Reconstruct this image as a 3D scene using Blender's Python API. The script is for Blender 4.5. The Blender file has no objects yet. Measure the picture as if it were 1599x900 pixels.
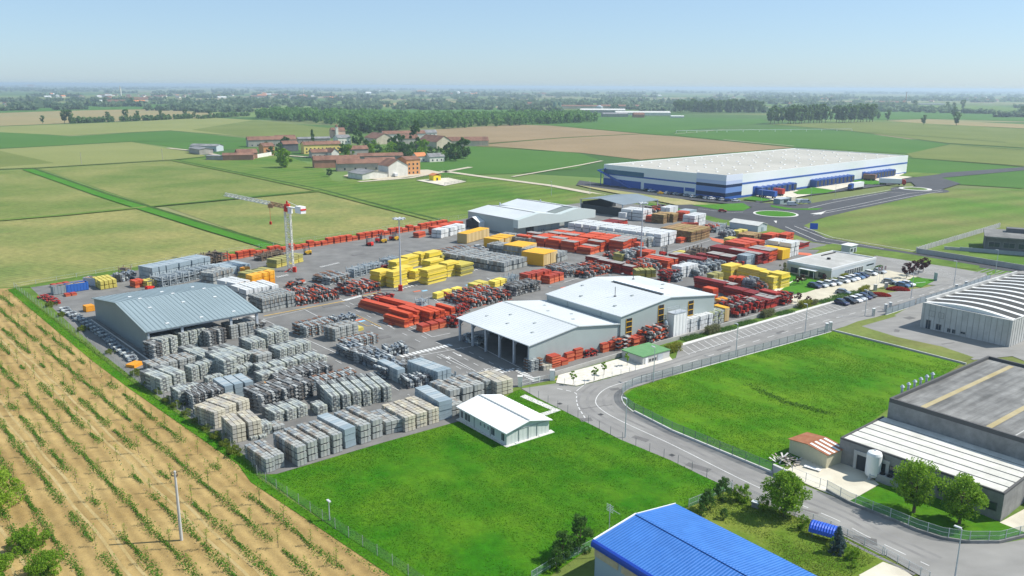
import bpy, math, random
import numpy as np
from mathutils import Vector, Matrix
R = random.Random(7)
rad = math.radians
sc = bpy.context.scene
col = sc.collection

# ---------------------------------------------------------------- camera, sky, sun, exposure
CAMH, FPX, CX, CY = 60.0, 1287.0, 799.5, 450.0        # height (m), focal length in photo pixels
PITCH, ROLL = math.atan(315 / 1287.0), math.atan(10 / 1600.0)
_F = Vector((0, math.cos(PITCH), -math.sin(PITCH)))
_Rt = Vector((1, 0, 0)); _U = _Rt.cross(_F)
_c, _s = math.cos(ROLL), math.sin(ROLL)
_R2 = _Rt * _c + _U * _s; _U2 = -_Rt * _s + _U * _c
cd = bpy.data.cameras.new('camera'); cam = bpy.data.objects.new('camera', cd); col.objects.link(cam)
cd.sensor_width = 36.0; cd.lens = 36.0 * FPX / 1599.0
cd.clip_start = 0.5; cd.clip_end = 90000.0
cam.matrix_world = Matrix(((_R2.x, _U2.x, -_F.x, 0), (_R2.y, _U2.y, -_F.y, 0), (_R2.z, _U2.z, -_F.z, CAMH), (0, 0, 0, 1)))
sc.camera = cam
w = bpy.data.worlds.new("World"); sc.world = w; w.use_nodes = True
wn = w.node_tree; bg = wn.nodes['Background']
sky = wn.nodes.new('ShaderNodeTexSky'); sky.sky_type = 'NISHITA'; sky.sun_disc = False
SUN_EL, SUN_AZ = 48.0, 8.0                              # elevation; azimuth from +x towards +y
sky.sun_elevation = rad(SUN_EL); sky.sun_rotation = rad(90 - SUN_AZ)
sky.altitude = 1000; sky.air_density = 1.0; sky.dust_density = 1.0; sky.ozone_density = 7.0
veil = wn.nodes.new('ShaderNodeMix'); veil.data_type = 'RGBA'; veil.inputs[0].default_value = 0.45      # thin humid veil evening out the summer sky
veil.inputs[7].default_value = (3.5, 4.75, 5.75, 1)
wn.links.new(sky.outputs[0], veil.inputs[6]); wn.links.new(veil.outputs[2], bg.inputs[0]); bg.inputs[1].default_value = 0.115
sl = bpy.data.lights.new('sun', 'SUN'); sun = bpy.data.objects.new('sun', sl); col.objects.link(sun)
sl.energy = 5.0; sl.angle = rad(0.5); sl.color = (1.0, 0.955, 0.88)
_sd = Vector((math.cos(rad(SUN_EL)) * math.cos(rad(SUN_AZ)), math.cos(rad(SUN_EL)) * math.sin(rad(SUN_AZ)), math.sin(rad(SUN_EL))))
sun.rotation_euler = _sd.to_track_quat('Z', 'Y').to_euler()
sun.location = (0, 0, 300)
sc.view_settings.view_transform = 'Standard'; sc.view_settings.look = 'None'
sc.view_settings.exposure = 0.36; sc.view_settings.gamma = 1.0; sc.view_settings.use_curve_mapping = False

# ---------------------------------------------------------------- helpers: a photo pixel (1599x900) to a place on the ground
def G(px, py, z=0.0):
    d = _F * FPX + _R2 * (px - CX) - _U2 * (py - CY)
    return Vector((0, 0, CAMH)) + d * ((z - CAMH) / d.z)
def PJ(P):
    v = Vector(P) - Vector((0, 0, CAMH)); z = v.dot(_F)
    return CX + FPX * v.dot(_R2) / z, CY - FPX * v.dot(_U2) / z
def HG(P, ytop):
    lo, hi = 0.0, 80.0
    for _ in range(40):
        m = (lo + hi) / 2
        if PJ((P[0], P[1], m))[1] > ytop: lo = m
        else: hi = m
    return lo
def ang(a, b): return math.atan2(b[1] - a[1], b[0] - a[0])

# ---------------------------------------------------------------- materials
MATS = {}
def M(name, c, c2=None, sc_=0.3, rough=0.75, metal=0.0, isl=0.0, cols=None, bump=0.0, coord='Object', det=6.0, spec=0.3,
      alpha=None, obj_rand=0.0, lo=0.35, hi=0.65, stripe=None, stain=None):
    if name in MATS: return MATS[name]
    m = bpy.data.materials.new(name); m.use_nodes = True; nt = m.node_tree; N = nt.nodes.new; L = nt.links.new
    b = nt.nodes['Principled BSDF']; b.inputs['Roughness'].default_value = rough; b.inputs['Metallic'].default_value = metal
    b.inputs['Specular IOR Level'].default_value = spec
    rgba = lambda q: (q[0], q[1], q[2], 1)
    if coord == 'World':
        g = N('ShaderNodeNewGeometry'); vec = g.outputs['Position']
    else:
        t = N('ShaderNodeTexCoord'); vec = t.outputs['Object']
    out = None
    if cols:                                             # one colour out of a list for every loose piece
        g2 = N('ShaderNodeNewGeometry'); cr = N('ShaderNodeValToRGB'); cr.color_ramp.interpolation = 'CONSTANT'
        el = cr.color_ramp.elements
        for i, q in enumerate(cols):
            e = el[i] if i < 2 else el.new(i / len(cols))
            e.position = i / len(cols); e.color = rgba(q)
        L(g2.outputs['Random Per Island'], cr.inputs[0]); out = cr.outputs[0]
    elif c2 is not None:
        nz = N('ShaderNodeTexNoise'); nz.inputs['Scale'].default_value = sc_; nz.inputs['Detail'].default_value = det
        nz.inputs['Roughness'].default_value = 0.65
        L(vec, nz.inputs['Vector'])
        cr = N('ShaderNodeValToRGB'); cr.color_ramp.elements[0].position = lo; cr.color_ramp.elements[1].position = hi
        cr.color_ramp.elements[0].color = rgba(c); cr.color_ramp.elements[1].color = rgba(c2)
        L(nz.outputs[0], cr.inputs[0]); out = cr.outputs[0]
    else:
        rg = N('ShaderNodeRGB'); rg.outputs[0].default_value = rgba(c); out = rg.outputs[0]
    if stain:                                            # (scale, strength, stretch) weathering: big uneven value drift
        nz2 = N('ShaderNodeTexNoise'); nz2.inputs['Scale'].default_value = stain[0]; nz2.inputs['Detail'].default_value = 5
        mp = N('ShaderNodeMapping'); mp.inputs['Scale'].default_value = stain[2] if len(stain) > 2 else (1, 1, 1)
        L(vec, mp.inputs[0]); L(mp.outputs[0], nz2.inputs['Vector'])
        mr = N('ShaderNodeMapRange'); mr.inputs[1].default_value = 0.3; mr.inputs[2].default_value = 0.7
        mr.inputs[3].default_value = 1 - stain[1]; mr.inputs[4].default_value = 1 + stain[1]; L(nz2.outputs[0], mr.inputs[0])
        hs = N('ShaderNodeHueSaturation'); L(out, hs.inputs['Color']); L(mr.outputs[0], hs.inputs['Value']); out = hs.outputs[0]
    if isl or obj_rand:
        src = N('ShaderNodeNewGeometry').outputs['Random Per Island'] if isl else N('ShaderNodeObjectInfo').outputs['Random']
        k = isl or obj_rand
        mr = N('ShaderNodeMapRange'); mr.inputs[3].default_value = 1 - k; mr.inputs[4].default_value = 1 + k; L(src, mr.inputs[0])
        hs = N('ShaderNodeHueSaturation'); L(out, hs.inputs['Color']); L(mr.outputs[0], hs.inputs['Value']); out = hs.outputs[0]
    L(out, b.inputs['Base Color'])
    if stripe:                                           # corrugated or ribbed sheet: (axis, ribs per metre, strength)
        wv = N('ShaderNodeTexWave'); wv.bands_direction = stripe[0]; wv.inputs['Scale'].default_value = stripe[1] * 0.314
        L(vec, wv.inputs['Vector']); bp = N('ShaderNodeBump'); bp.inputs['Strength'].default_value = stripe[2]; bp.inputs['Distance'].default_value = 0.1
        L(wv.outputs[0], bp.inputs['Height']); L(bp.outputs[0], b.inputs['Normal'])
    elif bump:
        nb = N('ShaderNodeTexNoise'); nb.inputs['Scale'].default_value = 1.5; nb.inputs['Detail'].default_value = 8; L(vec, nb.inputs['Vector'])
        bp = N('ShaderNodeBump'); bp.inputs['Strength'].default_value = bump; bp.inputs['Distance'].default_value = 0.3
        L(nb.outputs[0], bp.inputs['Height']); L(bp.outputs[0], b.inputs['Normal'])
    if alpha is not None: b.inputs['Alpha'].default_value = alpha
    MATS[name] = m; return m

def FIELD(name, c, c2, sc_=0.01, fine=None, row=None, fs=0.6, fk=0.12):
    """field or soil: broad drift between two colours, fine speckle, optional drilled rows (angle, per metre, strength)"""
    if name in MATS: return MATS[name]
    m = bpy.data.materials.new(name); m.use_nodes = True; nt = m.node_tree; N = nt.nodes.new; L = nt.links.new
    b = nt.nodes['Principled BSDF']; b.inputs['Roughness'].default_value = 0.95; b.inputs['Specular IOR Level'].default_value = 0.1
    g = N('ShaderNodeNewGeometry'); vec = g.outputs['Position']
    nz = N('ShaderNodeTexNoise'); nz.inputs['Scale'].default_value = sc_; nz.inputs['Detail'].default_value = 7; nz.inputs['Roughness'].default_value = 0.6
    L(vec, nz.inputs['Vector'])
    cr = N('ShaderNodeValToRGB'); e = cr.color_ramp.elements; e[0].position = 0.36; e[1].position = 0.64
    e[0].color = (*c, 1); e[1].color = (*c2, 1); L(nz.outputs[0], cr.inputs[0]); out = cr.outputs[0]
    n2 = N('ShaderNodeTexNoise'); n2.inputs['Scale'].default_value = fs; n2.inputs['Detail'].default_value = 9; n2.inputs['Roughness'].default_value = 0.8
    L(vec, n2.inputs['Vector'])
    mr = N('ShaderNodeMapRange'); mr.inputs[1].default_value = 0.3; mr.inputs[2].default_value = 0.7; mr.inputs[3].default_value = 1 - fk * 2; mr.inputs[4].default_value = 1 + fk * 2
    L(n2.outputs[0], mr.inputs[0])
    hs = N('ShaderNodeHueSaturation'); L(out, hs.inputs['Color']); L(mr.outputs[0], hs.inputs['Value']); out = hs.outputs[0]
    if row:
        mp = N('ShaderNodeMapping'); mp.inputs['Rotation'].default_value = (0, 0, -row[0]); L(vec, mp.inputs[0])
        wv = N('ShaderNodeTexWave'); wv.bands_direction = 'Y'; wv.inputs['Scale'].default_value = row[1] * 0.314
        wv.inputs['Distortion'].default_value = 1.2; wv.inputs['Detail'].default_value = 3; wv.inputs['Detail Scale'].default_value = 0.4
        L(mp.outputs[0], wv.inputs['Vector'])
        mr2 = N('ShaderNodeMapRange'); mr2.inputs[3].default_value = 1 - row[2]; mr2.inputs[4].default_value = 1 + row[2]; L(wv.outputs[0], mr2.inputs[0])
        hs2 = N('ShaderNodeHueSaturation'); L(out, hs2.inputs['Color']); L(mr2.outputs[0], hs2.inputs['Value']); out = hs2.outputs[0]
    L(out, b.inputs['Base Color'])
    bp = N('ShaderNodeBump'); bp.inputs['Strength'].default_value = 0.6; bp.inputs['Distance'].default_value = 0.25
    L(n2.outputs[0], bp.inputs['Height']); L(bp.outputs[0], b.inputs['Normal'])
    MATS[name] = m; return m

# ---------------------------------------------------------------- mesh builder
class MB:
    def __init__(s): s.v = []; s.f = []; s.mi = []; s.cur = 0
    def _add(s, vs, fs):
        o = len(s.v); s.v += [tuple(p) for p in vs]; s.f += [tuple(i + o for i in f) for f in fs]; s.mi += [s.cur] * len(fs); return s
    def box(s, x, y, z, sx, sy, sz, rz=0.0):             # centre x, y, bottom z
        c, n = math.cos(rz), math.sin(rz); P = []
        for dz in (0, sz):
            for a, b in ((-1, -1), (1, -1), (1, 1), (-1, 1)):
                u, v = a * sx / 2, b * sy / 2; P.append((x + u * c - v * n, y + u * n + v * c, z + dz))
        return s._add(P, [(3, 2, 1, 0), (4, 5, 6, 7), (0, 1, 5, 4), (1, 2, 6, 5), (2, 3, 7, 6), (3, 0, 4, 7)])
    def beam(s, a, b, t, h=None):
        a, b = Vector(a), Vector(b); d = (b - a); 
        if d.length < 1e-6: return s
        d.normalize(); up = Vector((0, 0, 1)) if abs(d.z) < 0.95 else Vector((1, 0, 0))
        x = d.cross(up).normalized() * t / 2; y = x.cross(d).normalized() * (h or t) / 2
        P = [a - x - y, a + x - y, a + x + y, a - x + y, b - x - y, b + x - y, b + x + y, b - x + y]
        return s._add(P, [(3, 2, 1, 0), (4, 5, 6, 7), (0, 1, 5, 4), (1, 2, 6, 5), (2, 3, 7, 6), (3, 0, 4, 7)])
    def cyl(s, a, b, r0, r1=None, n=10):
        a, b = Vector(a), Vector(b); r1 = r0 if r1 is None else r1; d = (b - a).normalized()
        up = Vector((0, 0, 1)) if abs(d.z) < 0.95 else Vector((1, 0, 0)); x = d.cross(up).normalized(); y = d.cross(x)
        P = []
        for c, r in ((a, r0), (b, r1)):
            for i in range(n): t = 2 * math.pi * i / n; P.append(c + x * (r * math.cos(t)) + y * (r * math.sin(t)))
        F = [(i, (i + 1) % n, n + (i + 1) % n, n + i) for i in range(n)] + [tuple(range(n - 1, -1, -1)), tuple(range(n, 2 * n))]
        return s._add(P, F)
    def lathe(s, prof, x=0, y=0, n=16):
        P = []; 
        for r, z in prof:
            for i in range(n): t = 2 * math.pi * i / n; P.append((x + r * math.cos(t), y + r * math.sin(t), z))
        F = []
        for k in range(len(prof) - 1):
            for i in range(n): F.append((k * n + i, k * n + (i + 1) % n, (k + 1) * n + (i + 1) % n, (k + 1) * n + i))
        F += [tuple(range(n - 1, -1, -1)), tuple(range((len(prof) - 1) * n, len(prof) * n))]
        return s._add(P, F)
    def prism(s, prof, y0, y1):                          # profile of (x, z) swept along y
        n = len(prof); P = [(x, y0, z) for x, z in prof] + [(x, y1, z) for x, z in prof]
        F = [(i, (i + 1) % n, n + (i + 1) % n, n + i) for i in range(n)] + [tuple(range(n - 1, -1, -1)), tuple(range(n, 2 * n))]
        return s._add(P, F)
    def slab(s, pts, z0, z1):                            # outline of (x, y) raised from z0 to z1
        n = len(pts); P = [(p[0], p[1], z0) for p in pts] + [(p[0], p[1], z1) for p in pts]
        F = [(i, (i + 1) % n, n + (i + 1) % n, n + i) for i in range(n)] + [tuple(range(n - 1, -1, -1)), tuple(range(n, 2 * n))]
        return s._add(P, F)
    def quad(s, *p): return s._add(p, [tuple(range(len(p)))])
    def mesh(s, name, mats):
        me = bpy.data.meshes.new(name); me.from_pydata(s.v, [], s.f)
        for m in (mats if isinstance(mats, (list, tuple)) else [mats]): me.materials.append(m)
        if len(me.materials) > 1: me.polygons.foreach_set('material_index', s.mi)
        me.update(); return me
    def build(s, name, mats, parent=None, **kw):
        return put(name, s.mesh(name, mats), parent, **kw)
def put(name, me, parent=None, loc=None, rz=0.0, scale=None):
    o = bpy.data.objects.new(name, me); col.objects.link(o)
    if parent: o.parent = parent
    if loc is not None: o.location = loc
    if rz: o.rotation_euler = (0, 0, rz)
    if scale is not None: o.scale = scale
    return o
def np_mesh(name, v, f, mat):
    """v (N,3), f (M,k) -> mesh, fast"""
    me = bpy.data.meshes.new(name); v = np.asarray(v, dtype=np.float32); f = np.asarray(f, dtype=np.int32); k = f.shape[1]
    me.vertices.add(len(v)); me.vertices.foreach_set('co', v.ravel())
    me.loops.add(f.size); me.loops.foreach_set('vertex_index', f.ravel())
    me.polygons.add(len(f)); me.polygons.foreach_set('loop_start', np.arange(0, f.size, k, dtype=np.int32))
    me.polygons.foreach_set('loop_total', np.full(len(f), k, dtype=np.int32))
    me.materials.append(mat); me.update(calc_edges=True); me.validate(); return me
def tag(o, label=None, cat=None, group=None, kind=None):
    if label: o['label'] = label
    if cat: o['category'] = cat
    if group: o['group'] = group
    if kind: o['kind'] = kind
    return o
def thing(name, label, cat, loc=(0, 0, 0), rz=0.0, group=None):
    o = bpy.data.objects.new(name, None); col.objects.link(o); o.location = loc; o.rotation_euler = (0, 0, rz)
    o.empty_display_size = 0.5
    return tag(o, label, cat, group)
def dup(root, loc, rz=None, label=None, group=None, scale=None):
    r = root.copy(); col.objects.link(r); r.location = loc
    if rz is not None: r.rotation_euler = (0, 0, rz)
    if scale is not None: r.scale = scale if isinstance(scale, (tuple, list)) else (scale,) * 3
    if label: r['label'] = label
    if group: r['group'] = group
    for ch in list(root.children):
        c = ch.copy(); col.objects.link(c); c.parent = r
        for g in list(ch.children):
            d = g.copy(); col.objects.link(d); d.parent = c
    return r
ORD = ['first', 'second', 'third', 'fourth', 'fifth', 'sixth', 'seventh', 'eighth', 'ninth', 'tenth', 'eleventh', 'twelfth', 'thirteenth',
       'fourteenth', 'fifteenth', 'sixteenth', 'seventeenth', 'eighteenth', 'nineteenth', 'twentieth']
def nth(i):
    if i < 20: return ORD[i]
    t = ['twenty', 'thirty', 'forty', 'fifty', 'sixty', 'seventy', 'eighty', 'ninety'][(i + 1) // 10 - 2]
    r = (i + 1) % 10
    return (t + '-' + ORD[r - 1]) if r else t.replace('ty', 'tieth')
def smooth_px(pts, n=6, closed=False):
    """Catmull-Rom through the points"""
    out = []; m = len(pts); rng = range(m if closed else m - 1)
    for i in rng:
        p = [Vector(pts[(i + k - 1) % m] if closed else pts[min(max(i + k - 1, 0), m - 1)]) for k in range(4)]
        for j in range(n):
            t = j / n
            q = 0.5 * ((2 * p[1]) + (p[2] - p[0]) * t + (2 * p[0] - 5 * p[1] + 4 * p[2] - p[3]) * t * t + (3 * p[1] - p[0] - 3 * p[2] + p[3]) * t ** 3)
            out.append(q)
    if not closed: out.append(Vector(pts[-1]))
    return out
def sheet(name, px, z, mat, kind='structure', thick=0.0):
    P = [G(*p) for p in px]
    # counter-clockwise so that the normal is up
    a = sum(P[i].x * P[(i + 1) % len(P)].y - P[(i + 1) % len(P)].x * P[i].y for i in range(len(P)))
    if a < 0: P.reverse()
    mb = MB()
    if thick: mb.slab(P, z - thick, z)
    else: mb.quad(*[(p.x, p.y, z) for p in P])
    return tag(mb.build(name, mat), kind=kind)
def offset_line(P, d):
    """left-hand offset of a world polyline"""
    out = []
    for i, p in enumerate(P):
        a = P[max(i - 1, 0)]; b = P[min(i + 1, len(P) - 1)]; t = Vector((b[0] - a[0], b[1] - a[1])).normalized()
        out.append(Vector((p[0] - t.y * d, p[1] + t.x * d, 0)))
    return out
def ribbon(name, P, wdt, z, mat, kind='structure', h=0.0, mb=None):
    own = mb is None; mb = mb or MB(); A = offset_line(P, wdt / 2); B = offset_line(P, -wdt / 2)
    for i in range(len(P) - 1):
        q = [B[i], B[i + 1], A[i + 1], A[i]]
        if h: mb.slab(q, z, z + h)
        else: mb.quad(*[(p.x, p.y, z) for p in q])
    return tag(mb.build(name, mat), kind=kind) if own else mb
def dashes(mb, P, wdt, on, off, z):
    """dashed line along a world polyline"""
    seg = 0.0; draw = True; left = on; cur = Vector(P[0])
    for q in P[1:]:
        q = Vector(q)
        while (q - cur).length > 1e-4:
            L = (q - cur).length; st = min(L, left); nx = cur + (q - cur).normalized() * st
            if draw: ribbon('', [cur, nx], wdt, z, None, mb=mb)
            cur = nx; left -= st
            if left <= 1e-6: draw = not draw; left = on if draw else off
HAZE = 0.00013

# ================================================================ THE SETTING: ground, fields, roads
def ground_material():
    m = bpy.data.materials.new('farmland'); m.use_nodes = True; nt = m.node_tree; N = nt.nodes.new; L = nt.links.new
    b = nt.nodes['Principled BSDF']; b.inputs['Roughness'].default_value = 0.95; b.inputs['Specular IOR Level'].default_value = 0.1
    g = N('ShaderNodeNewGeometry'); mp = N('ShaderNodeMapping'); mp.inputs['Rotation'].default_value = (0, 0, rad(-42)); mp.inputs['Scale'].default_value = (1 / 520, 1 / 230, 0)
    L(g.outputs['Position'], mp.inputs[0])
    v = N('ShaderNodeTexVoronoi'); v.distance = 'CHEBYCHEV'; v.inputs['Scale'].default_value = 1.0; L(mp.outputs[0], v.inputs['Vector'])
    sp = N('ShaderNodeSeparateColor'); L(v.outputs['Color'], sp.inputs[0])
    cr = N('ShaderNodeValToRGB'); cr.color_ramp.interpolation = 'CONSTANT'; e = cr.color_ramp.elements
    cols = [(.075, .135, .03), (.125, .19, .05), (.05, .11, .025), (.20, .21, .09), (.09, .16, .035), (.25, .20, .12), (.065, .13, .03), (.14, .17, .06)]
    for i, q in enumerate(cols):
        x = e[i] if i < 2 else e.new(i / 8); x.position = i / 8; x.color = (*q, 1)
    L(sp.outputs[0], cr.inputs[0])
    n2 = N('ShaderNodeTexNoise'); n2.inputs['Scale'].default_value = 0.02; n2.inputs['Detail'].default_value = 9; L(g.outputs['Position'], n2.inputs['Vector'])
    mr = N('ShaderNodeMapRange'); mr.inputs[3].default_value = .75; mr.inputs[4].default_value = 1.25; L(n2.outputs[0], mr.inputs[0])
    hs = N('ShaderNodeHueSaturation'); L(cr.outputs[0], hs.inputs['Color']); L(mr.outputs[0], hs.inputs['Value']); L(hs.outputs[0], b.inputs['Base Color'])
    return m
xs = sorted(set([-22000, -14000, -9000, -6000, -4000, -2500, -1500] + list(range(-1000, 1001, 100)) + [1500, 2500, 4000, 6000, 9000, 14000, 22000]))
ys = [-60] + list(range(0, 1001, 100)) + [1300, 1700, 2200, 3000, 4000, 6000, 9000, 13000, 18000, 25000, 34000, 44000]
gv = [(x, y, -0.05) for y in ys for x in xs]
gf = [(j * len(xs) + i, j * len(xs) + i + 1, (j + 1) * len(xs) + i + 1, (j + 1) * len(xs) + i) for j in range(len(ys) - 1) for i in range(len(xs) - 1)]
tag(put('ground', np_mesh('ground', gv, gf, ground_material())), kind='structure')

RA = rad(-51); RB = rad(40)                              # drill-row directions of the plain
WHEAT = FIELD('wheat', (.135, .178, .048), (.25, .235, .082), .022, row=(rad(48), .35, .10), fs=.35, fk=.17)
WHEAT2 = FIELD('wheat_green', (.110, .162, .034), (.205, .215, .068), .018, row=(rad(48), .3, .09), fs=.35, fk=.16)
PALE = FIELD('pale_crop', (0.216, 0.231, 0.078), (0.188, 0.21, 0.066), 0.0096)
OLIVE = FIELD('olive_crop', (0.12, 0.155, 0.036), (0.152, 0.181, 0.048), 0.0128)
GREEN = FIELD('green_crop', (0.054, 0.136, 0.019), (0.068, 0.152, 0.025), 0.0096, fk=.08)
MEADOW = FIELD('meadow', (.062, .145, .016), (.135, .185, .038), .018, row=(rad(46), .08, .10), fs=.4, fk=.15)
MEADOW2 = FIELD('dry_meadow', (0.083, 0.172, 0.022), (0.169, 0.18, 0.056), 0.0128, row=(rad(30), .05, .10))
BRIGHT = FIELD('lush_verge', (0.045, 0.169, 0.01), (0.064, 0.187, 0.016), .03)
BROWN = FIELD('ploughed_earth', (0.23, 0.17, 0.092), (0.272, 0.2, 0.112), 0.0096, row=(rad(40), .2, .05))
TAN = FIELD('stubble', (0.281, 0.221, 0.105), (0.238, 0.212, 0.098), .004)
DRY = FIELD('dry_verge', (.34, .30, .15), (.22, .24, .08), .03)
SOIL = FIELD('orchard_soil', (.28, .19, .072), (.375, .268, .11), .07, row=(rad(-50), .55, .12), fs=.6, fk=.10)
TRACKSOIL = FIELD('packed_soil', (.42, .33, .16), (.35, .26, .11), .25, fs=.8, fk=.08)
LAWN = FIELD('lawn_grass', (.026, .135, .002), (.075, .175, .006), .09, fs=.8, fk=.17)
LAWN2 = FIELD('meadow_grass', (.036, .155, .002), (.10, .20, .008), .07, fs=.6, fk=.15)
PARK = FIELD('garden_grass', (.075, .155, .010), (.17, .205, .035), .12, fs=1.2, fk=.14)

FLD = [
 ('field', WHEAT, [(-80, 345), (0, 346), (206, 327), (233, 327), (425, 388), (300, 409), (150, 436), (45, 451), (-80, 455)]),
 ('field', WHEAT2, [(-80, 271), (42, 265), (152, 304), (226, 327), (0, 346), (-80, 349)]),
 ('field', WHEAT2, [(62, 264), (275, 251), (492, 298), (236, 322)]),
 ('field', WHEAT, [(258, 323), (508, 299), (706, 350), (560, 371), (434, 385)]),
 ('field', PALE, [(-80, 238), (0, 233), (205, 222), (310, 240), (322, 244), (268, 251), (60, 263), (-80, 268)]),
 ('field', GREEN, [(-80, 209), (0, 206), (110, 213), (265, 205), (385, 216), (420, 222), (400, 230), (310, 236), (255, 228), (205, 222), (0, 233), (-80, 236)]),
 ('field', PALE, [(-80, 203), (0, 198), (190, 191), (330, 184), (400, 188), (530, 202), (520, 208), (385, 214), (265, 204), (105, 212)]),
 ('field', TAN, [(-80, 180), (0, 177), (140, 172), (245, 171), (390, 181), (190, 190), (0, 197), (-80, 200)]),
 ('field', GREEN, [(-80, 171), (0, 169), (130, 158), (300, 166), (245, 170), (0, 176), (-80, 178)]),
 ('field', OLIVE, [(-80, 239), (0, 236), (85, 255), (0, 261), (-80, 263)]),
 ('field', OLIVE, [(395, 188), (530, 202), (540, 210), (490, 218), (430, 220), (390, 215), (300, 203)]),
 ('field', MEADOW, [(275, 251), (322, 244), (350, 241), (450, 245), (500, 262), (520, 283), (640, 292), (508, 298), (492, 297)]),
 ('field', MEADOW, [(520, 286), (560, 278), (690, 270), (860, 290), (930, 306), (800, 330), (735, 345), (708, 349), (510, 298)]),
 ('field', GREEN, [(640, 250), (735, 229), (905, 240), (935, 250), (900, 264), (800, 272), (650, 275)]),
 ('field', BROWN, [(630, 206), (800, 195), (860, 197), (1000, 209), (880, 215), (735, 226)]),
 ('field', BROWN, [(735, 228), (880, 216), (1000, 210), (1060, 214), (1240, 231), (1000, 250), (905, 239)]),
 ('field', GREEN, [(800, 194), (945, 182), (1190, 186), (1200, 192), (1060, 205), (1040, 212), (860, 196)]),
 ('field', GREEN, [(1045, 211), (1070, 204), (1230, 200), (1330, 206), (1480, 226), (1420, 241), (1235, 230)]),
 ('field', OLIVE, [(1200, 194), (1360, 190), (1440, 192), (1680, 207), (1680, 236), (1480, 224), (1330, 205)]),
 ('field', TAN, [(1380, 189), (1450, 187), (1680, 199), (1680, 205), (1440, 193)]),
 ('field', OLIVE, [(1415, 241), (1484, 226), (1680, 238), (1680, 266), (1425, 247)]),
 ('field', GREEN, [(1410, 247), (1425, 247), (1680, 268), (1680, 300), (1480, 288), (1418, 280)]),
 ('field', MEADOW2, [(1236, 358), (1300, 338), (1470, 298), (1680, 296), (1680, 372), (1560, 357), (1432, 393), (1410, 392), (1310, 379)]),
 ('field', GREEN, [(740, 192), (940, 178), (1010, 182), (940, 192), (800, 194)]),
 ('field', OLIVE, [(0, 156), (140, 150), (330, 152), (200, 158)]),
 ('field', GREEN, [(540, 172), (820, 168), (800, 176), (560, 182)]),
 ('field', TAN, [(560, 163), (700, 157), (720, 160), (600, 167)]),
 ('field', GREEN, [(1200, 176), (1340, 172), (1640, 178), (1680, 192), (1450, 186), (1360, 188)]),
 ('field', MEADOW, [(1080, 162), (1250, 158), (1560, 166), (1640, 176), (1340, 171)]),
]
for i, (nm, mt, px) in enumerate(FLD): sheet(nm, px, 0.05 + 0.012 * i, mt)
ZF = 0.05 + 0.012 * len(FLD)
# green verges and ditches between the fields, each a lush strip
def strip(px, wd, mat, z, name='verge'):
    return ribbon(name, [G(*p) for p in px], wd, z, mat)
strip([(44, 265), (100, 284), (160, 305), (230, 327), (330, 358), (432, 388)], 8, BRIGHT, ZF + .02)
strip([(-80, 350), (0, 345), (110, 336), (230, 324), (370, 311), (505, 299)], 5, MEADOW, ZF + .03)
strip([(270, 251), (380, 273), (500, 299), (600, 325), (706, 352)], 5, MEADOW, ZF + .04)
DITCH = FIELD('ditch_weeds', (.035, .075, .015), (.06, .11, .02), .2)
strip([(280, 252), (390, 274), (505, 298), (606, 325), (712, 351)], 2.5, DITCH, ZF + .05, 'ditch')
strip([(52, 264), (110, 284), (170, 305), (240, 326), (340, 357), (440, 386)], 2.2, DITCH, ZF + .05, 'ditch')
strip([(-60, 267), (60, 263), (160, 257), (275, 250), (345, 243)], 3.0, DITCH, ZF + .05, 'ditch')
strip([(-60, 236), (205, 221.5), (420, 221)], 3, DITCH, ZF + .06, 'ditch')
strip([(230, 324.5), (370, 311.5), (500, 299)], 1.8, DITCH, ZF + .06, 'ditch')
strip([(1410, 247), (1480, 252), (1640, 265)], 4, DITCH, ZF + .06, 'ditch')
strip([(1355, 207), (1480, 216), (1570, 223)], 4, DITCH, ZF + .06, 'ditch')
strip([(1500, 228), (1600, 235)], 3, DITCH, ZF + .06, 'ditch')
strip([(630, 207), (740, 227), (905, 240)], 3, MEADOW, ZF + .03)
strip([(735, 227), (880, 216), (1000, 209.5)], 3.5, OLIVE, ZF + .035)
TRACK = M('gravel_track', (.42, .37, .27), (.50, .45, .35), .3, rough=.95, coord='World')
ASPH = M('yard_asphalt', (.145, .143, .138), (.185, .182, .172), .03, rough=.9, coord='World', stain=(.22, .17), det=12)
ROADM = M('road_asphalt', (.205, .20, .19), (.25, .245, .23), .05, rough=.9, coord='World', stain=(.3, .13, (.5, 1, 1)), det=12)
DARKASPH = M('new_asphalt', (.05, .052, .058), (.066, .067, .072), .05, rough=.88, coord='World', stain=(.3, .1))
CONC = M('pale_concrete', (.50, .46, .36), (.62, .58, .48), .12, rough=.9, coord='World', stain=(.25, .14), det=9)
PAVE = M('paved_lot', (.46, .42, .32), (.53, .49, .38), .1, rough=.9, coord='World', stain=(.4, .07))
GRAVEL = M('white_gravel', (.50, .47, .40), (.66, .63, .56), 1.2, rough=.95, coord='World')
KERB = M('kerb_stone', (.52, .51, .48), (.62, .61, .58), .6, rough=.9, coord='World')
WHITEP = M('road_paint', (.66, .66, .64), (.42, .42, .41), .8, rough=.7, coord='World', lo=.4, hi=.75)
YELP = M('yellow_paint', (.62, .40, .10), (.48, .33, .12), .8, rough=.7, coord='World')
REDP = M('red_paint', (.62, .13, .05), (.45, .14, .08), .8, rough=.7, coord='World')
BLUEP = M('blue_paint', (.25, .52, .70), None, rough=.7)

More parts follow.
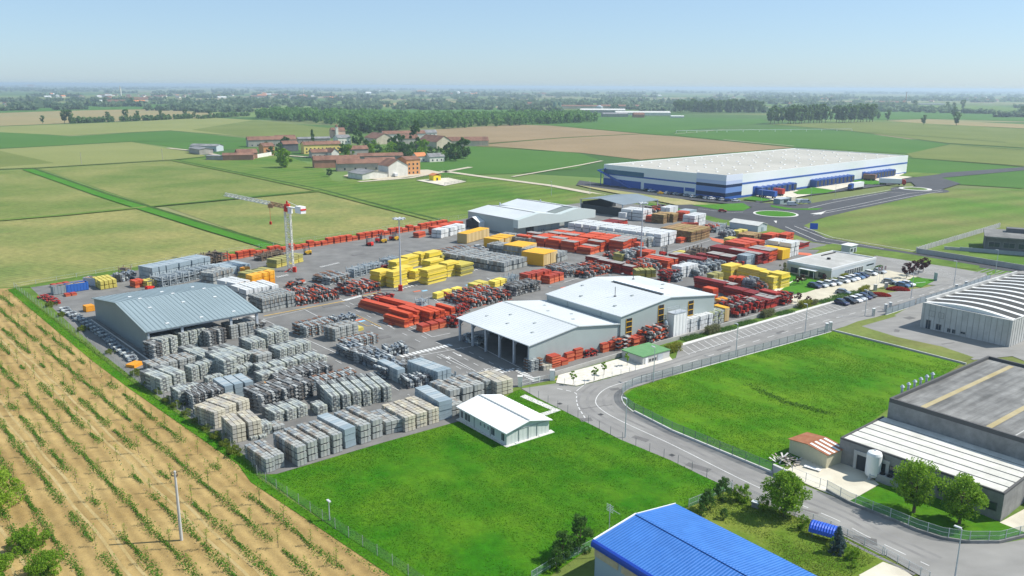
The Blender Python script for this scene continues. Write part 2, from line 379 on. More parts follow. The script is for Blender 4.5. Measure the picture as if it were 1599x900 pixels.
# the farm lane and tracks
strip([(690, 268), (760, 278), (860, 291), (940, 306)], 6, TRACK, ZF + .07, 'farm_lane')
strip([(560, 285), (640, 279), (735, 262)], 5, TRACK, ZF + .07, 'farm_lane')
sheet('farmyard', [(536, 276), (600, 283), (640, 277), (690, 270), (668, 266), (560, 268)], ZF + .06, TRACK)
strip([(800, 277), (905, 259), (940, 252)], 3, TRACK, ZF + .07, 'field_track')
strip([(262, 232), (300, 236), (340, 243)], 5, TRACK, ZF + .07, 'field_track')
strip([(395, 245), (440, 243), (560, 252)], 5, TRACK, ZF + .07, 'village_lane')
strip([(1053, 210), (1130, 203), (1230, 203)], 2, TRACK, ZF + .07, 'field_track')
strip([(1130, 219), (1240, 229)], 3, TRACK, ZF + .07, 'field_track')

sheet('verge', [(700, 350), (740, 344), (925, 303), (1010, 318), (1135, 345), (1240, 356), (1305, 336), (1480, 296), (1680, 296), (2000, 560), (1800, 985), (-220, 985), (-150, 455), (45, 450), (300, 406)], ZF + .085, MEADOW2)
# --- logistics site: access road, roundabouts, lots
Z1 = ZF + .10
sheet('dry_verge', [(900, 290), (930, 287), (1130, 325), (1160, 330), (1120, 336), (1040, 318), (930, 297)], Z1, DRY)
sheet('verge', [(930, 303), (1080, 330), (1140, 348), (1170, 352), (1150, 372), (1110, 352), (1020, 326)], Z1, MEADOW)
sheet('access_road', [(905, 283), (960, 291), (1060, 305), (1165, 316), (1235, 322), (1290, 318), (1430, 292), (1420, 283), (1475, 271), (1600, 262), (1600, 267), (1470, 279), (1500, 288), (1445, 305), (1330, 331), (1280, 343),
      (1255, 354), (1290, 373), (1390, 391), (1500, 408), (1680, 428), (1680, 440), (1560, 424), (1480, 414), (1370, 396), (1270, 380), (1225, 362), (1185, 348), (1130, 345), (1040, 322), (1080, 321), (1160, 331), (1175, 325), (1150, 321), (1050, 311), (900, 290)], Z1 + .01, DARKASPH)
sheet('access_road', [(1180, 318), (1470, 279), (1478, 271), (1440, 276), (1300, 298), (1180, 312)], Z1 + .014, DARKASPH)
sheet('lorry_park', [(1250, 322), (1300, 313), (1390, 300), (1418, 303), (1330, 324), (1285, 333)], Z1 + .02, DARKASPH)
def ell(px, py, rx, ry, n=40):
    return [(px + rx * math.cos(2 * math.pi * i / n), py + ry * math.sin(2 * math.pi * i / n)) for i in range(n)]
def disc(name, cx, cy, rx, z, mat, thick=0.0):
    c = G(cx, cy); r = (G(cx + rx, cy) - G(cx - rx, cy)).length / 2
    mb = MB(); P = [(c.x + r * math.cos(2 * math.pi * i / 48), c.y + r * math.sin(2 * math.pi * i / 48)) for i in range(48)]
    if thick: mb.slab(P, z - thick, z)
    else: mb.quad(*[(p[0], p[1], z) for p in P])
    return tag(mb.build(name, mat), kind='structure')
disc('roundabout_road', 1211, 336.5, 55, Z1 + .03, DARKASPH)
disc('roundabout_kerb', 1211, 336, 33.5, Z1 + .15, KERB, .12)
disc('roundabout_lawn', 1211, 336, 30, Z1 + .19, BRIGHT)
disc('turning_circle_road', 1436, 298, 40, Z1 + .035, DARKASPH)
disc('turning_circle_kerb', 1429, 296.5, 23, Z1 + .15, KERB, .12)
disc('turning_circle_lawn', 1429, 296.5, 17, Z1 + .19, MEADOW)
sheet('kerbed_lawn', [(1120, 321), (1160, 319), (1172, 326), (1160, 331), (1130, 331), (1080, 322)], Z1 + .12, BRIGHT, thick=.1)
sheet('kerbed_lawn', [(1203, 322), (1240, 328), (1285, 327), (1275, 330), (1225, 329), (1204, 325)], Z1 + .12, BRIGHT, thick=.1)
sheet('dock_lawn', [(1238, 302), (1268, 294), (1305, 299), (1290, 303), (1262, 305), (1245, 305)], Z1 + .12, BRIGHT, thick=.1)
sheet('dock_lawn', [(1326, 284), (1352, 281), (1386, 287), (1372, 290), (1348, 289)], Z1 + .12, BRIGHT, thick=.1)
sheet('dock_lawn', [(1160, 313), (1178, 308), (1205, 314), (1190, 316)], Z1 + .12, BRIGHT, thick=.1)
sheet('dock_lawn', [(1404, 276), (1418, 270), (1470, 273), (1430, 278)], Z1 + .12, MEADOW, thick=.1)
sheet('dock_apron', [(1180, 307), (1238, 297), (1266, 305), (1215, 316)], Z1 + .05, CONC)
sheet('dock_apron', [(1265, 293), (1328, 281), (1345, 288), (1300, 299)], Z1 + .05, CONC)
sheet('dock_apron', [(1352, 279), (1404, 270), (1428, 277), (1380, 286)], Z1 + .05, CONC)
mb = MB()
for px in ([(1283, 333), (1345, 320), (1418, 304), (1470, 298)], [(1270, 338), (1345, 324), (1425, 308), (1472, 300)], [(1262, 327), (1300, 318), (1385, 302), (1412, 303)],
           [(1256, 357), (1300, 373), (1390, 388), (1520, 409)], [(1226, 356), (1275, 378), (1370, 394), (1500, 413)], [(1240, 355), (1290, 375), (1380, 391)],
           [(1160, 333), (1140, 334), (1090, 328)], [(1300, 314), (1390, 298), (1425, 293)]):
    ribbon('', [G(*p) for p in px], .34, Z1 + .06, None, mb=mb)
tag(mb.build('road_marking', WHITEP), kind='structure')
for px in ([(1265, 336), (1285, 333), (1290, 331), (1282, 337)], [(1208, 347), (1213, 347), (1212, 351)]):
    sheet('traffic_island', px, Z1 + .13, KERB, thick=.1)

# --- the yard
Z2 = Z1 + .02
YARD = [(47, 452), (150, 435), (300, 408.5), (560, 370), (700, 348.5), (735, 342), (820, 330), (925, 316), (1010, 322), (1130, 352), (1200, 372), (1290, 384), (1276, 396), (1232, 428), (1262, 450), (1262, 476),
        (1254, 480), (1034, 541), (866, 590), (860, 598), (803, 609), (780, 622), (727, 659), (600, 695), (432, 745), (405, 745), (386, 718), (220, 604), (160, 556)]
sheet('yard_asphalt', YARD, Z2, ASPH)
sheet('verge', [(23, 452), (47, 451), (160, 556), (222, 605), (388, 720), (408, 747), (398, 747), (380, 722), (212, 604), (150, 556)], Z2 + .03, MEADOW)
sheet('verge', [(23, 452), (150, 430), (300, 405), (560, 367), (560, 372), (300, 410), (150, 436), (47, 452)], Z2 + .03, MEADOW)
sheet('orchard_soil', [(-140, 455), (23, 453), (150, 557), (212, 605), (380, 722), (404, 752), (520, 830), (640, 912), (740, 985), (-200, 985)], Z1, SOIL)
sheet('verge', [(23, 453), (150, 557), (212, 605), (380, 722), (404, 752), (520, 830), (640, 908), (620, 912), (505, 834), (392, 758), (372, 730), (204, 612), (142, 565), (12, 455)], Z2 + .035, LAWN2)
LAWN_PX = [(408, 748), (432, 746), (600, 696), (727, 660), (806, 614), (814, 613), (840, 626), (880, 646), (968, 691), (1047, 724), (1100, 750), (1142, 768), (1075, 797), (985, 820), (924, 860), (860, 905), (780, 985), (735, 982), (640, 908), (520, 829)]
sheet('lawn', LAWN_PX, Z2 + .05, LAWN)
MEAD_PX = [(975, 622), (990, 611), (1045, 593), (1280, 527), (1300, 521), (1500, 572), (1440, 612), (1390, 640), (1312, 700), (1250, 722), (1205, 740), (1050, 677), (982, 640)]
sheet('lawn', MEAD_PX, Z2 + .05, LAWN2)

# --- the street
ST_UP = [(1680, 410), (1600, 425), (1480, 444), (1445, 452), (1420, 455), (1370, 463), (1320, 470), (1250, 491), (1060, 545.5), (1055, 563), (1000, 582), (900, 608), (868, 603), (814, 611), (840, 626), (880, 646), (968, 691), (1047, 724), (1100, 750), (1180, 786), (1290, 826), (1380, 872), (1440, 908), (1640, 1000)]
ST_LO = [(1760, 900), (1680, 835), (1600, 848), (1560, 855), (1500, 855), (1420, 828), (1324, 790), (1205, 744), (1050, 680), (982, 645), (970, 632), (969, 622), (985, 609), (1040, 592), (1280, 525), (1380, 495), (1500, 457), (1545, 440), (1680, 432)]
sheet('street', ST_UP + ST_LO, Z2 + .06, ROADM)
sheet('parking_asphalt', [(1365, 402), (1440, 412), (1540, 430), (1545, 440), (1480, 450), (1445, 447), (1452, 440), (1420, 432), (1388, 425), (1372, 425), (1362, 415)], Z2 + .062, ROADM)
sheet('side_yard', [(1336, 510), (1395, 496), (1440, 472), (1545, 440), (1680, 430), (1680, 600), (1580, 560), (1520, 566), (1470, 548), (1400, 533)], Z2 + .055, ROADM)
sheet('car_park', [(1230, 476), (1262, 484), (1332, 464), (1450, 430), (1408, 412), (1375, 425), (1300, 446), (1262, 458), (1220, 470)], Z2 + .06, PAVE)
sheet('office_lawn', [(1205, 466), (1240, 441), (1262, 438), (1300, 446), (1258, 460)], Z2 + .075, BRIGHT)
sheet('office_lawn', [(1205, 440), (1232, 427), (1250, 436), (1215, 452)], Z2 + .075, BRIGHT)
sheet('kerbed_lawn', [(1412, 447), (1425, 436), (1462, 440), (1438, 452)], Z2 + .16, BRIGHT, thick=.12)
sheet('footpath', [(1198, 466), (1232, 434), (1300, 445), (1297, 448), (1245, 440), (1210, 466)], Z2 + .068, CONC)
sheet('verge', [(1000, 552), (1034, 542), (1150, 509), (1250, 481), (1262, 478), (1310, 466), (1320, 469), (1250, 489), (1150, 518), (1058, 544), (1006, 560)], Z2 + .07, MEADOW)
sheet('pavement', [(1058, 546), (1150, 519.5), (1250, 491), (1318, 471), (1318, 468.5), (1250, 488), (1150, 516.5), (1056, 543)], Z2 + .18, KERB, thick=.12)
sheet('gravel_bed', [(868, 602), (900, 607), (990, 583), (1050, 566), (1045, 560), (1003, 566), (985, 560), (960, 566), (872, 590)], Z2 + .08, GRAVEL)
sheet('verge', [(1262, 392), (1300, 383), (1400, 396), (1530, 418), (1525, 424), (1470, 418), (1370, 402), (1310, 394)], Z2 + .07, MEADOW)
sheet('verge', [(1340, 505), (1390, 494), (1400, 497), (1345, 513), (1400, 530), (1470, 545), (1520, 562), (1500, 571), (1302, 520)], Z2 + .075, MEADOW2)
sheet('verge', [(1432, 396), (1500, 405), (1680, 430), (1680, 412), (1560, 366), (1550, 362)], Z2 + .05, MEADOW2)
sheet('works_yard', [(1222, 745), (1262, 712), (1320, 716), (1372, 762), (1324, 790)], Z2 + .07, CONC)
sheet('lawn', [(1324, 789), (1374, 763), (1440, 770), (1562, 822), (1600, 838), (1555, 850), (1500, 851), (1420, 826)], Z2 + .075, LAWN)
sheet('footpath', [(1560, 822), (1600, 800), (1680, 780), (1680, 830), (1600, 838)], Z2 + .08, CONC)
sheet('lawn', [(1142, 769), (1180, 787), (1290, 828), (1376, 872), (1420, 905), (1400, 960), (1150, 985), (980, 960), (1000, 825), (1076, 798)], Z2 + .055, PARK)
sheet('driveway', [(1340, 905), (1378, 884), (1410, 896), (1450, 925), (1420, 960)], Z2 + .09, CONC)
sheet('footpath', [(812, 624), (820, 620.5), (876, 645.5), (848, 655), (841, 651), (861, 645)], Z2 + .075, KERB)
sheet('footpath', [(712, 660), (722, 656), (800, 692), (860, 676), (866, 680), (791, 704)], Z2 + .10, KERB, thick=.1)

# --- painted markings
ZM = Z2 + .075
mb = MB()
cl = smooth_px([(1560, 425), (1470, 455), (1380, 480), (1250, 515), (1150, 546), (1050, 578), (985, 598), (945, 612), (930, 630), (940, 645), (975, 665), (1050, 700), (1180, 765), (1300, 815), (1350, 842), (1450, 890)], 5)
P = [G(*p) for p in cl]
dashes(mb, P[:26], .16, 3, 3, ZM)
for a, b in zip(P[26:62], P[27:63]): ribbon('', [a, b], .16, ZM, None, mb=mb)
dashes(mb, P[62:], .14, 3, 2, ZM)
ed = [G(*p) for p in smooth_px([(870, 611), (898, 618), (900, 628), (903, 640), (915, 660)], 6)]
dashes(mb, ed, .2, 1.2, .8, ZM)
for px in ([(985, 583), (915, 603), (900, 615)], [(1320, 484), (1250, 504), (1150, 533.5), (1075, 556.5)], [(1545, 846), (1500, 850), (1440, 838)]):
    for a, b in zip(px, px[1:]): ribbon('', [G(*a), G(*b)], .14, ZM, None, mb=mb)
a0, a1 = G(1061, 547), G(1308, 476)
nb = 30
for i in range(nb + 1):
    t = i / nb; p = G(*(Vector((1061, 561)).lerp(Vector((1306, 487)), 0))) if False else a0.lerp(a1, t)
    d = (G(1073.75, 557.5) - G(1060.6, 546.3)).normalized()
    ribbon('', [p, p + Vector((math.cos(rad(-76)), math.sin(rad(-76)), 0)) * 5.2], .14, ZM, None, mb=mb)
lot0 = G(1375, 410); 
for i in range(9):
    q0 = G(1368 + i * 8, 402 + i * 3.1); ribbon('', [q0, q0 + (G(1500, 432) - G(1380, 410)).normalized() * 20], .13, ZM, None, mb=mb)
tag(mb.build('road_marking', WHITEP), kind='structure')
mb = MB()
def line(px, wd=.18):
    for a, b in zip(px, px[1:]): ribbon('', [G(*a), G(*b)], wd, ZM, None, mb=mb)
line([(411, 502), (476, 487), (507, 503), (536, 533)] if False else [(411, 502), (476, 487), (509, 504)]); line([(411, 502), (464, 527), (535, 560), (553, 556)])
line([(585, 478), (579, 487), (612, 503), (660, 522), (675, 530), (703, 524)]); line([(560, 566), (640, 605), (690, 630)]); line([(437, 560), (470, 545)])
line([(384, 718), (402, 712)]); line([(343, 677), (350, 674)]); line([(217, 586), (238, 581)]); line([(305, 655), (300, 650), (304, 648)])
line([(660, 470), (672, 467), (694, 481), (735, 470)]); line([(1005, 428), (1015, 424)]); line([(880, 444), (1110, 377)], .25)
line([(760, 437), (792, 452)], .3); line([(700, 560), (755, 591)]); line([(742, 542), (815, 580)]); line([(683, 557), (735, 582)])
def dline(px, on=3, off=3, wd=.15): dashes(mb, [G(*p) for p in px], wd, on, off, ZM)
dline([(500, 455), (640, 520), (700, 547)], 2.5, 4); dline([(540, 480), (605, 512), (660, 540)], 2.5, 4); dline([(668, 553), (730, 586)], 2, 2.2); dline([(695, 548), (760, 582)], 2, 2.2)
dline([(718, 546), (785, 580)], 2, 2.2); dline([(470, 540), (540, 575), (640, 622)], 2.5, 3)
def zebra(a, b, n, ln, wd=.6):
    A, B = G(*a), G(*b); u = (B - A).normalized(); v = Vector((-u.y, u.x, 0))
    for i in range(n):
        p = A.lerp(B, (i + .5) / n); ribbon('', [p - v * ln / 2, p + v * ln / 2], wd, ZM, None, mb=mb)
zebra((615, 457), (905, 382), 70, 1.2, .6); zebra((625, 561), (705, 542), 13, 1.7, .8); zebra((752, 594), (805, 580), 11, 1.3, .55); zebra((805, 580), (838, 600), 10, 1.5, .55)
zebra((536, 473), (565, 465), 9, 1.5, .7); zebra((362, 505), (398, 497), 9, 1.6, .7); zebra((500, 420), (530, 413), 9, 1.3, .5); zebra((432, 436), (450, 432), 5, 1.3, .5)
line([(744, 591), (786, 580)], .7); line([(640, 562), (735, 545)], .2)
def arrow(px, py, tx, ty):
    A, B = G(px, py), G(tx, ty); u = (B - A).normalized(); v = Vector((-u.y, u.x, 0)); M_ = A.lerp(B, .62)
    ribbon('', [A, M_], .22, ZM, None, mb=mb); mb.quad(*[(q.x, q.y, ZM) for q in (M_ - v * .45, B, M_ + v * .45)])
arrow(688, 557, 704, 565); arrow(707, 554, 722, 561); arrow(560, 470, 590, 463); arrow(580, 510, 600, 519); arrow(596, 506, 614, 515)
tag(mb.build('yard_marking', WHITEP), kind='structure')
mb = MB(); line([(533, 493), (574, 513), (588, 511)]); line([(546, 490), (595, 514)]); line([(412, 497), (540, 473)], .45); line([(565, 466), (596, 459)], .45); line([(866, 597), (1005, 553)], .3)
tag(mb.build('yard_marking', YELP), kind='structure')
mb = MB()
for (x, y) in ((560, 503), (651, 458), (880, 452)): c = G(x, y); mb.box(c.x, c.y, ZM - .1, 2.4, .9, .104, RB)
for q in ([(1108, 373), (1135, 378), (1140, 386), (1112, 378)], [(1240, 396), (1265, 398), (1272, 403), (1246, 400)]): mb.quad(*[(p.x, p.y, ZM) for p in [G(*k) for k in reversed(q)]])
tag(mb.build('yard_marking', REDP), kind='structure')
mb = MB()
for (x, y) in ((565, 505), (663, 457), (731, 448)): c = G(x, y); mb.box(c.x, c.y, ZM - .1, 1.8, .8, .104, RB)
tag(mb.build('yard_marking', BLUEP), kind='structure')
PATCH = M('asphalt_repair', (.12, .118, .115), (.155, .15, .145), .4, rough=.9, coord='World'); TYRE_T = M('tyre_worn_asphalt', (.175, .17, .165), (.235, .23, .22), .12, rough=.85, coord='World', stain=(.4, .12))
mb = MB()
for (x, y, L_, W_, d_) in ((930, 640, 7, .25, 20), (1000, 690, 3, 1.2, -40), (1090, 735, 4, 1.4, -38), (915, 660, 2.2, 1.6, 10), (1250, 800, 5, .5, -35), (1350, 850, 3, 1.8, -20), (1130, 548, 5, .6, 38), (1220, 522, 3, 1.1, 38), (1400, 480, 5, 1.2, 38), (960, 612, 2, 1.2, 20), (1420, 500, 3, 2, 30), (1400, 520, 2.4, 1.2, 60), (1480, 540, 4, .4, 20), (520, 480, 6, 1.5, 40), (600, 530, 3, 2, 35), (640, 545, 5, .4, -50), (560, 400, 5, 2, 40), (640, 395, 4, 1.2, -40), (700, 470, 4, 1.4, 35), (470, 520, 3, 2, 40)):
    c = G(x, y); mb.box(c.x, c.y, ZM - .105, L_, W_, .102, rad(d_))
tag(mb.build('asphalt_patch', PATCH), kind='structure')
for off in (-3.4, -1.7, 1.5, 3.1):
    ribbon('tyre_track', offset_line(P, off), .55, ZM - .008, TYRE_T)
# the stop words on the two exit lanes
for (x, y) in ((747, 586), (766, 581)):
    cu = bpy.data.curves.new('stop_word', 'FONT'); cu.body = 'STOP'; cu.size = 1.9; cu.align_x = 'CENTER'; cu.align_y = 'CENTER'; cu.extrude = .004
    to = bpy.data.objects.new('stop_word', cu); col.objects.link(to); dg = bpy.context.evaluated_depsgraph_get()
    me = bpy.data.meshes.new_from_object(to.evaluated_get(dg)); me.materials.clear(); me.materials.append(WHITEP); bpy.data.objects.remove(to)
    o = put('stop_word', me, loc=(*G(x, y)[:2], ZM)); o.rotation_euler = (0, 0, rad(-143)); o.scale = (.75, 1.25, 1); tag(o, kind='structure')
for (x, y) in ((874, 635), (1049, 716), (938, 652)):
    c = G(x, y); mb = MB(); mb.box(c.x, c.y, ZM - .1, .8, .8, .105, RB); tag(mb.build('manhole_cover', M('cast_iron', (.05, .05, .05), None, rough=.6)), kind='structure')

# ================================================================ BUILDINGS
CLAD = M('grey_cladding', (.35, .40, .39), None, rough=.55, stripe=('X', 3.0, .35), stain=(.12, .05))
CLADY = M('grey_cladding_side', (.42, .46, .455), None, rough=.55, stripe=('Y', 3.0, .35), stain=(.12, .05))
ROOFW = M('white_roof', (.55, .58, .59), None, rough=.5, stripe=('Y', .9, .5), stain=(.10, .05))
ROOFB = M('blue_grey_roof', (.225, .285, .305), None, rough=.5, stripe=('X', 1.0, .45), stain=(.09, .05))
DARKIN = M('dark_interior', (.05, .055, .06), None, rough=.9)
STEEL = M('galvanised_steel', (.42, .46, .50), (.52, .56, .60), 1.5, rough=.5, metal=.3)
GLASS = M('window_glass', (.03, .045, .06), None, rough=.08, spec=.6)
BLACK = M('black_louvre', (.02, .02, .022), None, rough=.6)
YELLOW = M('safety_yellow', (.75, .42, .02), None, rough=.6)
WHITE = M('white_sheet', (.76, .77, .76), None, rough=.5, stain=(.3, .04))
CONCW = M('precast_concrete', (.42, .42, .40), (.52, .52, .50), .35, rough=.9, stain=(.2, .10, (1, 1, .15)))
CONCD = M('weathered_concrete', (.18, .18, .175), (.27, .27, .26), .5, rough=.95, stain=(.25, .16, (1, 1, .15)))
REDTILE = M('old_roof_tiles', (.155, .078, .052), (.25, .135, .09), .25, rough=.9, stripe=('X', 1.5, .5), stain=(.15, .18))
ORTILE = M('new_roof_tiles', (.50, .18, .07), (.58, .24, .10), .4, rough=.9, stripe=('X', 1.5, .5))
SLATE = M('grey_fibre_roof', (.16, .165, .17), (.25, .25, .25), .3, rough=.9, stripe=('X', 1.5, .5), stain=(.15, .15))
def plast(name, c): return M(name, c, tuple(min(1, q * 1.18) for q in c), .3, rough=.9, stain=(.25, .10, (1, 1, .3)))
PW, PY, PO, PG, PB, PBRICK = plast('white_plaster', (.60, .58, .52)), plast('yellow_plaster', (.72, .56, .18)), plast('orange_plaster', (.55, .27, .11)), plast('grey_plaster', (.33, .31, .27)), plast('beige_plaster', (.48, .42, .32)), plast('old_brick', (.36, .18, .12))
def frame(n, r):
    n, r = G(*n), G(*r); return n, ang(n, r), (r - n).length
def loc2w(o, a, x, y): return Vector((o.x + x * math.cos(a) - y * math.sin(a), o.y + x * math.sin(a) + y * math.cos(a), 0))
def solve_x(o, a, px, y=0.0, z=0.0):
    lo, hi = -50.0, 400.0
    for _ in range(50):
        m = (lo + hi) / 2; q = loc2w(o, a, m, y)
        if PJ((q.x, q.y, z))[0] < px: lo = m
        else: hi = m
    return lo
def window_on(parent, axis, pos, c, z, w_, h, mat=GLASS, fmat=None, name='window', proud=.06):
    """a window with a frame on the wall plane axis='x' (y = pos) or 'y' (x = pos)"""
    f = MB(); p = MB(); t = .09
    def bx(mb, u0, u1, z0, z1, d0, d1):
        if axis == 'x': mb.box((u0 + u1) / 2, pos - (d0 + d1) / 2, z0, u1 - u0, d1 - d0, z1 - z0)
        else: mb.box(pos - (d0 + d1) / 2, (u0 + u1) / 2, z0, d1 - d0, u1 - u0, z1 - z0)
    bx(p, c - w_ / 2, c + w_ / 2, z, z + h, -.01, proud * .5)
    win = p.build(name, mat, parent)
    if fmat:
        bx(f, c - w_ / 2 - t, c + w_ / 2 + t, z + h, z + h + t, 0, proud); bx(f, c - w_ / 2 - t, c + w_ / 2 + t, z - t, z, 0, proud)
        bx(f, c - w_ / 2 - t, c - w_ / 2, z, z + h, 0, proud); bx(f, c + w_ / 2, c + w_ / 2 + t, z, z + h, 0, proud); bx(f, c - .03, c + .03, z, z + h, 0, proud * .9)
        f.build('frame', fmat, win)
    return win
def gable_roof(along, L, D, eave, ridge, over=.35, th=.18, x0=0.0, y0=0.0, rib=0.0):
    """roof slabs; along = 'x' or 'y' is the ridge direction"""
    mb = MB()
    if along == 'y':
        k = (ridge - eave) / (L / 2); e = eave - k * over
        mb.prism([(x0 - over, e), (x0 + L / 2, ridge), (x0 + L + over, e), (x0 + L + over, e + th), (x0 + L / 2, ridge + th), (x0 - over, e + th)], y0 - over, y0 + D + over)
    else:
        k = (ridge - eave) / (D / 2); e = eave - k * over
        t = MB().prism([(y0 - over, e), (y0 + D / 2, ridge), (y0 + D + over, e), (y0 + D + over, e + th), (y0 + D / 2, ridge + th), (y0 - over, e + th)], x0 - over, x0 + L + over)
        mb.v = [(y, x, z) for x, y, z in t.v]; mb.f = [tuple(reversed(f)) for f in t.f]; mb.mi = t.mi
    if rib:                                              # standing seams of the roof sheets
        n_ = int((D if along == 'y' else L) / rib); S_ = L if along == 'y' else D
        for i in range(n_ + 1):
            q = i * rib
            for s0, s1 in ((-over, S_ / 2), (S_ + over, S_ / 2)):
                za, zb = e + th, ridge + th
                a_, b_ = ((x0 + s0, y0 + q, za), (x0 + s1, y0 + q, zb)) if along == 'y' else ((x0 + q, y0 + s0, za), (x0 + q, y0 + s1, zb))
                mb.beam(a_, b_, .09, .11)
    return mb
def gable_walls(along, L, D, eave, ridge):
    mb = MB()
    if along == 'y': mb.prism([(0, 0), (0, eave), (L / 2, ridge), (L, eave), (L, 0)], 0, D)
    else:
        t = MB().prism([(0, 0), (0, eave), (D / 2, ridge), (D, eave), (D, 0)], 0, L)
        mb.v = [(y, x, z) for x, y, z in t.v]; mb.f = [tuple(reversed(f)) for f in t.f]; mb.mi = t.mi
    return mb

# --- open shed at the left of the yard
o, a, L, D = G(233, 558), rad(42), 26.5, 39.3
t = thing('open_shed', 'large blue-grey open-sided storage shed with a broad pitched roof at the left of the yard', 'shed', o, a)
gable_roof('x', L, D, 6.0, 8.7, .5, rib=1.1).build('roof', ROOFB, t)
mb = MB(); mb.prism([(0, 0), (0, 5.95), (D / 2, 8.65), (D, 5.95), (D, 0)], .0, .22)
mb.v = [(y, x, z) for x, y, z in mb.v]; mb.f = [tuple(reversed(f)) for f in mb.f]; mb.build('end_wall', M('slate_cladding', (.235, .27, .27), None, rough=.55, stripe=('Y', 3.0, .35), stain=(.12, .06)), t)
for i, x in enumerate((.3, L * .30, L * .74, L - .3)):
    mb = MB(); mb.box(x, .35, 0, .55, .55, 5.9); mb.build('post', STEEL, t)
    mb = MB(); mb.box(x, D - .4, 0, .55, .55, 5.9); mb.build('post', STEEL, t)
    if 0 < i:
        mb = MB(); mb.beam((x, .4, 5.5), (x, D / 2, 8.2), .35, .8); mb.beam((x, D / 2, 8.2), (x, D - .4, 5.5), .35, .8); mb.build('rafter', STEEL, t)
for y in (.2, D - .2): MB().box(L / 2, y, 5.45, L, .25, .4).build('eave_beam', STEEL, t)
for y in (2.0, D * .33, D * .5, D * .7):
    for x in (L * .2, L * .5, L * .8): MB().box(x, y, 8.9 - abs(y - D / 2) * .137 + .02, .8, .5, .12).build('skylight', WHITE, t)
tag(ribbon('shed_gutter', [loc2w(o, a, -1.3, -6), loc2w(o, a, -1.3, D)], .3, Z2 + .02, KERB, h=.12), kind='structure')

# --- the two joined halls in the middle
o, a, L, D = G(826, 582), rad(38.2), 27.5, 26.8
HALL_O, HALL_A = o, a
t = thing('open_hall', 'white-roofed hall open on its left side along a row of posts', 'hall', o, a)
gable_roof('y', L, D, 6.05, 7.9, .35, rib=1.1).build('roof', ROOFW, t)
mb = MB(); mb.prism([(0, 0), (0, 6.0), (L / 2, 7.85), (L, 6.0), (L, 0)], 0, .25); mb.build('gable_wall', CLAD, t)
mb = MB(); mb.prism([(9, 0), (9, 7.2), (L / 2, 7.8), (L, 5.9), (L, 0)], D - .25, D - .02); mb.build('back_wall', CLAD, t)
mb = MB(); mb.box(L - .15, D / 2, 0, .2, D - .6, 6.0); mb.build('inner_wall', CLADY, t)
for i in range(6):
    mb = MB(); mb.box(.25, .3 + i * (D - .6) / 5, 0, .45, .45, 5.95)
    if i: mb.beam((.3, .3 + i * (D - .6) / 5, 4.6), (1.8, .3 + i * (D - .6) / 5, 6.1), .3)
    mb.build('post', STEEL, t)
mb = MB(); mb.box(L / 2, D / 2, -.02, L - 1, D - 1, .14); mb.build('floor_slab', M('hall_floor', (.26, .27, .29), (.33, .34, .36), .3, rough=.6), t)
mb = MB(); mb.box(L / 2, D / 2, 7.95, .5, D + .7, .16); mb.build('ridge_cap', M('grey_flashing', (.30, .33, .33), None, rough=.5), t)
for x, y in ((5, 5), (5, 14), (5, 22), (9, 9), (9, 18), (18, 6), (18, 15), (22, 11), (22, 21)): MB().box(x, y, 7.98 - abs(x - L / 2) * .135, .7, .5, .22).build('roof_vent', M('grey_flashing', (.3, .33, .33)), t)

o2, a2, L2, D2 = G(967, 546), rad(38.2), 34.2, 26.6
o2 = loc2w(o2, a2, .15, .0); FH_O, FH_A, FH_L, FH_D = o2, a2, L2, D2
t = thing('factory_hall', 'tallest pale grey hall in the yard with ladder-like black louvre strips on its gable', 'hall', o2, a2)
gable_walls('y', L2, D2, 7.95, 10.0).build('wall', CLAD, t)
gable_roof('y', L2, D2, 7.95, 10.0, .3, rib=1.2).build('roof', ROOFW, t)
mb = MB(); mb.box(L2 / 2 + 1.6, D2 / 2 - 2, 10.05, 2.6, D2 - 9, .45); mb.build('ridge_vent', WHITE, t)
mb = MB(); mb.box(L2 / 2 - .1, D2 / 2 - 2, 10.13, .75, D2 - 9, .12); mb.build('vent_slot', BLACK, t)
for px in (981.5, 1031, 1077.5):
    x = solve_x(o2, a2, px, 0, 4); top = 7.1 if px < 1000 else (7.9 if px > 1050 else 8.6)
    mb = MB(); mb.box(x, -.03, .4, 1.9, .12, top - .4); lv = mb.build('louvre_strip', BLACK, t)
    mb = MB()
    for k in range(5): mb.box(x, -.09, .5 + (k + .55) * (top - .5) / 5.2, 1.9, .1, .15)
    for s_ in (-1, 1): mb.box(x + s_ * .97, -.05, .4, .05, .14, top - .4)
    mb.build('yellow_rung', YELLOW, lv)
for x, y in ((9, 11), (27, 22)):
    mb = MB(); z = 10.2 - abs(x - L2 / 2) * .113; mb.cyl((x, y, z - .1), (x, y, z + 2.4), .08, n=6); mb.box(x, y, z - .1, .5, .5, .25); mb.build('roof_mast', M('dark_metal', (.06, .065, .07), None, rough=.5), t)
for x, y in ((4, 6), (4, 18), (4, 30), (10, 24), (12, 8), (24, 9), (24, 28), (30, 14), (31, 30)): MB().box(x, y, 10.13 - abs(x - L2 / 2) * .113, .8, .5, .2).build('roof_vent', M('grey_flashing', (.3, .33, .33)), t)
mb = MB(); mb.box(-.05, D2 / 2, 6.3, .12, D2 - 1, .1); mb.box(-.06, D2 * .25, 6.1, .1, .12, 1.8); mb.box(-.06, D2 * .7, 6.1, .1, .12, 1.8); mb.build('wall_seam', M('grey_flashing', (.3, .33, .33)), t)
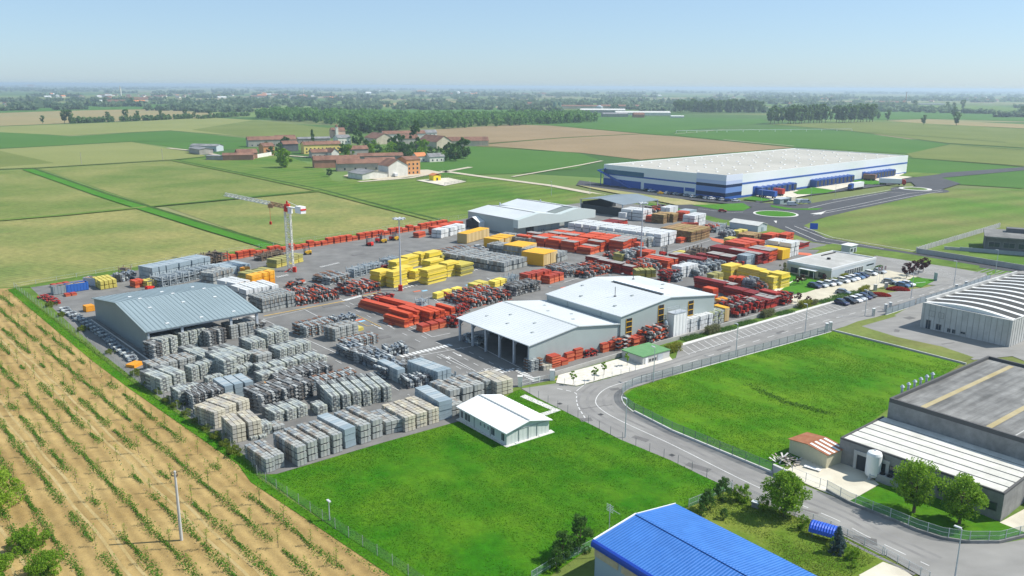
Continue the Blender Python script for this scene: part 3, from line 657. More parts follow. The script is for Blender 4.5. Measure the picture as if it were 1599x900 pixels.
# silos against its gable
sx = [(1043, 10.4), (1049, 10.8), (1056, 10.8), (1063, 10.4)]
t = thing('silo_group', 'cluster of tall white ribbed silo columns standing against the grey gable', 'silo', loc2w(o2, a2, solve_x(o2, a2, 1053, -2), -2.2), a2)
for i, dx in enumerate((-1.5, -.3, .9, 2.1)):
    mb = MB(); mb.box(dx, 0, .1, 1.13, 2.3, 6.6 + .15 * (i % 2)); mb.box(dx + .3, -1.17, .1, .06, .06, 6.6); mb.build('silo_column', M('silo_white', (.80, .80, .78), None, rough=.5), t)
mb = MB(); mb.cyl((-3.6, 0, .1), (-3.6, 0, 4.8), .45, n=12); mb.lathe([(.45, 4.8), (.3, 5.2), (.05, 5.35)], -3.6, 0, 12); mb.build('filter_pipe', M('grey_pipe', (.45, .5, .53), None, rough=.4, metal=.4), t)
mb = MB(); mb.box(.3, 0, 6.8, 4.8, 2.5, .1); 
for x in (-2.7, 0, 2.7):
    for y in (-1.2, 1.2): mb.box(x * .8 + .3, y, 6.9, .06, .06, 1.0)
for y in (-1.2, 1.2): mb.box(.3, y, 7.85, 4.7, .06, .06); mb.box(.3, y, 7.4, 4.7, .05, .05)
mb.build('top_railing', STEEL, t)

# --- prefab site house on the lawn
o, a, L = frame((791, 701), (857, 680)); D = 14.4
t = thing('site_house', 'small pale prefabricated house with a white pitched roof on the big green lawn', 'house', (o.x, o.y, .2), a)
gable_walls('y', L, D, 2.75, 3.75).build('wall', M('pale_panel', (.56, .60, .57), None, rough=.6, stripe=('X', 1.2, .2)), t)
gable_roof('y', L, D, 2.78, 3.82, .45, .12, rib=1.0).build('roof', M('white_roof_panel', (.74, .75, .75), None, rough=.5, stain=(.25, .03)), t)
mb = MB(); mb.box(L / 2, D / 2, 3.93, .35, D + .6, .08); mb.build('ridge_cap', M('grey_flashing', (.3, .33, .33)), t)
for y, w_, z, h in ((1.0, .9, .9, 1.35), (3.9, 1.0, .9, 1.35), (5.3, .5, 1.4, .7), (6.4, .5, 1.4, .7), (7.6, .5, 1.4, .7), (11.3, .8, .9, 1.35), (12.2, .8, .9, 1.35), (13.5, .8, .9, 1.35)):
    window_on(t, 'y', 0, y, z, w_, h, fmat=WHITE)
mb = MB(); 
for y in (4.7, 9.6): mb.box(-.04, y, 0, .1, .12, 2.7)
for x in (2.6, 4.7, 6.6): mb.box(x, -.04, 0, .1, .1, 2.7)
mb.box(L / 2, -.03, 2.66, L, .08, .1); mb.build('corner_trim', M('grey_flashing', (.3, .33, .33)), t)
for x in (2.0, 7.2): mb = MB(); mb.box(x, -.35, .02, .7, .3, .55); mb.build('cooling_unit', WHITE, t)

# --- far storage hall, its tent porch, the canopy
o, a, L, D = G(802, 369), rad(41.7), 45.8, 30
t = thing('storage_hall', 'light grey twin-gabled storage hall at the back of the yard by the fields', 'hall', o, a)
L1 = L * .52
mb = gable_walls('y', L1, D, 6.8, 8.4); k = gable_walls('y', L - L1, D, 6.8, 8.6); k.v = [(x + L1, y + 6, z) for x, y, z in k.v]; mb._add(k.v, k.f); mb.build('wall', CLAD, t)
gable_roof('y', L1, D, 6.85, 8.5, .15, rib=1.6).build('roof', ROOFW, t); gable_roof('y', L - L1, D, 6.95, 8.75, .15, x0=L1, y0=6, rib=1.6).build('roof', ROOFW, t)
mb = MB(); mb.prism([(-.3, 3.6), (-.3, 7.0), (L1 / 2, 8.75), (L1, 7.1), (L1 + (L - L1) / 2, 8.8), (L + .2, 7.0), (L + .2, 3.6)], -3.0, -.05); mb.build('front_canopy', M('pale_green_sheet', (.50, .56, .54), None, rough=.55, stripe=('X', 1.5, .3)), t)
for x, w_ in ((9, 4.5), (16, 4.5), (24, 5), (32, 5), (41, 4)): mb = MB(); mb.box(x, -.06, 0, w_, .1, 3.4); mb.build('sliding_door', DARKIN if x in (9,) else M('door_sheet', (.27, .33, .36), None, rough=.6), t)
mb = MB(); mb.box(L1 / 2, D / 2, 8.62, .5, D, .14); mb.box(L1 + (L - L1) / 2, D / 2 + 6, 8.88, .5, D, .14); mb.build('ridge_cap', M('dark_metal', (.06, .065, .07)), t)
for x, y in ((15, 26), (36, 22)): mb = MB(); mb.cyl((x, y, 7.2), (x, y, 9.8), .3, n=8); mb.build('roof_chimney', STEEL, t)
o, a, L = frame((752, 362), (766, 356)); a = rad(42)
t = thing('tent_shelter', 'small white tent-roofed shelter with a dark open front beside the storage hall', 'tent', G(748, 361), a)
gable_roof('x', 13, 9, 3.6, 5.4, .1).build('roof', WHITE, t)
mb = MB(); mb.box(6.5, .1, 0, 13, .1, 3.6); mb.box(6.5, 8.9, 0, 13, .1, 3.6); mb.box(12.9, 4.5, 0, .1, 8.7, 3.7); mb.build('side_wall', WHITE, t)
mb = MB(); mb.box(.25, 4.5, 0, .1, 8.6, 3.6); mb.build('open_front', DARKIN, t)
o, a = G(971.5, 341), rad(43)
t = thing('canopy_shed', 'dark open canopy with a blue-grey pitched roof behind the white stacks', 'shed', o, a)
L, D = 27.4, 27
gable_roof('x', L, D, 6.2, 7.8, .3).build('roof', M('dull_blue_roof', (.19, .23, .26), None, rough=.6, stripe=('X', 1.0, .4), stain=(.1, .06)), t)
for x in (0.4, L / 2, L - .4):
    for y in (.3, D - .3): mb = MB(); mb.box(x, y, 0, .45, .45, 6.1); mb.build('post', STEEL, t)
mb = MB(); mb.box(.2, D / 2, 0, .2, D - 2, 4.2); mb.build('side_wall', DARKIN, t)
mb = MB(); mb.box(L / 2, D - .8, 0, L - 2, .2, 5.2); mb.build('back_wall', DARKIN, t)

# --- office building, gatehouses, substation
o, a, L = frame((1297, 441), (1366, 422)); D = 15.8
OFF_O, OFF_A = o, a
t = thing('office_building', 'flat-roofed pale office building with a long glazed front beside the car park', 'office', o, a)
mb = MB(); mb.box(L / 2, D / 2, 0, L, D, 4.0); mb.build('wall', M('silver_panel', (.42, .47, .50), (.47, .52, .55), .2, rough=.5), t)
mb = MB(); mb.box(L / 2, D / 2, 4.0, L - .9, D - .9, .15); mb.build('roof', M('office_roof', (.34, .34, .32), (.42, .42, .40), .3, rough=.9, stain=(.2, .1)), t)
mb = MB()
for x, y, sx, sy in ((L / 2, .2, L + .3, .5), (L / 2, D - .2, L + .3, .5), (.2, D / 2, .5, D - .6), (L - .2, D / 2, .5, D - .6)): mb.box(x, y, 3.7, sx, sy, .75)
mb.build('parapet', M('parapet_white', (.58, .60, .60), None, rough=.6), t)
mb = MB(); mb.box(-.05, D / 2, .0, .1, D, 3.5); mb.build('beige_front', M('beige_cladding', (.42, .41, .33), (.48, .46, .38), .3, rough=.8), t)
for y, w_ in ((3.2, 2.2), (6.5, 1.8), (9.5, 2.8), (13, 2.4)): window_on(t, 'y', -.1, y, .3 if w_ < 2 else 1.0, w_, 2.6 if w_ < 2 else 1.5, fmat=M('dark_metal', (.06, .065, .07)))
mb = MB(); mb.box(-1.0, 7.5, 2.9, 2.0, 6, .18); mb.box(-1.8, 5, 0, .15, .15, 2.9); mb.box(-1.8, 10, 0, .15, .15, 2.9); mb.build('entrance_canopy', WHITE, t)
for k in range(8): window_on(t, 'x', 0, 9 + k * 1.5, .9, 1.3, 1.7, fmat=WHITE)
window_on(t, 'x', 0, 25, 2.2, 5, .5)
mb = MB(); mb.box(14, 9, 4.15, .9, .9, .6); mb.build('roof_unit', BLACK, t)
mb = MB(); mb.box(22, 13.6, 4.1, 9, .35, .35); mb.build('roof_beam', BLACK, t)
t = thing('kiosk', 'small grey flat-roofed kiosk behind the office by the dark road', 'kiosk', G(1325, 396), rad(40))
mb = MB(); mb.box(0, 0, 0, 5, 3.4, 3.2); mb.build('wall', M('silver_panel', (.42, .47, .50)), t); mb = MB(); mb.box(0, 0, 3.2, 5.6, 4, .25); mb.build('roof', WHITE, t); mb = MB(); mb.box(1.2, -1.72, 0, 1, .1, 2.2); mb.build('door', M('dark_metal', (.06, .065, .07)), t)
mb = MB(); mb.box(-1.2, -1.72, 1.1, 1.5, .08, 1.1); mb.build('window', GLASS, t)
o, a, L = frame((1183, 365), (1196, 362)); 
t = thing('utility_house', 'grey low utility house with a pale pitched roof near the roundabout', 'house', o, rad(42))
gable_walls('y', 7, 14, 3.2, 4.2).build('wall', M('silver_panel', (.42, .47, .50)), t); gable_roof('y', 7, 14, 3.25, 4.3, .3).build('roof', M('office_roof2', (.5, .5, .47), (.6, .6, .57), .3, rough=.9), t)
mb = MB(); mb.box(3.5, -.05, 0, 1.6, .1, 2.4); mb.build('door', M('door_sheet', (.27, .33, .36)), t)
o, a, L = frame((1003, 574), (1045, 562)); D = 6.4
t = thing('meter_house', 'low white block house with a green roof on the gravel by the street', 'hut', o, a)
mb = MB(); mb.box(L / 2, D / 2, 0, L, D, 2.3); mb.build('wall', CONCW, t)
mb = MB(); mb.box(L / 2, D / 2, 2.3, L + .3, D + .3, .18); mb.build('roof', M('green_roof', (.10, .24, .10), (.14, .29, .13), .8, rough=.8), t)
mb = MB(); mb.box(1.2, -.05, .05, .8, .08, 1.9); mb.build('door', WHITE, t); mb = MB(); mb.box(5.6, -.05, .05, 1.6, .08, 1.9); mb.build('door', STEEL, t)
for k in range(3): mb = MB(); mb.box(2.4 + k * .9, -.04, .9, .5, .06, .6); mb.build('vent_grille', M('dark_metal', (.06, .065, .07)), t)

# --- white industrial hall, right
o, a, L = frame((1575, 546), (1640, 526)); D = 21.3
t = thing('precast_hall', 'white precast concrete hall with a roof of curved white and grey bands', 'hall', o, rad(38)); L = 57
mb = MB(); mb.box(L / 2, D / 2, 0, L, D, 7.0); mb.build('wall', CONCW, t)
mb = MB()
for k in range(16): mb.box(-.03, .7 + k * 1.33, .05, .06, .05, 6.9)
for k in range(40): mb.box(.8 + k * 1.4, -.03, .05, .05, .06, 6.9)
mb.build('panel_joint', M('joint_grey', (.28, .28, .27)), t)
nb = 11; st = MB()
for k in range(nb):
    wh = MB()
    x0 = .9 + k * 5.1
    pts = [(y, 7.0 + .95 * math.sin(math.pi * min(max((y - .5) / (D - 1), 0), 1))) for y in [D * j / 12 for j in range(13)]]
    for (mbk, xa, xb, dz) in ((wh, x0, x0 + 1.5, .07), (st, x0 + 1.5, x0 + 5.1, .0)):
        for (ya, za), (yb, zb) in zip(pts, pts[1:]):
            P_ = [(xa, ya, za + dz), (xb, ya, za + dz), (xb, yb, zb + dz), (xa, yb, zb + dz)]
            Q_ = [(x, y, 6.9) for x, y, z in P_]
            mbk._add(Q_ + P_, [(3, 2, 1, 0), (4, 5, 6, 7), (0, 1, 5, 4), (1, 2, 6, 5), (2, 3, 7, 6), (3, 0, 4, 7)])
    wh.build('skylight_band', M('white_band', (.70, .70, .68), None, rough=.5), t)
st.build('roof', M('dark_roof', (.045, .048, .046), (.07, .07, .068), .5, rough=.9), t)
mb = MB(); mb.box(.4, D / 2, 6.98, .84, D + .1, .12); mb.box(L / 2, .15, 6.96, L - 2, .3, .2); mb.box(L / 2, D - .2, 6.97, L - 2, .45, .9); mb.build('parapet', CONCW, t)
for y, z, w_, h in ((D - 2, .2, 1.1, 2.6), (D - 4.6, .9, 1.2, 1.4), (D - 7.2, .9, .7, .9), (D - 8.4, .9, .7, .9), (D - 10.6, 1.3, 1.0, .4), (D - 2.6, 4.0, 1.4, 1.3), (D - 4.9, 4.0, 1.2, 1.3)):
    window_on(t, 'y', 0, y, z, w_, h, mat=GLASS if z < 3 else CONCW, fmat=M('joint_grey', (.28, .28, .27)))

# --- grey factory, right foreground: low striped-roof wing, tall block behind
o = G(1561, 820); a = rad(40); D = 24.0
t = thing('grey_factory', 'weathered grey concrete factory wing with a white and black striped flat roof', 'factory', o, a); LW = 14.5; D = 24.6; a = rad(38)
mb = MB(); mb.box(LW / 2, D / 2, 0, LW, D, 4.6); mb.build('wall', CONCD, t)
wb, bb = MB(), MB()
for k in range(6):
    x0 = .45 + k * 2.33; wb.box(x0 + 1.0, D / 2, 4.6, 2.0, D - .8, .22); bb.box(x0 + 2.15, D / 2, 4.6, .3, D - .8, .13)
wb.build('roof_panel', M('pale_roof_panel', (.50, .49, .44), (.62, .61, .56), .4, rough=.8, stain=(.3, .1)), t); bb.build('roof_gutter', BLACK, t)
mb = MB(); mb.box(.15, D / 2, 4.6, .3, D, .3); mb.box(LW / 2, .15, 4.6, LW - .7, .3, .3); mb.box(LW / 2, D - .15, 4.6, LW - .7, .3, .3); mb.build('parapet', M('dark_coping', (.09, .09, .09)), t)
for y in (2.6, 7.0, 11.4, 15): window_on(t, 'y', 0, y, 1.9, 3.6, 1.1, fmat=M('dark_metal', (.06, .065, .07)))
mb = MB(); mb.box(-.05, D - 5.5, 0, .1, 4.6, 3.1); dd = mb.build('loading_door', DARKIN, t)
mb = MB(); mb.box(-.1, D - 5.5, 3.1, .18, 5.8, .6); mb.box(-.1, D - 8.1, 0, .18, .5, 3.1); mb.box(-.1, D - 2.9, 0, .18, .5, 3.1); mb.build('door_surround', CONCW, t)
# tall block
cq = G(1389, 622, 8.3); LB, DB = 38.2, 52
t = thing('tall_factory_block', 'tall grey factory block with a wide weathered flat roof and dark parapet', 'factory', loc2w(Vector((cq.x, cq.y, 0)), a, 0, -DB), a)
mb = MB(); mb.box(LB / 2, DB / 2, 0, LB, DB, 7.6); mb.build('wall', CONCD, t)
mb = MB(); mb.box(LB / 2, DB / 2, 7.6, LB - .9, DB - .9, .2); mb.build('roof', M('bitumen_roof', (.125, .125, .12), (.22, .22, .21), .22, rough=.95, stain=(.8, .35, (.12, 1.4, 1))), t)
mb = MB(); mb.box(.2, DB / 2, 7.6, .4, DB, .75); mb.box(LB - .2, DB / 2, 7.6, .4, DB, .75); mb.box(LB / 2, .2, 7.6, LB - .8, .4, .75); mb.box(LB / 2, DB - .2, 7.6, LB - .8, .4, .75); mb.build('parapet', M('dark_coping', (.09, .09, .09)), t)
for y in (DB - 5, DB - 15.5, DB - 25): mb = MB(); mb.box(LB / 2, y, 7.8, LB - 3, .9, .06); mb.build('skylight_strip', M('dirty_skylight', (.33, .27, .13), (.40, .34, .20), .3, rough=.8), t)
mb = MB(); mb.box(LB / 2, DB - 19.5, 7.8, LB - 2, .12, .1); mb.build('cable_duct', CONCW, t)
mb = MB(); mb.box(7.5, DB - 22.5, 7.8, 1.6, 1.6, .3); mb.build('roof_hatch', CONCW, t)
for k in range(6): mb = MB(); mb.cyl((5.0 + k * 2.2, DB + .4, 6.5), (5.0 + k * 2.2, DB + .4, 9.1), .22, n=8); mb.cyl((5.0 + k * 2.2, DB + .4, 9.1), (5.0 + k * 2.2, DB + .4, 9.45), .4, .15, n=8); mb.build('exhaust_stack', STEEL, t)
# rusty-roofed shed
o = G(1289, 737); t = thing('rusty_shed', 'small cream sheet-metal shed with a rusty striped roof on the concrete yard', 'shed', o, rad(34))
gable_walls('x', 4.6, 7.2, 2.9, 3.3).build('wall', M('cream_sheet', (.55, .51, .36), None, rough=.6, stripe=('Y', 3, .3)), t)
gable_roof('x', 4.6, 7.2, 2.95, 3.4, .25, .1).build('roof', M('rusty_roof', (.26, .09, .04), (.34, .15, .08), .9, rough=.9), t)
for x in (.5, 1.7, 2.9, 4.1):
    MB().beam((x, -.2, 3.02), (x, 3.55, 3.515), .5, .05).build('clear_sheet', WHITE, t)
t = thing('vertical_tank', 'white upright storage tank on short legs at the factory loading door', 'tank', G(1361, 751), 0)
mb = MB(); mb.lathe([(.3, .75), (1.0, .95), (1.15, 1.3), (1.15, 4.5), (1.0, 4.85), (.5, 5.05), (.12, 5.1)], n=24); mb.build('vessel', WHITE, t)
for k in range(4): mb = MB(); x, y = 1.0 * math.cos(k * 1.571 + .6), 1.0 * math.sin(k * 1.571 + .6); mb.cyl((x, y, 0), (x, y, 1.3), .1, n=8); mb.build('leg', WHITE, t)
mb = MB(); mb.cyl((0, 0, 5.1), (0, 0, 5.3), .1, n=8); mb.beam((-.8, -.9, .5), (-.8, -.9, 1.6), .12); mb.beam((-1.1, -.6, .5), (-.5, -1.1, 1.1), .1); mb.beam((-.9, -.9, 1.4), (-.2, -1.2, 1.4), .1); mb.build('pipework', STEEL, t)
t = thing('cooling_plant', 'grey rooftop-style cooling plant with three fans beside the factory wall', 'machine', G(1387, 760), rad(130))
mb = MB(); mb.box(0, 0, .2, 3.6, 1.4, 1.5); mb.build('casing', M('grey_casing', (.3, .31, .31), None, rough=.5), t)
for k in range(3): mb = MB(); mb.cyl((-1.15 + k * 1.15, 0, 1.7), (-1.15 + k * 1.15, 0, 1.85), .45, n=14); mb.build('fan', BLACK, t)
t = thing('work_table', 'white bench table on the concrete yard by the rusty shed', 'table', G(1268, 738), rad(-40))
mb = MB(); mb.box(0, 0, .75, 2.6, .8, .1); mb.build('table_top', WHITE, t)
for x in (-1.1, 1.1):
    for y in (-.3, .3): mb = MB(); mb.box(x, y, 0, .1, .1, .75); mb.build('leg', WHITE, t)
mb = MB()
for k in range(60):
    x, y = R.gauss(0, 1.3), R.gauss(0, .9); z = max(0, .9 - (x * x / 3 + y * y / 1.5)) * R.random()
    mb.beam((x, y, z), (x + R.uniform(-1, 1), y + R.uniform(-1, 1), z + R.uniform(.1, .6)), R.uniform(.08, .3), .06)
tag(mb.build('scrap_pile', M('pale_scrap', (.5, .48, .45), cols=[(.6, .58, .55), (.35, .3, .26), (.45, .42, .4), (.2, .18, .16)]), loc=(*G(1228, 727)[:2], Z2 + .1)), 'pale heap of broken boards and scrap at the corner of the concrete yard', 'scrap pile')

# --- blue-roofed hall at the bottom edge
t_o = G(924, 846, 5.6); a = rad(41); t = thing('blue_roof_hall', 'hall with a bright blue ribbed metal roof at the bottom of the view', 'hall', (t_o.x, t_o.y, 0), rad(-52))
# local x runs towards the viewer's right and nearer, local y away to the right
Lb, Db = 58, 15.4
BR = M('blue_roof', (.028, .135, .43), (.04, .165, .49), .6, rough=.5, stripe=('X', 2.4, .6), stain=(.25, .07)); RB_ = M('blue_trim', (.015, .06, .38), None, rough=.35)
prof = [(0.0, 5.0), (0, 5.35), (.12, 5.6), (.4, 5.75), (Db / 2, 6.75), (Db, 5.7), (Db, 5.4), (Db / 2, 6.45), (.5, 5.4), (.5, 5.0)]
mb = MB(); mb.prism(prof, 0, Lb); mb.v = [(y, x, z) for x, y, z in mb.v]; mb.f = [tuple(reversed(f)) for f in mb.f]; mb.build('roof', BR, t)
mb = MB(); pr = [(-.12, 5.0), (-.14, 5.4), (0.0, 5.68), (.3, 5.82), (.42, 5.78), (.1, 5.55), (0, 5.3), (0, 5.0)]; mb.prism(pr, -.02, Lb); mb.v = [(y, x, z) for x, y, z in mb.v]; mb.f = [tuple(reversed(f)) for f in mb.f]; mb.build('eave_gutter', RB_, t)
mb = MB(); mb.box(Lb / 2, Db / 2, 6.77 - .0, Lb, .4, .06); mb.build('ridge_cap', BR, t)
mb = MB(); mb.box(Lb / 2 + .15, Db / 2, 0, Lb - .5, Db - .5, 5.05); mb.build('wall', M('blue_grey_wall', (.30, .38, .44), None, rough=.7, stain=(.2, .06)), t)
mb = MB(); mb.beam((0, 0.3, 5.78), (0, Db / 2, 6.8), .18); mb.beam((0, Db / 2, 6.8), (0, Db, 5.76), .1); mb.build('white_verge', WHITE, t)
for k in range(8): mb = MB(); mb.box(2.4 + k * 4.6, .2, 3.8, 4.0, .14, .95); mb.build('window_band', M('cream_grille', (.42, .36, .24), (.5, .44, .32), 2, rough=.7, stripe=('X', 4, .5)), t)
mb = MB(); mb.cyl((-2.2, 5.2, 0), (-2.2, 5.2, 8.0), .05, n=6)
for k in range(5): mb.beam((-2.8, 5.2 + .0, 7.0 + k * .22), (-1.6, 5.2, 7.0 + k * .22), .04)
mb.beam((-2.2, 5.2, 7.4), (-.4, 5.2, 7.4), .04)
tag(mb.build('aerial_mast', STEEL), 'thin television aerial mast beside the blue roof', 'aerial'); bpy.data.objects['aerial_mast'].location = t.location; bpy.data.objects['aerial_mast'].rotation_euler = t.rotation_euler

# --- dark works at the right edge beyond the road
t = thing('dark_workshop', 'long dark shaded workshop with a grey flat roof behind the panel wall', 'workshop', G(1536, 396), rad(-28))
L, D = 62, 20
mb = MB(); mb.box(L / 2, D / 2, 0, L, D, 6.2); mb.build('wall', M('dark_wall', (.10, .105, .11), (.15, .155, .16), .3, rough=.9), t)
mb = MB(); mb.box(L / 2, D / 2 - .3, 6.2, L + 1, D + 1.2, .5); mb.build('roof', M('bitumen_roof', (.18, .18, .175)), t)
for k in range(12): window_on(t, 'x', 0, 3 + k * 4.8, 2.8, 3.6, 1.8, fmat=M('joint_grey', (.28, .28, .27)))
mb = MB(); mb.box(L / 2 + 4, D / 2 + 5, 6.7, L - 6, 4, 1.6); mb.build('roof_monitor', M('dark_wall', (.1, .1, .1)), t)
t = thing('ramp_wall', 'blue-grey concrete retaining wall of the loading ramp before the dark workshop', 'wall', G(1498, 394), rad(-26))
mb = MB(); mb.box(13, 0, 0, 26, .35, 2.0); mb.build('wall', M('bluish_concrete', (.27, .31, .34), (.33, .37, .40), .3, rough=.9), t); mb = MB(); mb.box(-2.6, .4, 0, 5.2, .3, 1.7); mb.build('wing_wall', CONCW, t); mb = MB(); mb.box(27.5, 2.5, 0, 5, 6, .5); mb.build('ramp_slab', CONCW, t)

# --- the big logistics warehouse
n, a, L, D, Hh = G(1132, 312.5), rad(41.8), 228.0, 89.6, 12.5
t = thing('logistics_warehouse', 'huge white warehouse with blue corner panels and rows of blue dock shelters', 'warehouse', n, a)
mb = MB(); mb.box(L / 2, D / 2, 0, L, D, Hh); mb.build('wall', M('white_cladding', (.72, .75, .75), None, rough=.5, stripe=('X', .4, .1), stain=(.05, .02)), t)
mb = MB(); mb.box(L / 2, D / 2, Hh, L - 1.2, D - 1.2, .2); mb.build('roof', M('pale_membrane', (.37, .36, .315), (.43, .415, .37), .02, rough=.9, stain=(.04, .04)), t)
mb = MB(); mb.box(L / 2, .3, Hh, L, .6, .6); mb.box(L / 2, D - .3, Hh, L, .6, .6); mb.box(.3, D / 2, Hh, .6, D - 1.2, .6); mb.box(L - .3, D / 2, Hh, .6, D - 1.2, .6); mb.build('parapet', M('white_cladding', (.72, .75, .75)), t)
sk = MB().box(0, 0, 0, 1.9, 1.0, .22).box(0, 0, .22, 1.4, .7, .1).mesh('skylight', WHITE)
for i in range(12):
    for j in range(8): put('skylight', sk, t, loc=(14 + i * (L - 28) / 11 + (j % 2) * 4, 8 + j * (D - 16) / 7, Hh + .2))
BL = [M('pale_blue_panel', (.46, .53, .74), None, rough=.5), M('mid_blue_panel', (.15, .26, .56), None, rough=.5), M('blue_panel', (.028, .10, .38), None, rough=.45), M('dark_glazing', (.015, .03, .09), None, rough=.15)]
WL = M('lilac_panel', (.66, .69, .80), None, rough=.5)
xc = solve_x(n, a, 1158, 0, 5)
def yface(px):
    lo, hi = 0, D
    for _ in range(40):
        m = (lo + hi) / 2; q = loc2w(n, a, 0, m)
        if PJ((q.x, q.y, 5))[0] > px: lo = m
        else: hi = m
    return lo
yc = yface(1087)
for (z0, z1, m_) in ((0, 1.6, BL[2]), (1.6, 3.6, BL[3]), (3.6, 6.6, BL[1]), (6.6, 8.2, BL[3]), (8.2, 10.2, BL[0]), (10.2, 13.55, WL)):
    mb = MB(); mb.box(xc / 2 - .1, -.1, z0, xc + .2, .2, z1 - z0); mb.box(-.1, yc / 2, z0, .2, yc, z1 - z0); mb.build('corner_panel', m_, t)
mb = MB(); mb.box((L + xc) / 2, -.05, 7.3, L - xc, .1, 1.0); mb.box((L + xc) / 2, -.05, 0, L - xc, .1, 1.1); mb.box(-.05, (D + yc) / 2, 6.9, .1, D - yc, .9); mb.build('blue_stripe', BL[2], t)
y1, y2, y3 = yface(1005), yface(1001), yface(942)
mb = MB(); mb.box(-.09, (yface(1068) + yface(1006)) / 2, 0, .18, yface(1006) - yface(1068), 4.3); mb.box(-.09, (y2 + y3) / 2, 0, .18, y3 - y2, 4.6); mb.box(-.09, (yface(1085) + yface(1070)) / 2, 2.4, .18, yface(1070) - yface(1085), 2); mb.build('ground_glazing', BL[2], t)
mb = MB(); mb.box(-.10, (y1 + y3) / 2, 7.4, .2, y3 - y1, 2.8); mb.build('window_band', M('teal_glazing', (.05, .13, .22), None, rough=.2), t)
mb = MB(); mb.beam((-3, D + 2, 9.5), (-1.5, D - 24, .2), 2.2, .5); mb.beam((-3, D + 2, 9.5), (-.2, D - 2, 10.5), 2.2, .4)
for z in (3, 6, 9): mb.beam((-3, D + 1 - (9.5 - z) * 2.7, 0), (-3, D + 1 - (9.5 - z) * 2.7, z), .35)
mb.build('outside_stair', BL[2], t)
for x in (solve_x(n, a, 1178), solve_x(n, a, 1347.5)): mb = MB(); mb.box(x, -.15, 0, 4, .3, 5.5); mb.build('roller_door', BL[2], t)
def dock(px):
    x = solve_x(n, a, px, -2.0); mb = MB(); mb.prism([(x - 1.9, 1.1), (x - 1.9, 4.8), (x, 5.3), (x + 1.9, 4.8), (x + 1.9, 1.1)], -4.4, -.1)
    mb.box(x, -2.2, 0, 3.0, 3.6, 1.1); d_ = mb.build('dock_shelter', M('dock_blue', (.03, .085, .30), None, rough=.5), t)
    mb = MB(); mb.box(x, -4.46, 1.3, 2.8, .1, 3.1); mb.build('dock_door', DARKIN, d_)
for k in range(7): dock(1186 + k * 8.2)
for k in range(10): dock(1271 + k * 6.1)
for k in range(9): dock(1354 + k * 4.6)

# ================================================================ HAMLET, FARMS AND FAR VILLAGES
def house(name, label, cat, px, deg, L, D, eave, ridge, along='x', wall=None, roof=None, wins=0, rows=1, group=None, door=False, endw=0):
    if name in ('barn', 'house') and L < 60: eave *= 1.22; ridge *= 1.22
    t = thing(name, label, cat, G(*px), rad(deg), group)
    gable_walls(along, L, D, eave, ridge).build('wall', wall or PG, t)
    gable_roof(along, L, D, eave + .05, ridge + .1, .45, .2).build('roof', roof or REDTILE, t)
    for r_ in range(rows):
        for k in range(wins): window_on(t, 'x', 0, L * (k + .7) / (wins + .4), .9 + r_ * 2.9, min(1.2, L / wins * .45), 1.4, proud=.1)
    for k in range(endw): window_on(t, 'y', 0, D * (k + .6) / (endw + .2), 1.2, .9, 1.3, proud=.1)
    if door: mb = MB(); mb.box(L * .5, -.06, 0, 2.6, .12, 3.0); mb.build('door', DARKIN, t)
    return t
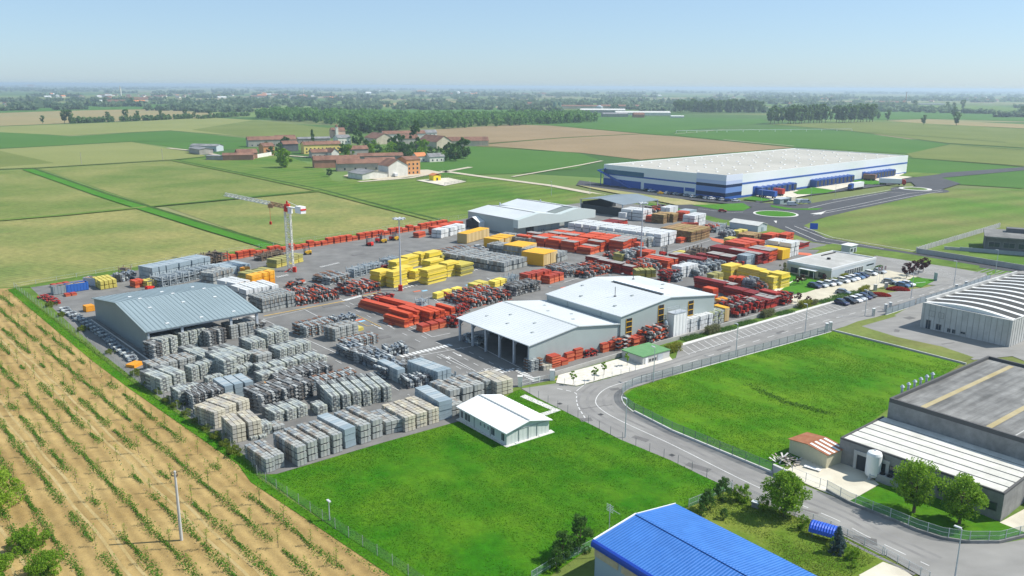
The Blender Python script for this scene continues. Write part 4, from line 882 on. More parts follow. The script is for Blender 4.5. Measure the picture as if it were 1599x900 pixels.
HAM = [
 ('barn', 'long old barn with brown tile roof at the far left of the hamlet', 'barn', (388, 230), 28, 34, 10, 5.5, 8.0, 'x', PG, REDTILE, 6, 1),
 ('barn', 'red-tiled barn with pale gable behind the dark shrubs of the hamlet', 'barn', (432, 228), 28, 20, 11, 5, 8.2, 'x', PG, REDTILE, 0, 1),
 ('house', 'orange plastered farmhouse with a brown tiled roof at the end of the hamlet lane', 'house', (412, 243), 38, 10, 11, 6.4, 8.4, 'x', PO, REDTILE, 2, 2),
 ('barn', 'low brick barn with a red roof beside the white yard wall', 'barn', (372, 249), 32, 16, 9, 4.0, 6.3, 'x', PBRICK, REDTILE, 0, 1),
 ('hall', 'grey cowshed with a flat grey roof at the left farm', 'shed', (333, 241), 130, 26, 12, 4.5, 5.5, 'x', PG, SLATE, 5, 1),
 ('hall', 'long blue-grey farm hall with pale window strip', 'shed', (297, 236), -12, 27, 12, 4.8, 6.2, 'x', M('silver_panel', (.42, .47, .50)), SLATE, 6, 1),
 ('hall', 'low slab-roofed farm store in front of the cowshed', 'shed', (322, 250), -10, 16, 10, 3.2, 3.6, 'x', PG, SLATE, 0, 1),
 ('barn', 'brick red lean-to barn between the farm store and the white wall', 'barn', (348, 251), 14, 24, 8, 3.4, 4.6, 'x', PBRICK, REDTILE, 0, 1),
 ('barn', 'dark timber barn with rusty roof left of the yellow building', 'barn', (443, 237), 32, 14, 11, 5.5, 7.6, 'x', M('dark_wall', (.1, .105, .11)), REDTILE, 0, 1),
 ('house', 'long yellow two-storey terrace with brown roof and two rows of windows', 'house', (475, 241), 30, 34, 10, 6.6, 8.6, 'x', PY, REDTILE, 9, 2),
 ('house', 'white farmhouse with a grey roof right of the yellow terrace', 'house', (528, 229), 35, 14, 12, 7, 9, 'x', PW, SLATE, 4, 2),
 ('shed', 'long grey-roofed shed behind the yellow terrace', 'shed', (466, 224), 25, 34, 9, 4.5, 6, 'x', PG, SLATE, 5, 1),
 ('house', 'grey cottage with a red roof in front of the yellow terrace', 'house', (487, 247), 30, 14, 8, 3.8, 5.6, 'x', PG, REDTILE, 3, 1),
 ('house', 'small cottage with a pale gable facing the lane', 'house', (518, 247), 40, 7, 12, 3.8, 6.2, 'y', PW, REDTILE, 1, 1),
 ('barn', 'brown-walled barn with red roof behind the round green tree', 'barn', (491, 263), 22, 34, 9, 4.8, 7.0, 'x', PBRICK, REDTILE, 0, 1),
 ('barn', 'red-roofed barn directly behind the grey slate hall', 'barn', (527, 268), 18, 33, 11, 4.4, 6.4, 'x', PG, REDTILE, 4, 1),
 ('barn', 'pink-roofed low shed between red barn and cream gable', 'barn', (572, 263), 20, 22, 9, 4.6, 6.0, 'x', PB, REDTILE, 0, 1),
 ('hall', 'grey slate-roofed farm hall with pale front at the edge of the hamlet', 'shed', (566, 281.5), 40, 19, 19, 3.6, 5.4, 'y', PW, SLATE, 0, 1),
 ('barn', 'tall cream gabled barn with red roof at the front of the hamlet', 'barn', (607, 277.5), 38, 15, 14, 6.2, 9.4, 'y', PW, REDTILE, 0, 1),
 ('house', 'tall orange house with brown roof and small windows at the lane', 'house', (635, 274), 38, 11, 12, 8.6, 10.0, 'x', PO, REDTILE, 3, 3),
 ('barn', 'long low red-tiled stable in the middle of the hamlet', 'barn', (560, 254), 18, 36, 8, 4, 5.6, 'x', PG, REDTILE, 7, 1),
 ('house', 'grey house with a short red roof above the long stable', 'house', (546, 246), 30, 17, 10, 5.5, 7.6, 'x', PG, REDTILE, 3, 1),
 ('house', 'cottage with bright orange roof near the right end of the hamlet', 'house', (651, 254), 36, 9, 8, 4, 6, 'x', PW, ORTILE, 2, 1),
 ('house', 'white cottage with dark slate roof at the right end of the hamlet', 'house', (671, 254), 36, 14, 7, 3.6, 5.6, 'x', PW, SLATE, 3, 1),
 ('barn', 'wide red-roofed barn with open gable at the back farm', 'barn', (588, 226), 36, 20, 28, 5, 9, 'y', PB, REDTILE, 0, 1),
 ('house', 'long white two-storey farm wing with grey-brown roof', 'house', (599, 222), 24, 48, 10, 7, 9.4, 'x', PW, REDTILE, 9, 2),
 ('barn', 'short red-roofed barn behind the tall dark tree', 'barn', (630, 226), 30, 18, 14, 5, 8, 'x', PG, REDTILE, 0, 1),
 ('barn', 'large red-roofed barn with brick gable at the ploughed field', 'barn', (682, 232), 38, 18, 34, 5, 9.5, 'y', PB, REDTILE, 0, 1),
 ('barn', 'long dark-roofed barn at the right end of the back farm', 'barn', (700, 229), 14, 42, 10, 4.6, 7.4, 'x', PB, REDTILE, 0, 1),
 ('house', 'grey-roofed white house at the far corner of the back farm', 'house', (655, 217), 28, 22, 10, 5.5, 8, 'x', PW, SLATE, 4, 2),
]
for h in HAM: house(*h)
t = thing('church', 'small pink church with a white bell turret behind the hamlet', 'church', G(519, 216), rad(30))
gable_walls('x', 16, 10, 8, 11.5).build('nave', plast('pink_plaster', (.55, .36, .28)), t); gable_roof('x', 16, 10, 8.1, 11.7, .3).build('roof', REDTILE, t)
mb = MB(); mb.box(5, -1.6, 0, 3, 3, 13); tw = mb.build('bell_tower', PW, t); mb = MB(); mb.lathe([(2.2, 13), (1.6, 14), (.1, 16)], 5, -1.6, 8); mb.build('spire', REDTILE, tw)
t = thing('pump_station', 'bright yellow pump hut with an orange roof inside a small fenced concrete pad', 'hut', G(677, 284), rad(38))
mb = MB(); mb.box(2.8, 2.6, 0, 5.6, 5.2, 3.9); mb.build('wall', M('lemon_paint', (.78, .60, .03), None, rough=.7), t); gable_roof('y', 5.6, 5.2, 3.95, 5.0, .4, .15).build('roof', ORTILE, t); mb = MB(); mb.box(2.8, -.06, 0, 1.2, .12, 2.3); mb.build('door', DARKIN, t)
sheet('pump_pad', [(650, 283), (694, 291.5), (728, 285), (700, 279)], ZF + .2, CONC, thick=.15)
mb = MB()
for a_, b_ in (((650, 282), (677, 276)), ((677, 276), (729, 284)), ((694, 290.5), (729, 285))):
    A, B = G(*a_), G(*b_); n_ = 16
    for k in range(n_ + 1): p = A.lerp(B, k / n_); mb.box(p.x, p.y, .2, .12, .12, 1.9)
    mb.beam((A.x, A.y, 2.0), (B.x, B.y, 2.0), .08); mb.beam((A.x, A.y, 1.1), (B.x, B.y, 1.1), .06)
tag(mb.build('pump_fence', M('dark_metal', (.06, .065, .07))), 'dark rail fence round the concrete pad of the yellow hut', 'fence')
t = thing('garden_wall', 'plain white yard wall below the orange farmhouse', 'wall', G(397, 248), ang(G(397, 248), G(424, 243.5)))
L = (G(424, 243.5) - G(397, 248)).length; mb = MB(); mb.box(L / 2, 0, 0, L, .3, 3.2); mb.build('wall', PW, t); mb = MB(); mb.box(L / 2, 0, 3.2, L + .1, .4, .12); mb.build('coping', KERB, t)

FARFARM = [
 ('shed', 'long white-roofed dairy shed of the far farm, longest in front', 'shed', (962, 180.5), 4, 120, 24, 6, 9, 'x', PW, M('office_roof2', (.5, .5, .47))),
 ('shed', 'far farm shed with pale metal roof behind the dairy shed', 'shed', (905, 176), 2, 110, 24, 6, 9, 'x', PG, M('office_roof2', (.5, .5, .47))),
 ('shed', 'far farm grey barn with white end wall', 'shed', (942, 183), 6, 52, 22, 6, 8.5, 'x', PG, SLATE),
 ('barn', 'far farm red barn left of the green silos', 'barn', (824, 166), 4, 75, 24, 8, 12, 'x', PB, REDTILE),
 ('barn', 'far farm long red-tiled stable right of the green silos', 'barn', (876, 170), 4, 120, 22, 7, 10, 'x', PB, REDTILE),
 ('barn', 'far farm brown-roofed barn at the back', 'barn', (940, 170), 2, 110, 30, 7, 11, 'x', PG, REDTILE),
 ('house', 'far farm small red house at the front corner', 'house', (990, 184), 10, 22, 12, 5, 8, 'x', PBRICK, REDTILE),
 ('shed', 'far farm low white store at the right end', 'shed', (1048, 184.5), 4, 26, 8, 3.5, 4.5, 'x', PW, WHITE),
]
for h in FARFARM: house(*h)
for i, px in enumerate((866, 873.5)):
    t = thing('feed_silo', ('left', 'right')[i] + ' of the two green tower silos at the far farm', 'silo', G(px, 173))
    mb = MB(); mb.lathe([(4.6, 0), (4.6, 20), (4.3, 21.2), (1, 22)], n=16); mb.build('tower', M('silo_green', (.10, .20, .15), (.13, .24, .18), .2, rough=.6), t)
    mb = MB(); mb.box(4.7, 0, 0, .5, .8, 21); mb.build('ladder_shaft', STEEL, t)
t = thing('feed_silo', 'grey round grain bin between the far farm barns', 'silo', G(936, 174)); mb = MB(); mb.lathe([(8, 0), (8, 12), (1, 15)], n=16); mb.build('tower', STEEL, t)
house('house', 'small cream cottage with tiled roof alone before the far factory chimney', 'house', (1412, 164.5), 20, 12, 12, 9, 14, 'y', PB, ORTILE)
house('shed', 'long low white shed beside the far factory chimney', 'shed', (1436, 164.5), -2, 95, 18, 5, 7, 'x', PW, SLATE)
house('shed', 'brick factory building below the far chimney', 'shed', (1374, 163), 0, 80, 30, 8, 12, 'x', PBRICK, REDTILE)
t = thing('factory_chimney', 'slim dark factory chimney on the far plain at the right', 'chimney', G(1414, 162)); mb = MB(); mb.lathe([(2.2, 0), (1.4, 44), (1.3, 46)], n=10); mb.build('shaft', PBRICK, t); mb = MB(); mb.lathe([(1.7, 45), (1.7, 46.5), (1.2, 46.6)], n=10); mb.build('crown', M('dark_metal', (.06, .065, .07)), t)
for (px, py, h_, lab) in ((189, 154, 55, 'pale church tower rising from the far village at the left'), (474, 148, 50, 'white-topped far church dome left of centre'), (874, 139.3, 90, 'pale distant twin tower on the horizon')):
    t = thing('church_tower', lab, 'tower', G(px, py)); s_ = h_ / 50
    mb = MB(); mb.box(0, 0, 0, 5 * s_, 5 * s_, 34 * s_); mb.build('tower', PW, t); mb = MB(); mb.lathe([(3 * s_, 34 * s_), (2 * s_, 38 * s_), (.2, 50 * s_)], n=8); mb.build('spire', PB, t)
# tiny houses of the villages on the plain
fw, fr = [], []
hp = []
for (wm, rm) in ((PW, REDTILE), (PB, REDTILE), (PB, ORTILE), (PW, SLATE), (PW, WHITE)):
    r0 = None
    hp.append((gable_walls('x', 1, 1, .55, .85).mesh('wall', wm), gable_roof('x', 1, 1, .56, .88, .05, .04).mesh('roof', rm)))
VIL = [(0, 35, 168, 173, 6, 18), (10, 70, 163, 171, 9, 20), (60, 130, 148, 154, 16, 22), (150, 215, 149, 154, 14, 22), (215, 300, 148, 154, 16, 22), (100, 120, 164, 169, 3, 22), (135, 215, 156, 166, 5, 40), (395, 490, 146, 154, 10, 30), (450, 545, 152, 156, 8, 26),
       (700, 760, 146, 151, 8, 36), (815, 850, 147, 150, 4, 40), (900, 1010, 138, 142, 10, 60), (1080, 1200, 146, 156, 14, 22), (1200, 1330, 148, 157, 20, 22), (1440, 1590, 152, 160, 14, 26), (560, 690, 142, 150, 10, 45), (20, 60, 134, 137, 6, 90), (1230, 1250, 160, 165, 2, 16), (1000, 1100, 150, 160, 6, 24), (330, 400, 148, 154, 6, 26)]
for (x0, x1, y0, y1, n_, sz) in VIL:
    for k in range(n_):
        wme, rme = hp[R.choice((0, 0, 1, 1, 2, 3, 4))]
        p = G(R.uniform(x0, x1), R.uniform(y0, y1)); L_ = sz * R.uniform(.6, 1.5); W_ = sz * R.uniform(.45, .8); H_ = sz * R.uniform(.32, .55)
        t = thing('village_house', 'tiny hazy house among the trees of the distant villages', 'house', p, rad(R.choice((0, 20, 40, 90, 130)) + R.uniform(-8, 8)), 'houses of the distant villages')
        put('wall', wme, t, scale=(L_, W_, H_)); put('roof', rme, t, scale=(L_, W_, H_))

# ================================================================ FENCES AND WALLS
DPAINT = M('grey_fence_paint', (.13, .155, .17), None, rough=.5)
WIRE = M('wire_mesh', (.42, .45, .46), None, rough=.6, alpha=.16)
GMESH = M('green_wire_mesh', (.16, .30, .22), None, rough=.7, alpha=.42)
PANEL = M('grey_fence_panel', (.26, .32, .37), None, rough=.6, alpha=.80)
def fence(name, label, px, wall_h=.35, h=1.9, step=3.0, wall=KERB, mesh=WIRE, post=STEEL, base=0.0, thick=.28, cat='fence', pr=.05, rail=True):
    P = [G(*p) for p in px] if not isinstance(px[0], Vector) else px
    t = thing(name, label, cat, (P[0].x, P[0].y, base)); O = P[0]; Q = [p - O for p in P]
    if wall_h: ribbon('', Q, thick, 0, None, h=wall_h, mb=(wb := MB())); wb.build('base_wall', wall, t)
    n_ = 0; pm = None; acc = 0.0; pts = []
    for A, B in zip(Q, Q[1:]):
        L_ = (B - A).length; s_ = acc
        while s_ < L_: pts.append(A.lerp(B, s_ / L_)); s_ += step
        acc = s_ - L_
    pts.append(Q[-1])
    if h:
        me = MB().cyl((0, 0, 0), (0, 0, h), pr, n=6).mesh('post', post)
        for p in pts[:99]: put('post', me, t, loc=(p.x, p.y, wall_h))
        if mesh:
            mb = MB()
            for A, B in zip(Q, Q[1:]): mb.quad((A.x, A.y, wall_h + .05), (B.x, B.y, wall_h + .05), (B.x, B.y, wall_h + h - .05), (A.x, A.y, wall_h + h - .05))
            mb.build('mesh_panel', mesh, t)
        if rail:
            mb = MB()
            for A, B in zip(Q, Q[1:]):
                for z in (h - .04, h * .5): mb.beam((A.x, A.y, wall_h + z), (B.x, B.y, wall_h + z), .03)
            mb.build('rail', post, t)
    return t
fence('orchard_fence', 'long wire fence on a white kerb between the yard and the orchard rows', [(23, 452), (160, 557.5), (220, 604), (386, 720), (404, 750), (520, 829), (640, 907), (740, 984)], .4, 1.8, 3.2, post=M('zinc_post', (.34, .36, .36), None, rough=.6), rail=False, pr=.04)
fence('field_fence', 'thin wire fence along the back of the yard by the wheat fields', [(23, 452), (150, 431), (300, 405), (560, 367), (700, 345), (738, 340)], .15, 1.7, 6, mesh=None, rail=True)
fence('lawn_fence', 'thin post fence between the big lawn and the curving street', [(814, 612), (840, 626), (880, 646), (968, 691), (1047, 724), (1100, 750), (1142, 769)], .3, 1.8, 3.0, mesh=None, rail=False, pr=.04, post=DPAINT)
fence('street_fence', 'grey panel fence on a white kerb along the straight street', [(1545, 440), (1500, 457), (1430, 479)], .5, 1.9, 3.2, mesh=PANEL, post=DPAINT)
fence('street_fence', 'grey panel fence on a white kerb between the street and the precast hall yard', [(1428, 480), (1382, 495)], .5, 1.9, 3.2, mesh=PANEL, post=DPAINT)
c_ = smooth_px([(1298, 521), (1280, 526), (1150, 562), (1042, 592), (1000, 603), (980, 612), (971, 621), (974, 634), (990, 648)], 5)
fence('meadow_fence', 'grey fence on a white kerb bending round the corner of the fenced meadow', [tuple(p) for p in c_], .55, 1.8, 3.0, mesh=M('thin_grey_mesh', (.25, .30, .33), None, rough=.6, alpha=.5), post=DPAINT)
fence('retaining_fence', 'green mesh fence on a white retaining wall below the meadow', [(990, 648), (1050, 679), (1205, 744)], .9, 1.5, 2.6, mesh=GMESH, thick=.3, post=DPAINT)
fence('factory_wall_fence', 'green mesh fence on a dark concrete wall curving round the factory lawn', [(1290, 772), (1324, 791), (1400, 822), (1430, 835), (1470, 848), (1510, 854), (1558, 854), (1602, 843)], .95, 1.4, 2.6, wall=CONCD, mesh=GMESH)
fence('garden_fence', 'dark concrete kerb with wire fence along the garden of the blue-roofed hall', [(1142, 771), (1180, 788), (1290, 829), (1380, 874)], .6, 1.2, 2.6, wall=CONCD)
fence('boundary_fence', 'short green mesh fence between the big lawn and the garden', [(1142, 769), (1075, 797)], .1, 1.7, 2.5, mesh=GMESH)
fence('boundary_fence', 'green mesh fence by the bushes left of the blue-roofed hall', [(924, 862), (860, 893), (830, 912)], .1, 1.7, 2.5, mesh=GMESH)
fence('sliding_gate', 'grey tubular gate beside the bottom driveway', [(1383, 876), (1450, 912)], .1, 1.6, 1.6, cat='gate', mesh=WIRE)
fence('works_gate', 'tall tubular gate between the street and the concrete works yard', [(1236, 749), (1290, 771)], .1, 2.0, 2.4, cat='gate', mesh=None)
fence('yard_gate', 'long white sliding gate at the yard entrance', [(812, 607), (862, 596)], .1, 1.6, 2.4, cat='gate', mesh=WIRE, post=WHITE)
fence('yard_wall', 'grey concrete wall between the yard and the parking bays', [(866, 591), (960, 563), (1034, 541), (1150, 508), (1256, 479)], 1.5, 0, 3, wall=M('wall_grey', (.33, .32, .30), (.40, .39, .36), .4, rough=.9, stain=(.3, .08)), thick=.3, cat='wall')
fence('gravel_fence', 'thin wire fence round the white gravel bed by the gate', [(866, 599), (900, 609), (992, 583)], .3, 1.5, 2.6, mesh=None, rail=False)
fence('corner_block', 'rough grey concrete wall end beside the works yard gate', [(1206, 743), (1232, 755)], 2.0, 0, 3, wall=CONCW, thick=.5, cat='wall')
fence('meadow_wall', 'low grey wall between the meadow and the precast hall yard', [(1300, 520), (1400, 545), (1508, 573)], .9, 0, 3, wall=CONCW, thick=.3, cat='wall')
fence('panel_wall', 'dark shaded concrete panel wall along the new asphalt road', [(1431, 397), (1500, 408), (1600, 425), (1680, 438)], 2.3, 0, 3, wall=M('panel_concrete', (.34, .34, .33), (.42, .42, .40), .5, rough=.9, stain=(.3, .1)), thick=.25, cat='wall')
t = fence('panel_wall', 'pale ribbed concrete panel wall running back from the road by the dry meadow', [(1431, 396), (1560, 357)], 2.3, 2.0, 2.6, wall=M('panel_concrete', (.34, .34, .33)), mesh=None, rail=False, thick=.25, cat='wall', pr=.3, post=M('panel_post', (.5, .5, .48), None, rough=.9))
for c in t.children:
    if c.name.startswith('post'): c.location.z = .15; c.scale.z = 1.15
for px, lab in (((812, 607), 'left'), ((862, 597), 'right')):
    t = thing('gate_pillar', lab + ' white square pillar of the yard gate', 'pillar', G(*px)); mb = MB(); mb.box(0, 0, 0, .9, .9, 2.6); mb.build('shaft', WHITE, t); mb = MB(); mb.box(0, 0, 2.6, 1.1, 1.1, .15); mb.build('cap', KERB, t)
for px, lab in (((1290, 521), 'left'), ((1296, 519), 'right'), ((1363, 497), 'pale single'), ((1382, 490), 'left tall'), ((1389, 487), 'right tall'), ((1492, 458), 'upper'), ((1507, 453), 'uppermost')):
    t = thing('fence_pillar', lab + ' pale concrete pillar at the street fence of the precast hall', 'pillar', G(*px)); mb = MB(); mb.box(0, 0, 0, .6, .6, 2.6); mb.build('shaft', KERB, t); mb = MB(); mb.box(0, 0, 2.6, .75, .75, .12); mb.build('cap', WHITE, t)

# ================================================================ POLES, LAMPS, CRANE
def lamp(px, h, lab, arm=0.0, cat='street lamp'):
    t = thing('street_lamp', lab, cat, G(*px), rad(130)); mb = MB(); mb.cyl((0, 0, 0), (0, 0, h), .11, .06, n=8); mb.cyl((0, 0, 0), (0, 0, .5), .16, n=8); mb.build('pole', STEEL, t)
    mb = MB()
    if arm: mb.beam((0, 0, h), (arm, 0, h + .15), .07)
    mb.box(arm, 0, h + .05, .85, .32, .16); mb.build('lamp_head', M('lamp_grey', (.5, .52, .53), None, rough=.4), t)
LAMPS = [((1490, 908), 7.2, 'grey street lamp at the bottom right kerb'), ((976, 688), 7.6, 'street lamp beside the street bend'), ((1020, 600), 7.9, 'street lamp by the green-roofed meter house'), ((1148.6, 559), 7.9, 'street lamp halfway along the parking bays'),
         ((1256.5, 524), 7.9, 'street lamp at the upper end of the parking bays'), ((1350, 497), 7.6, 'street lamp across from the parked row'), ((1422, 469), 7.6, 'street lamp before the red hedges'), ((1489, 448), 8, 'street lamp at the upper car park corner'),
         ((1554, 428), 8, 'street lamp at the junction by the panel wall'), ((861, 306), 8, 'lamp at the farm lane left of the warehouse'), ((921, 306), 8, 'lamp on the verge left of the warehouse'), ((1189, 316), 8, 'lamp at the dock lawn by the warehouse corner'),
         ((1266, 314), 7, 'lamp on the lorry road, nearest the roundabout'), ((1304, 307), 7, 'lamp on the lorry road behind the white truck'), ((1372, 290), 7, 'lamp on the lorry road by the last dock lawn'), ((515, 818), 3.4, 'short white lamp post on the big lawn by the orchard fence')]
for px, h, lab in LAMPS: lamp(px, h, lab, .5 if h > 5 else 0)
def mast(px, h, lab):
    t = thing('flood_mast', lab, 'light mast', G(*px)); mb = MB(); mb.cyl((0, 0, 0), (0, 0, h), .30, .16, n=10); mb.build('pole', STEEL, t)
    mb = MB(); mb.cyl((0, 0, h - .1), (0, 0, h + .05), 1.5, n=16); rg = mb.build('ring', STEEL, t)
    for k in range(8):
        mb = MB(); c_, s_ = math.cos(k * .785), math.sin(k * .785); mb.beam((c_ * .3, s_ * .3, h), (c_ * 1.9, s_ * 1.9, h + .15), .5, .35); mb.build('floodlight', M('lamp_grey', (.5, .52, .53)), rg)
    mb = MB(); mb.box(.0, -.9, 0, 1.2, .7, 2.3); mb.build('switch_box', M('signal_red', (.62, .03, .02), None, rough=.5), t)
mast((626, 456), 22, 'tall floodlight mast with a red box among the yellow beam stacks')
mast((1000, 411), 21, 'tall floodlight mast rising among the red panel stacks')
mb = MB(); t = thing('utility_pole', 'leaning concrete utility pole with insulators in the orchard rows', 'pole', G(284, 849)); pass
mb.cyl((0, 0, -.1), (0, 0, 10.6), .22, .14, n=10); mb.build('pole', CONCW, t); mb = MB(); mb.beam((-.45, 0, 9.9), (.3, 0, 9.9), .1); mb.beam((-.35, 0, 10.3), (.3, 0, 10.4), .08); mb.build('cross_arm', M('dark_metal', (.06, .065, .07)), t)
for x in (-.45, .3): mb = MB(); mb.cyl((x, 0, 9.9), (x, 0, 10.25), .07, n=6); mb.build('insulator', M('brown_glaze', (.18, .1, .07), None, rough=.3), t)
for (px, py, lab) in ((127, 258, 'left'), (254, 251, 'right')): pass
t = thing('field_pole', 'thin wooden pole standing in the pale field at the left', 'pole', G(127.5, 257)); MB().cyl((0, 0, 0), (0, 0, 9), .16, n=6).build('pole', PG, t); MB().beam((-.7, 0, 8.5), (.7, 0, 8.5), .12).build('cross_arm', PG, t)
t = thing('field_pole', 'thin wooden pole at the field corner beside the left farm', 'pole', G(254, 250.5)); MB().cyl((0, 0, 0), (0, 0, 9), .16, n=6).build('pole', PG, t); MB().beam((-.7, 0, 8.5), (.7, 0, 8.5), .12).build('cross_arm', PG, t)
# tower crane
CW = M('crane_white', (.70, .70, .64), (.60, .60, .55), 1, rough=.5); CR = M('crane_red', (.58, .035, .02), None, rough=.5); CRU = M('crane_rust', (.34, .20, .11), (.42, .27, .15), 1, rough=.7)
t = thing('tower_crane', 'white lattice tower crane with a red slewing head standing in the yard', 'crane', G(454.5, 426)); O = t.location.copy()
Ht = HG(O, 325)
def lattice(mb, A, B, w0, n_, r_=.09, tri=False):
    A, B = Vector(A), Vector(B); d = (B - A).normalized(); up = Vector((0, 0, 1)) if abs(d.z) < .9 else Vector((1, 0, 0)); x = d.cross(up).normalized(); y = x.cross(d)
    C = [(-1, -1), (1, -1), (1, 1), (-1, 1)] if not tri else [(-1, -.6), (1, -.6), (0, 1)]
    k = len(C); ring = lambda s_: [A.lerp(B, s_) + x * (c[0] * w0 / 2) + y * (c[1] * w0 / 2) for c in C]
    R0 = ring(0); R1 = ring(1)
    for i in range(k): mb.beam(R0[i], R1[i], r_ * 1.5)
    prev = R0
    for j in range(1, n_ + 1):
        cur = ring(j / n_)
        for i in range(k):
            mb.beam(cur[i], cur[(i + 1) % k], r_ * .8); mb.beam(prev[i], cur[(i + 1) % k], r_) if j % 2 else mb.beam(prev[(i + 1) % k], cur[i], r_)
        prev = cur
topx = PJ((O.x, O.y, Ht)); 
mb = MB(); lattice(mb, (0, 0, 1), (0, 0, Ht - 1), 1.7, 12, .15); mb.build('tower', CW, t)
mb = MB(); 
for x in (-2, 2):
    mb.beam((x, -2, .2), (x, 2, .2), .4); mb.beam((-2, x, .2), (2, x, .2), .4); mb.beam((x, x, .2), (0, 0, 1.4), .25); mb.beam((x, -x, .2), (0, 0, 1.4), .25)
mb.box(1.6, -1.4, .0, 1.0, .9, 2.2); mb.build('base_frame', CR, t)
mb = MB(); mb.cyl((0, 0, Ht - 1.1), (0, 0, Ht - .3), 1.2, n=12); mb.box(0, 0, Ht - .3, 1.6, 1.5, 1.6); mb.beam((0, 0, Ht + 1.4), (0, 0, Ht + 2.3), .5); mb.build('slewing_head', CR, t)
zt = Ht + .3; J0 = Vector((O.x, O.y, zt)); tip = G(352, 304, zt + .5); J = Vector((tip.x - O.x, tip.y - O.y, zt + .5)); j0 = Vector((0, 0, zt)); mid = j0.lerp(J, .25)
mb = MB(); lattice(mb, mid, J, 1.25, 22, .11, True); mb.build('jib', CW, t); mb = MB(); lattice(mb, j0, mid, 1.35, 7, .14, True); mb.box(mid.x, mid.y, mid.z - 1.3, 1.6, 1.6, 1.2); mb.build('jib_root', CRU, t)
ct = -J.normalized() * 10.5; cz = Vector((ct.x, ct.y, zt))
mb = MB(); mb.beam(j0 + Vector((0, 0, .1)), cz + Vector((0, 0, .1)), 1.2, .35); mb.beam(Vector((0, 0, Ht + 2.2)), cz + Vector((0, 0, .4)), .12); mb.build('counter_jib', CW, t)
mb = MB(); q = cz * .82; mb.box(q.x, q.y, zt - 1.2, 3.2, 1.9, 2.2, math.atan2(ct.y, ct.x)); q = cz; mb.build('counterweight', WHITE, t)
mb = MB(); mb.box(q.x, q.y, zt - .2, .25, 1.95, .5, math.atan2(ct.y, ct.x)); mb.build('end_plate', CR, t)
hk = j0.lerp(J, .27); mb = MB(); mb.cyl((hk.x, hk.y, zt - 6), (hk.x, hk.y, zt - .6), .05, n=5); mb.box(hk.x, hk.y, zt - 6.9, .7, .5, 1.0); mb.build('hook_block', CR, t)
mb = MB(); mb.box(1.2, -1.2, Ht - 1.6, 1.2, 1.2, 1.9); mb.build('cabin', WHITE, t)

# ================================================================ VEHICLES
def car_meshes(kind):
    b = MB(); g = MB()
    if kind == 'car':
        pr = [(-2.1, .28), (-2.12, .75), (-1.95, .92), (-1.2, .98), (-.95, 1.0), (.95, .95), (1.95, .80), (2.12, .62), (2.12, .28)]; w_ = 1.74
        cab = [(-1.85, .93), (-1.55, 1.40), (.25, 1.44), (1.05, .95)]
    else:
        pr = [(-2.6, .35), (-2.62, 2.1), (-2.4, 2.2), (1.2, 2.2), (1.75, 1.3), (2.5, 1.1), (2.6, .8), (2.6, .35)]; w_ = 1.95
        cab = [(.7, 1.32), (.75, 2.0), (1.25, 2.0), (1.7, 1.32)]
    b.prism(pr, -w_ / 2, w_ / 2); g.prism(cab, -w_ / 2 * (.90 if kind == 'car' else 1.01), w_ / 2 * (.90 if kind == 'car' else 1.01))
    roof = MB()
    if kind == 'car': roof.prism([(-1.5, 1.40), (-1.45, 1.47), (.15, 1.50), (.3, 1.42)], -w_ / 2 * .86, w_ / 2 * .86)
    wh = MB(); wh.cyl((0, -.11, 0), (0, .11, 0), .32, n=12)
    return b, g, roof, wh
TYRE = M('tyre_rubber', (.02, .02, .02), None, rough=.8)
CARC = {'white': (.72, .73, .74), 'silver': (.48, .51, .54), 'navy': (.02, .03, .09), 'black': (.015, .016, .02), 'blue': (.10, .18, .32), 'grey': (.22, .25, .28), 'red': (.42, .02, .02), 'yellow': (.7, .42, .02)}
CARP = {}
def car(colr, px, deg, label, kind='car', group=None):
    key = (colr, kind)
    if key not in CARP:
        b, g, rf, wh = car_meshes(kind); paint = M('paint_' + colr, CARC[colr], None, rough=.25, spec=.5)
        me_w = wh.mesh('wheel', TYRE); t = thing('parked_car' if kind == 'car' else 'parked_van', label, kind, G(*px), rad(deg), group); t.location.z = Z2 + .07
        b.build('body', paint, t); g.build('windows', GLASS, t)
        if kind == 'car': rf.build('roof', paint, t)
        for x in (-1.3, 1.35):
            for y in (-.78, .78): put('wheel', me_w, t, loc=(x, y, .32))
        CARP[key] = t
    else:
        p = G(*px); t = dup(CARP[key], (p.x, p.y, Z2 + .07), rad(deg), label, group)
    return t
ROWA = [('navy', 1271, 452), ('silver', 1282, 450.5), ('white', 1294, 448.5), ('silver', 1303.5, 447), ('white', 1316, 443.5), ('silver', 1325.5, 441.5), ('white', 1332, 439.5), ('blue', 1339.5, 437.5), ('navy', 1346, 435.5), ('white', 1359, 432), ('silver', 1373, 429)]
for i, (c_, x, y) in enumerate(ROWA): car(c_, (x, y), -55 + R.uniform(-3, 3), f'{c_} car parked beside the office, {nth(i)} from the left of the row', group='cars parked beside the office')
ROWB = [('navy', 1314, 478.5), ('black', 1326, 476), ('white', 1334.5, 474), ('silver', 1342, 471.5), ('navy', 1350, 469), ('black', 1357, 466.5)]
for i, (c_, x, y) in enumerate(ROWB): car(c_, (x, y), -60 + R.uniform(-3, 3), f'{c_} car in the street bays, {nth(i)} from the left of the row', group='cars in the street bays')
for c_, x, y, d_, lab in (('grey', 1316, 462, -40, 'grey car standing alone in the pale car park'), ('grey', 1388, 445.5, -40, 'grey car parked beside the flagpoles'), ('blue', 1409, 451, -50, 'blue car behind the right red hedge'), ('white', 1417, 449, -50, 'white car behind the right red hedge by the kerbed lawn')):
    car(c_, (x, y), d_, lab)
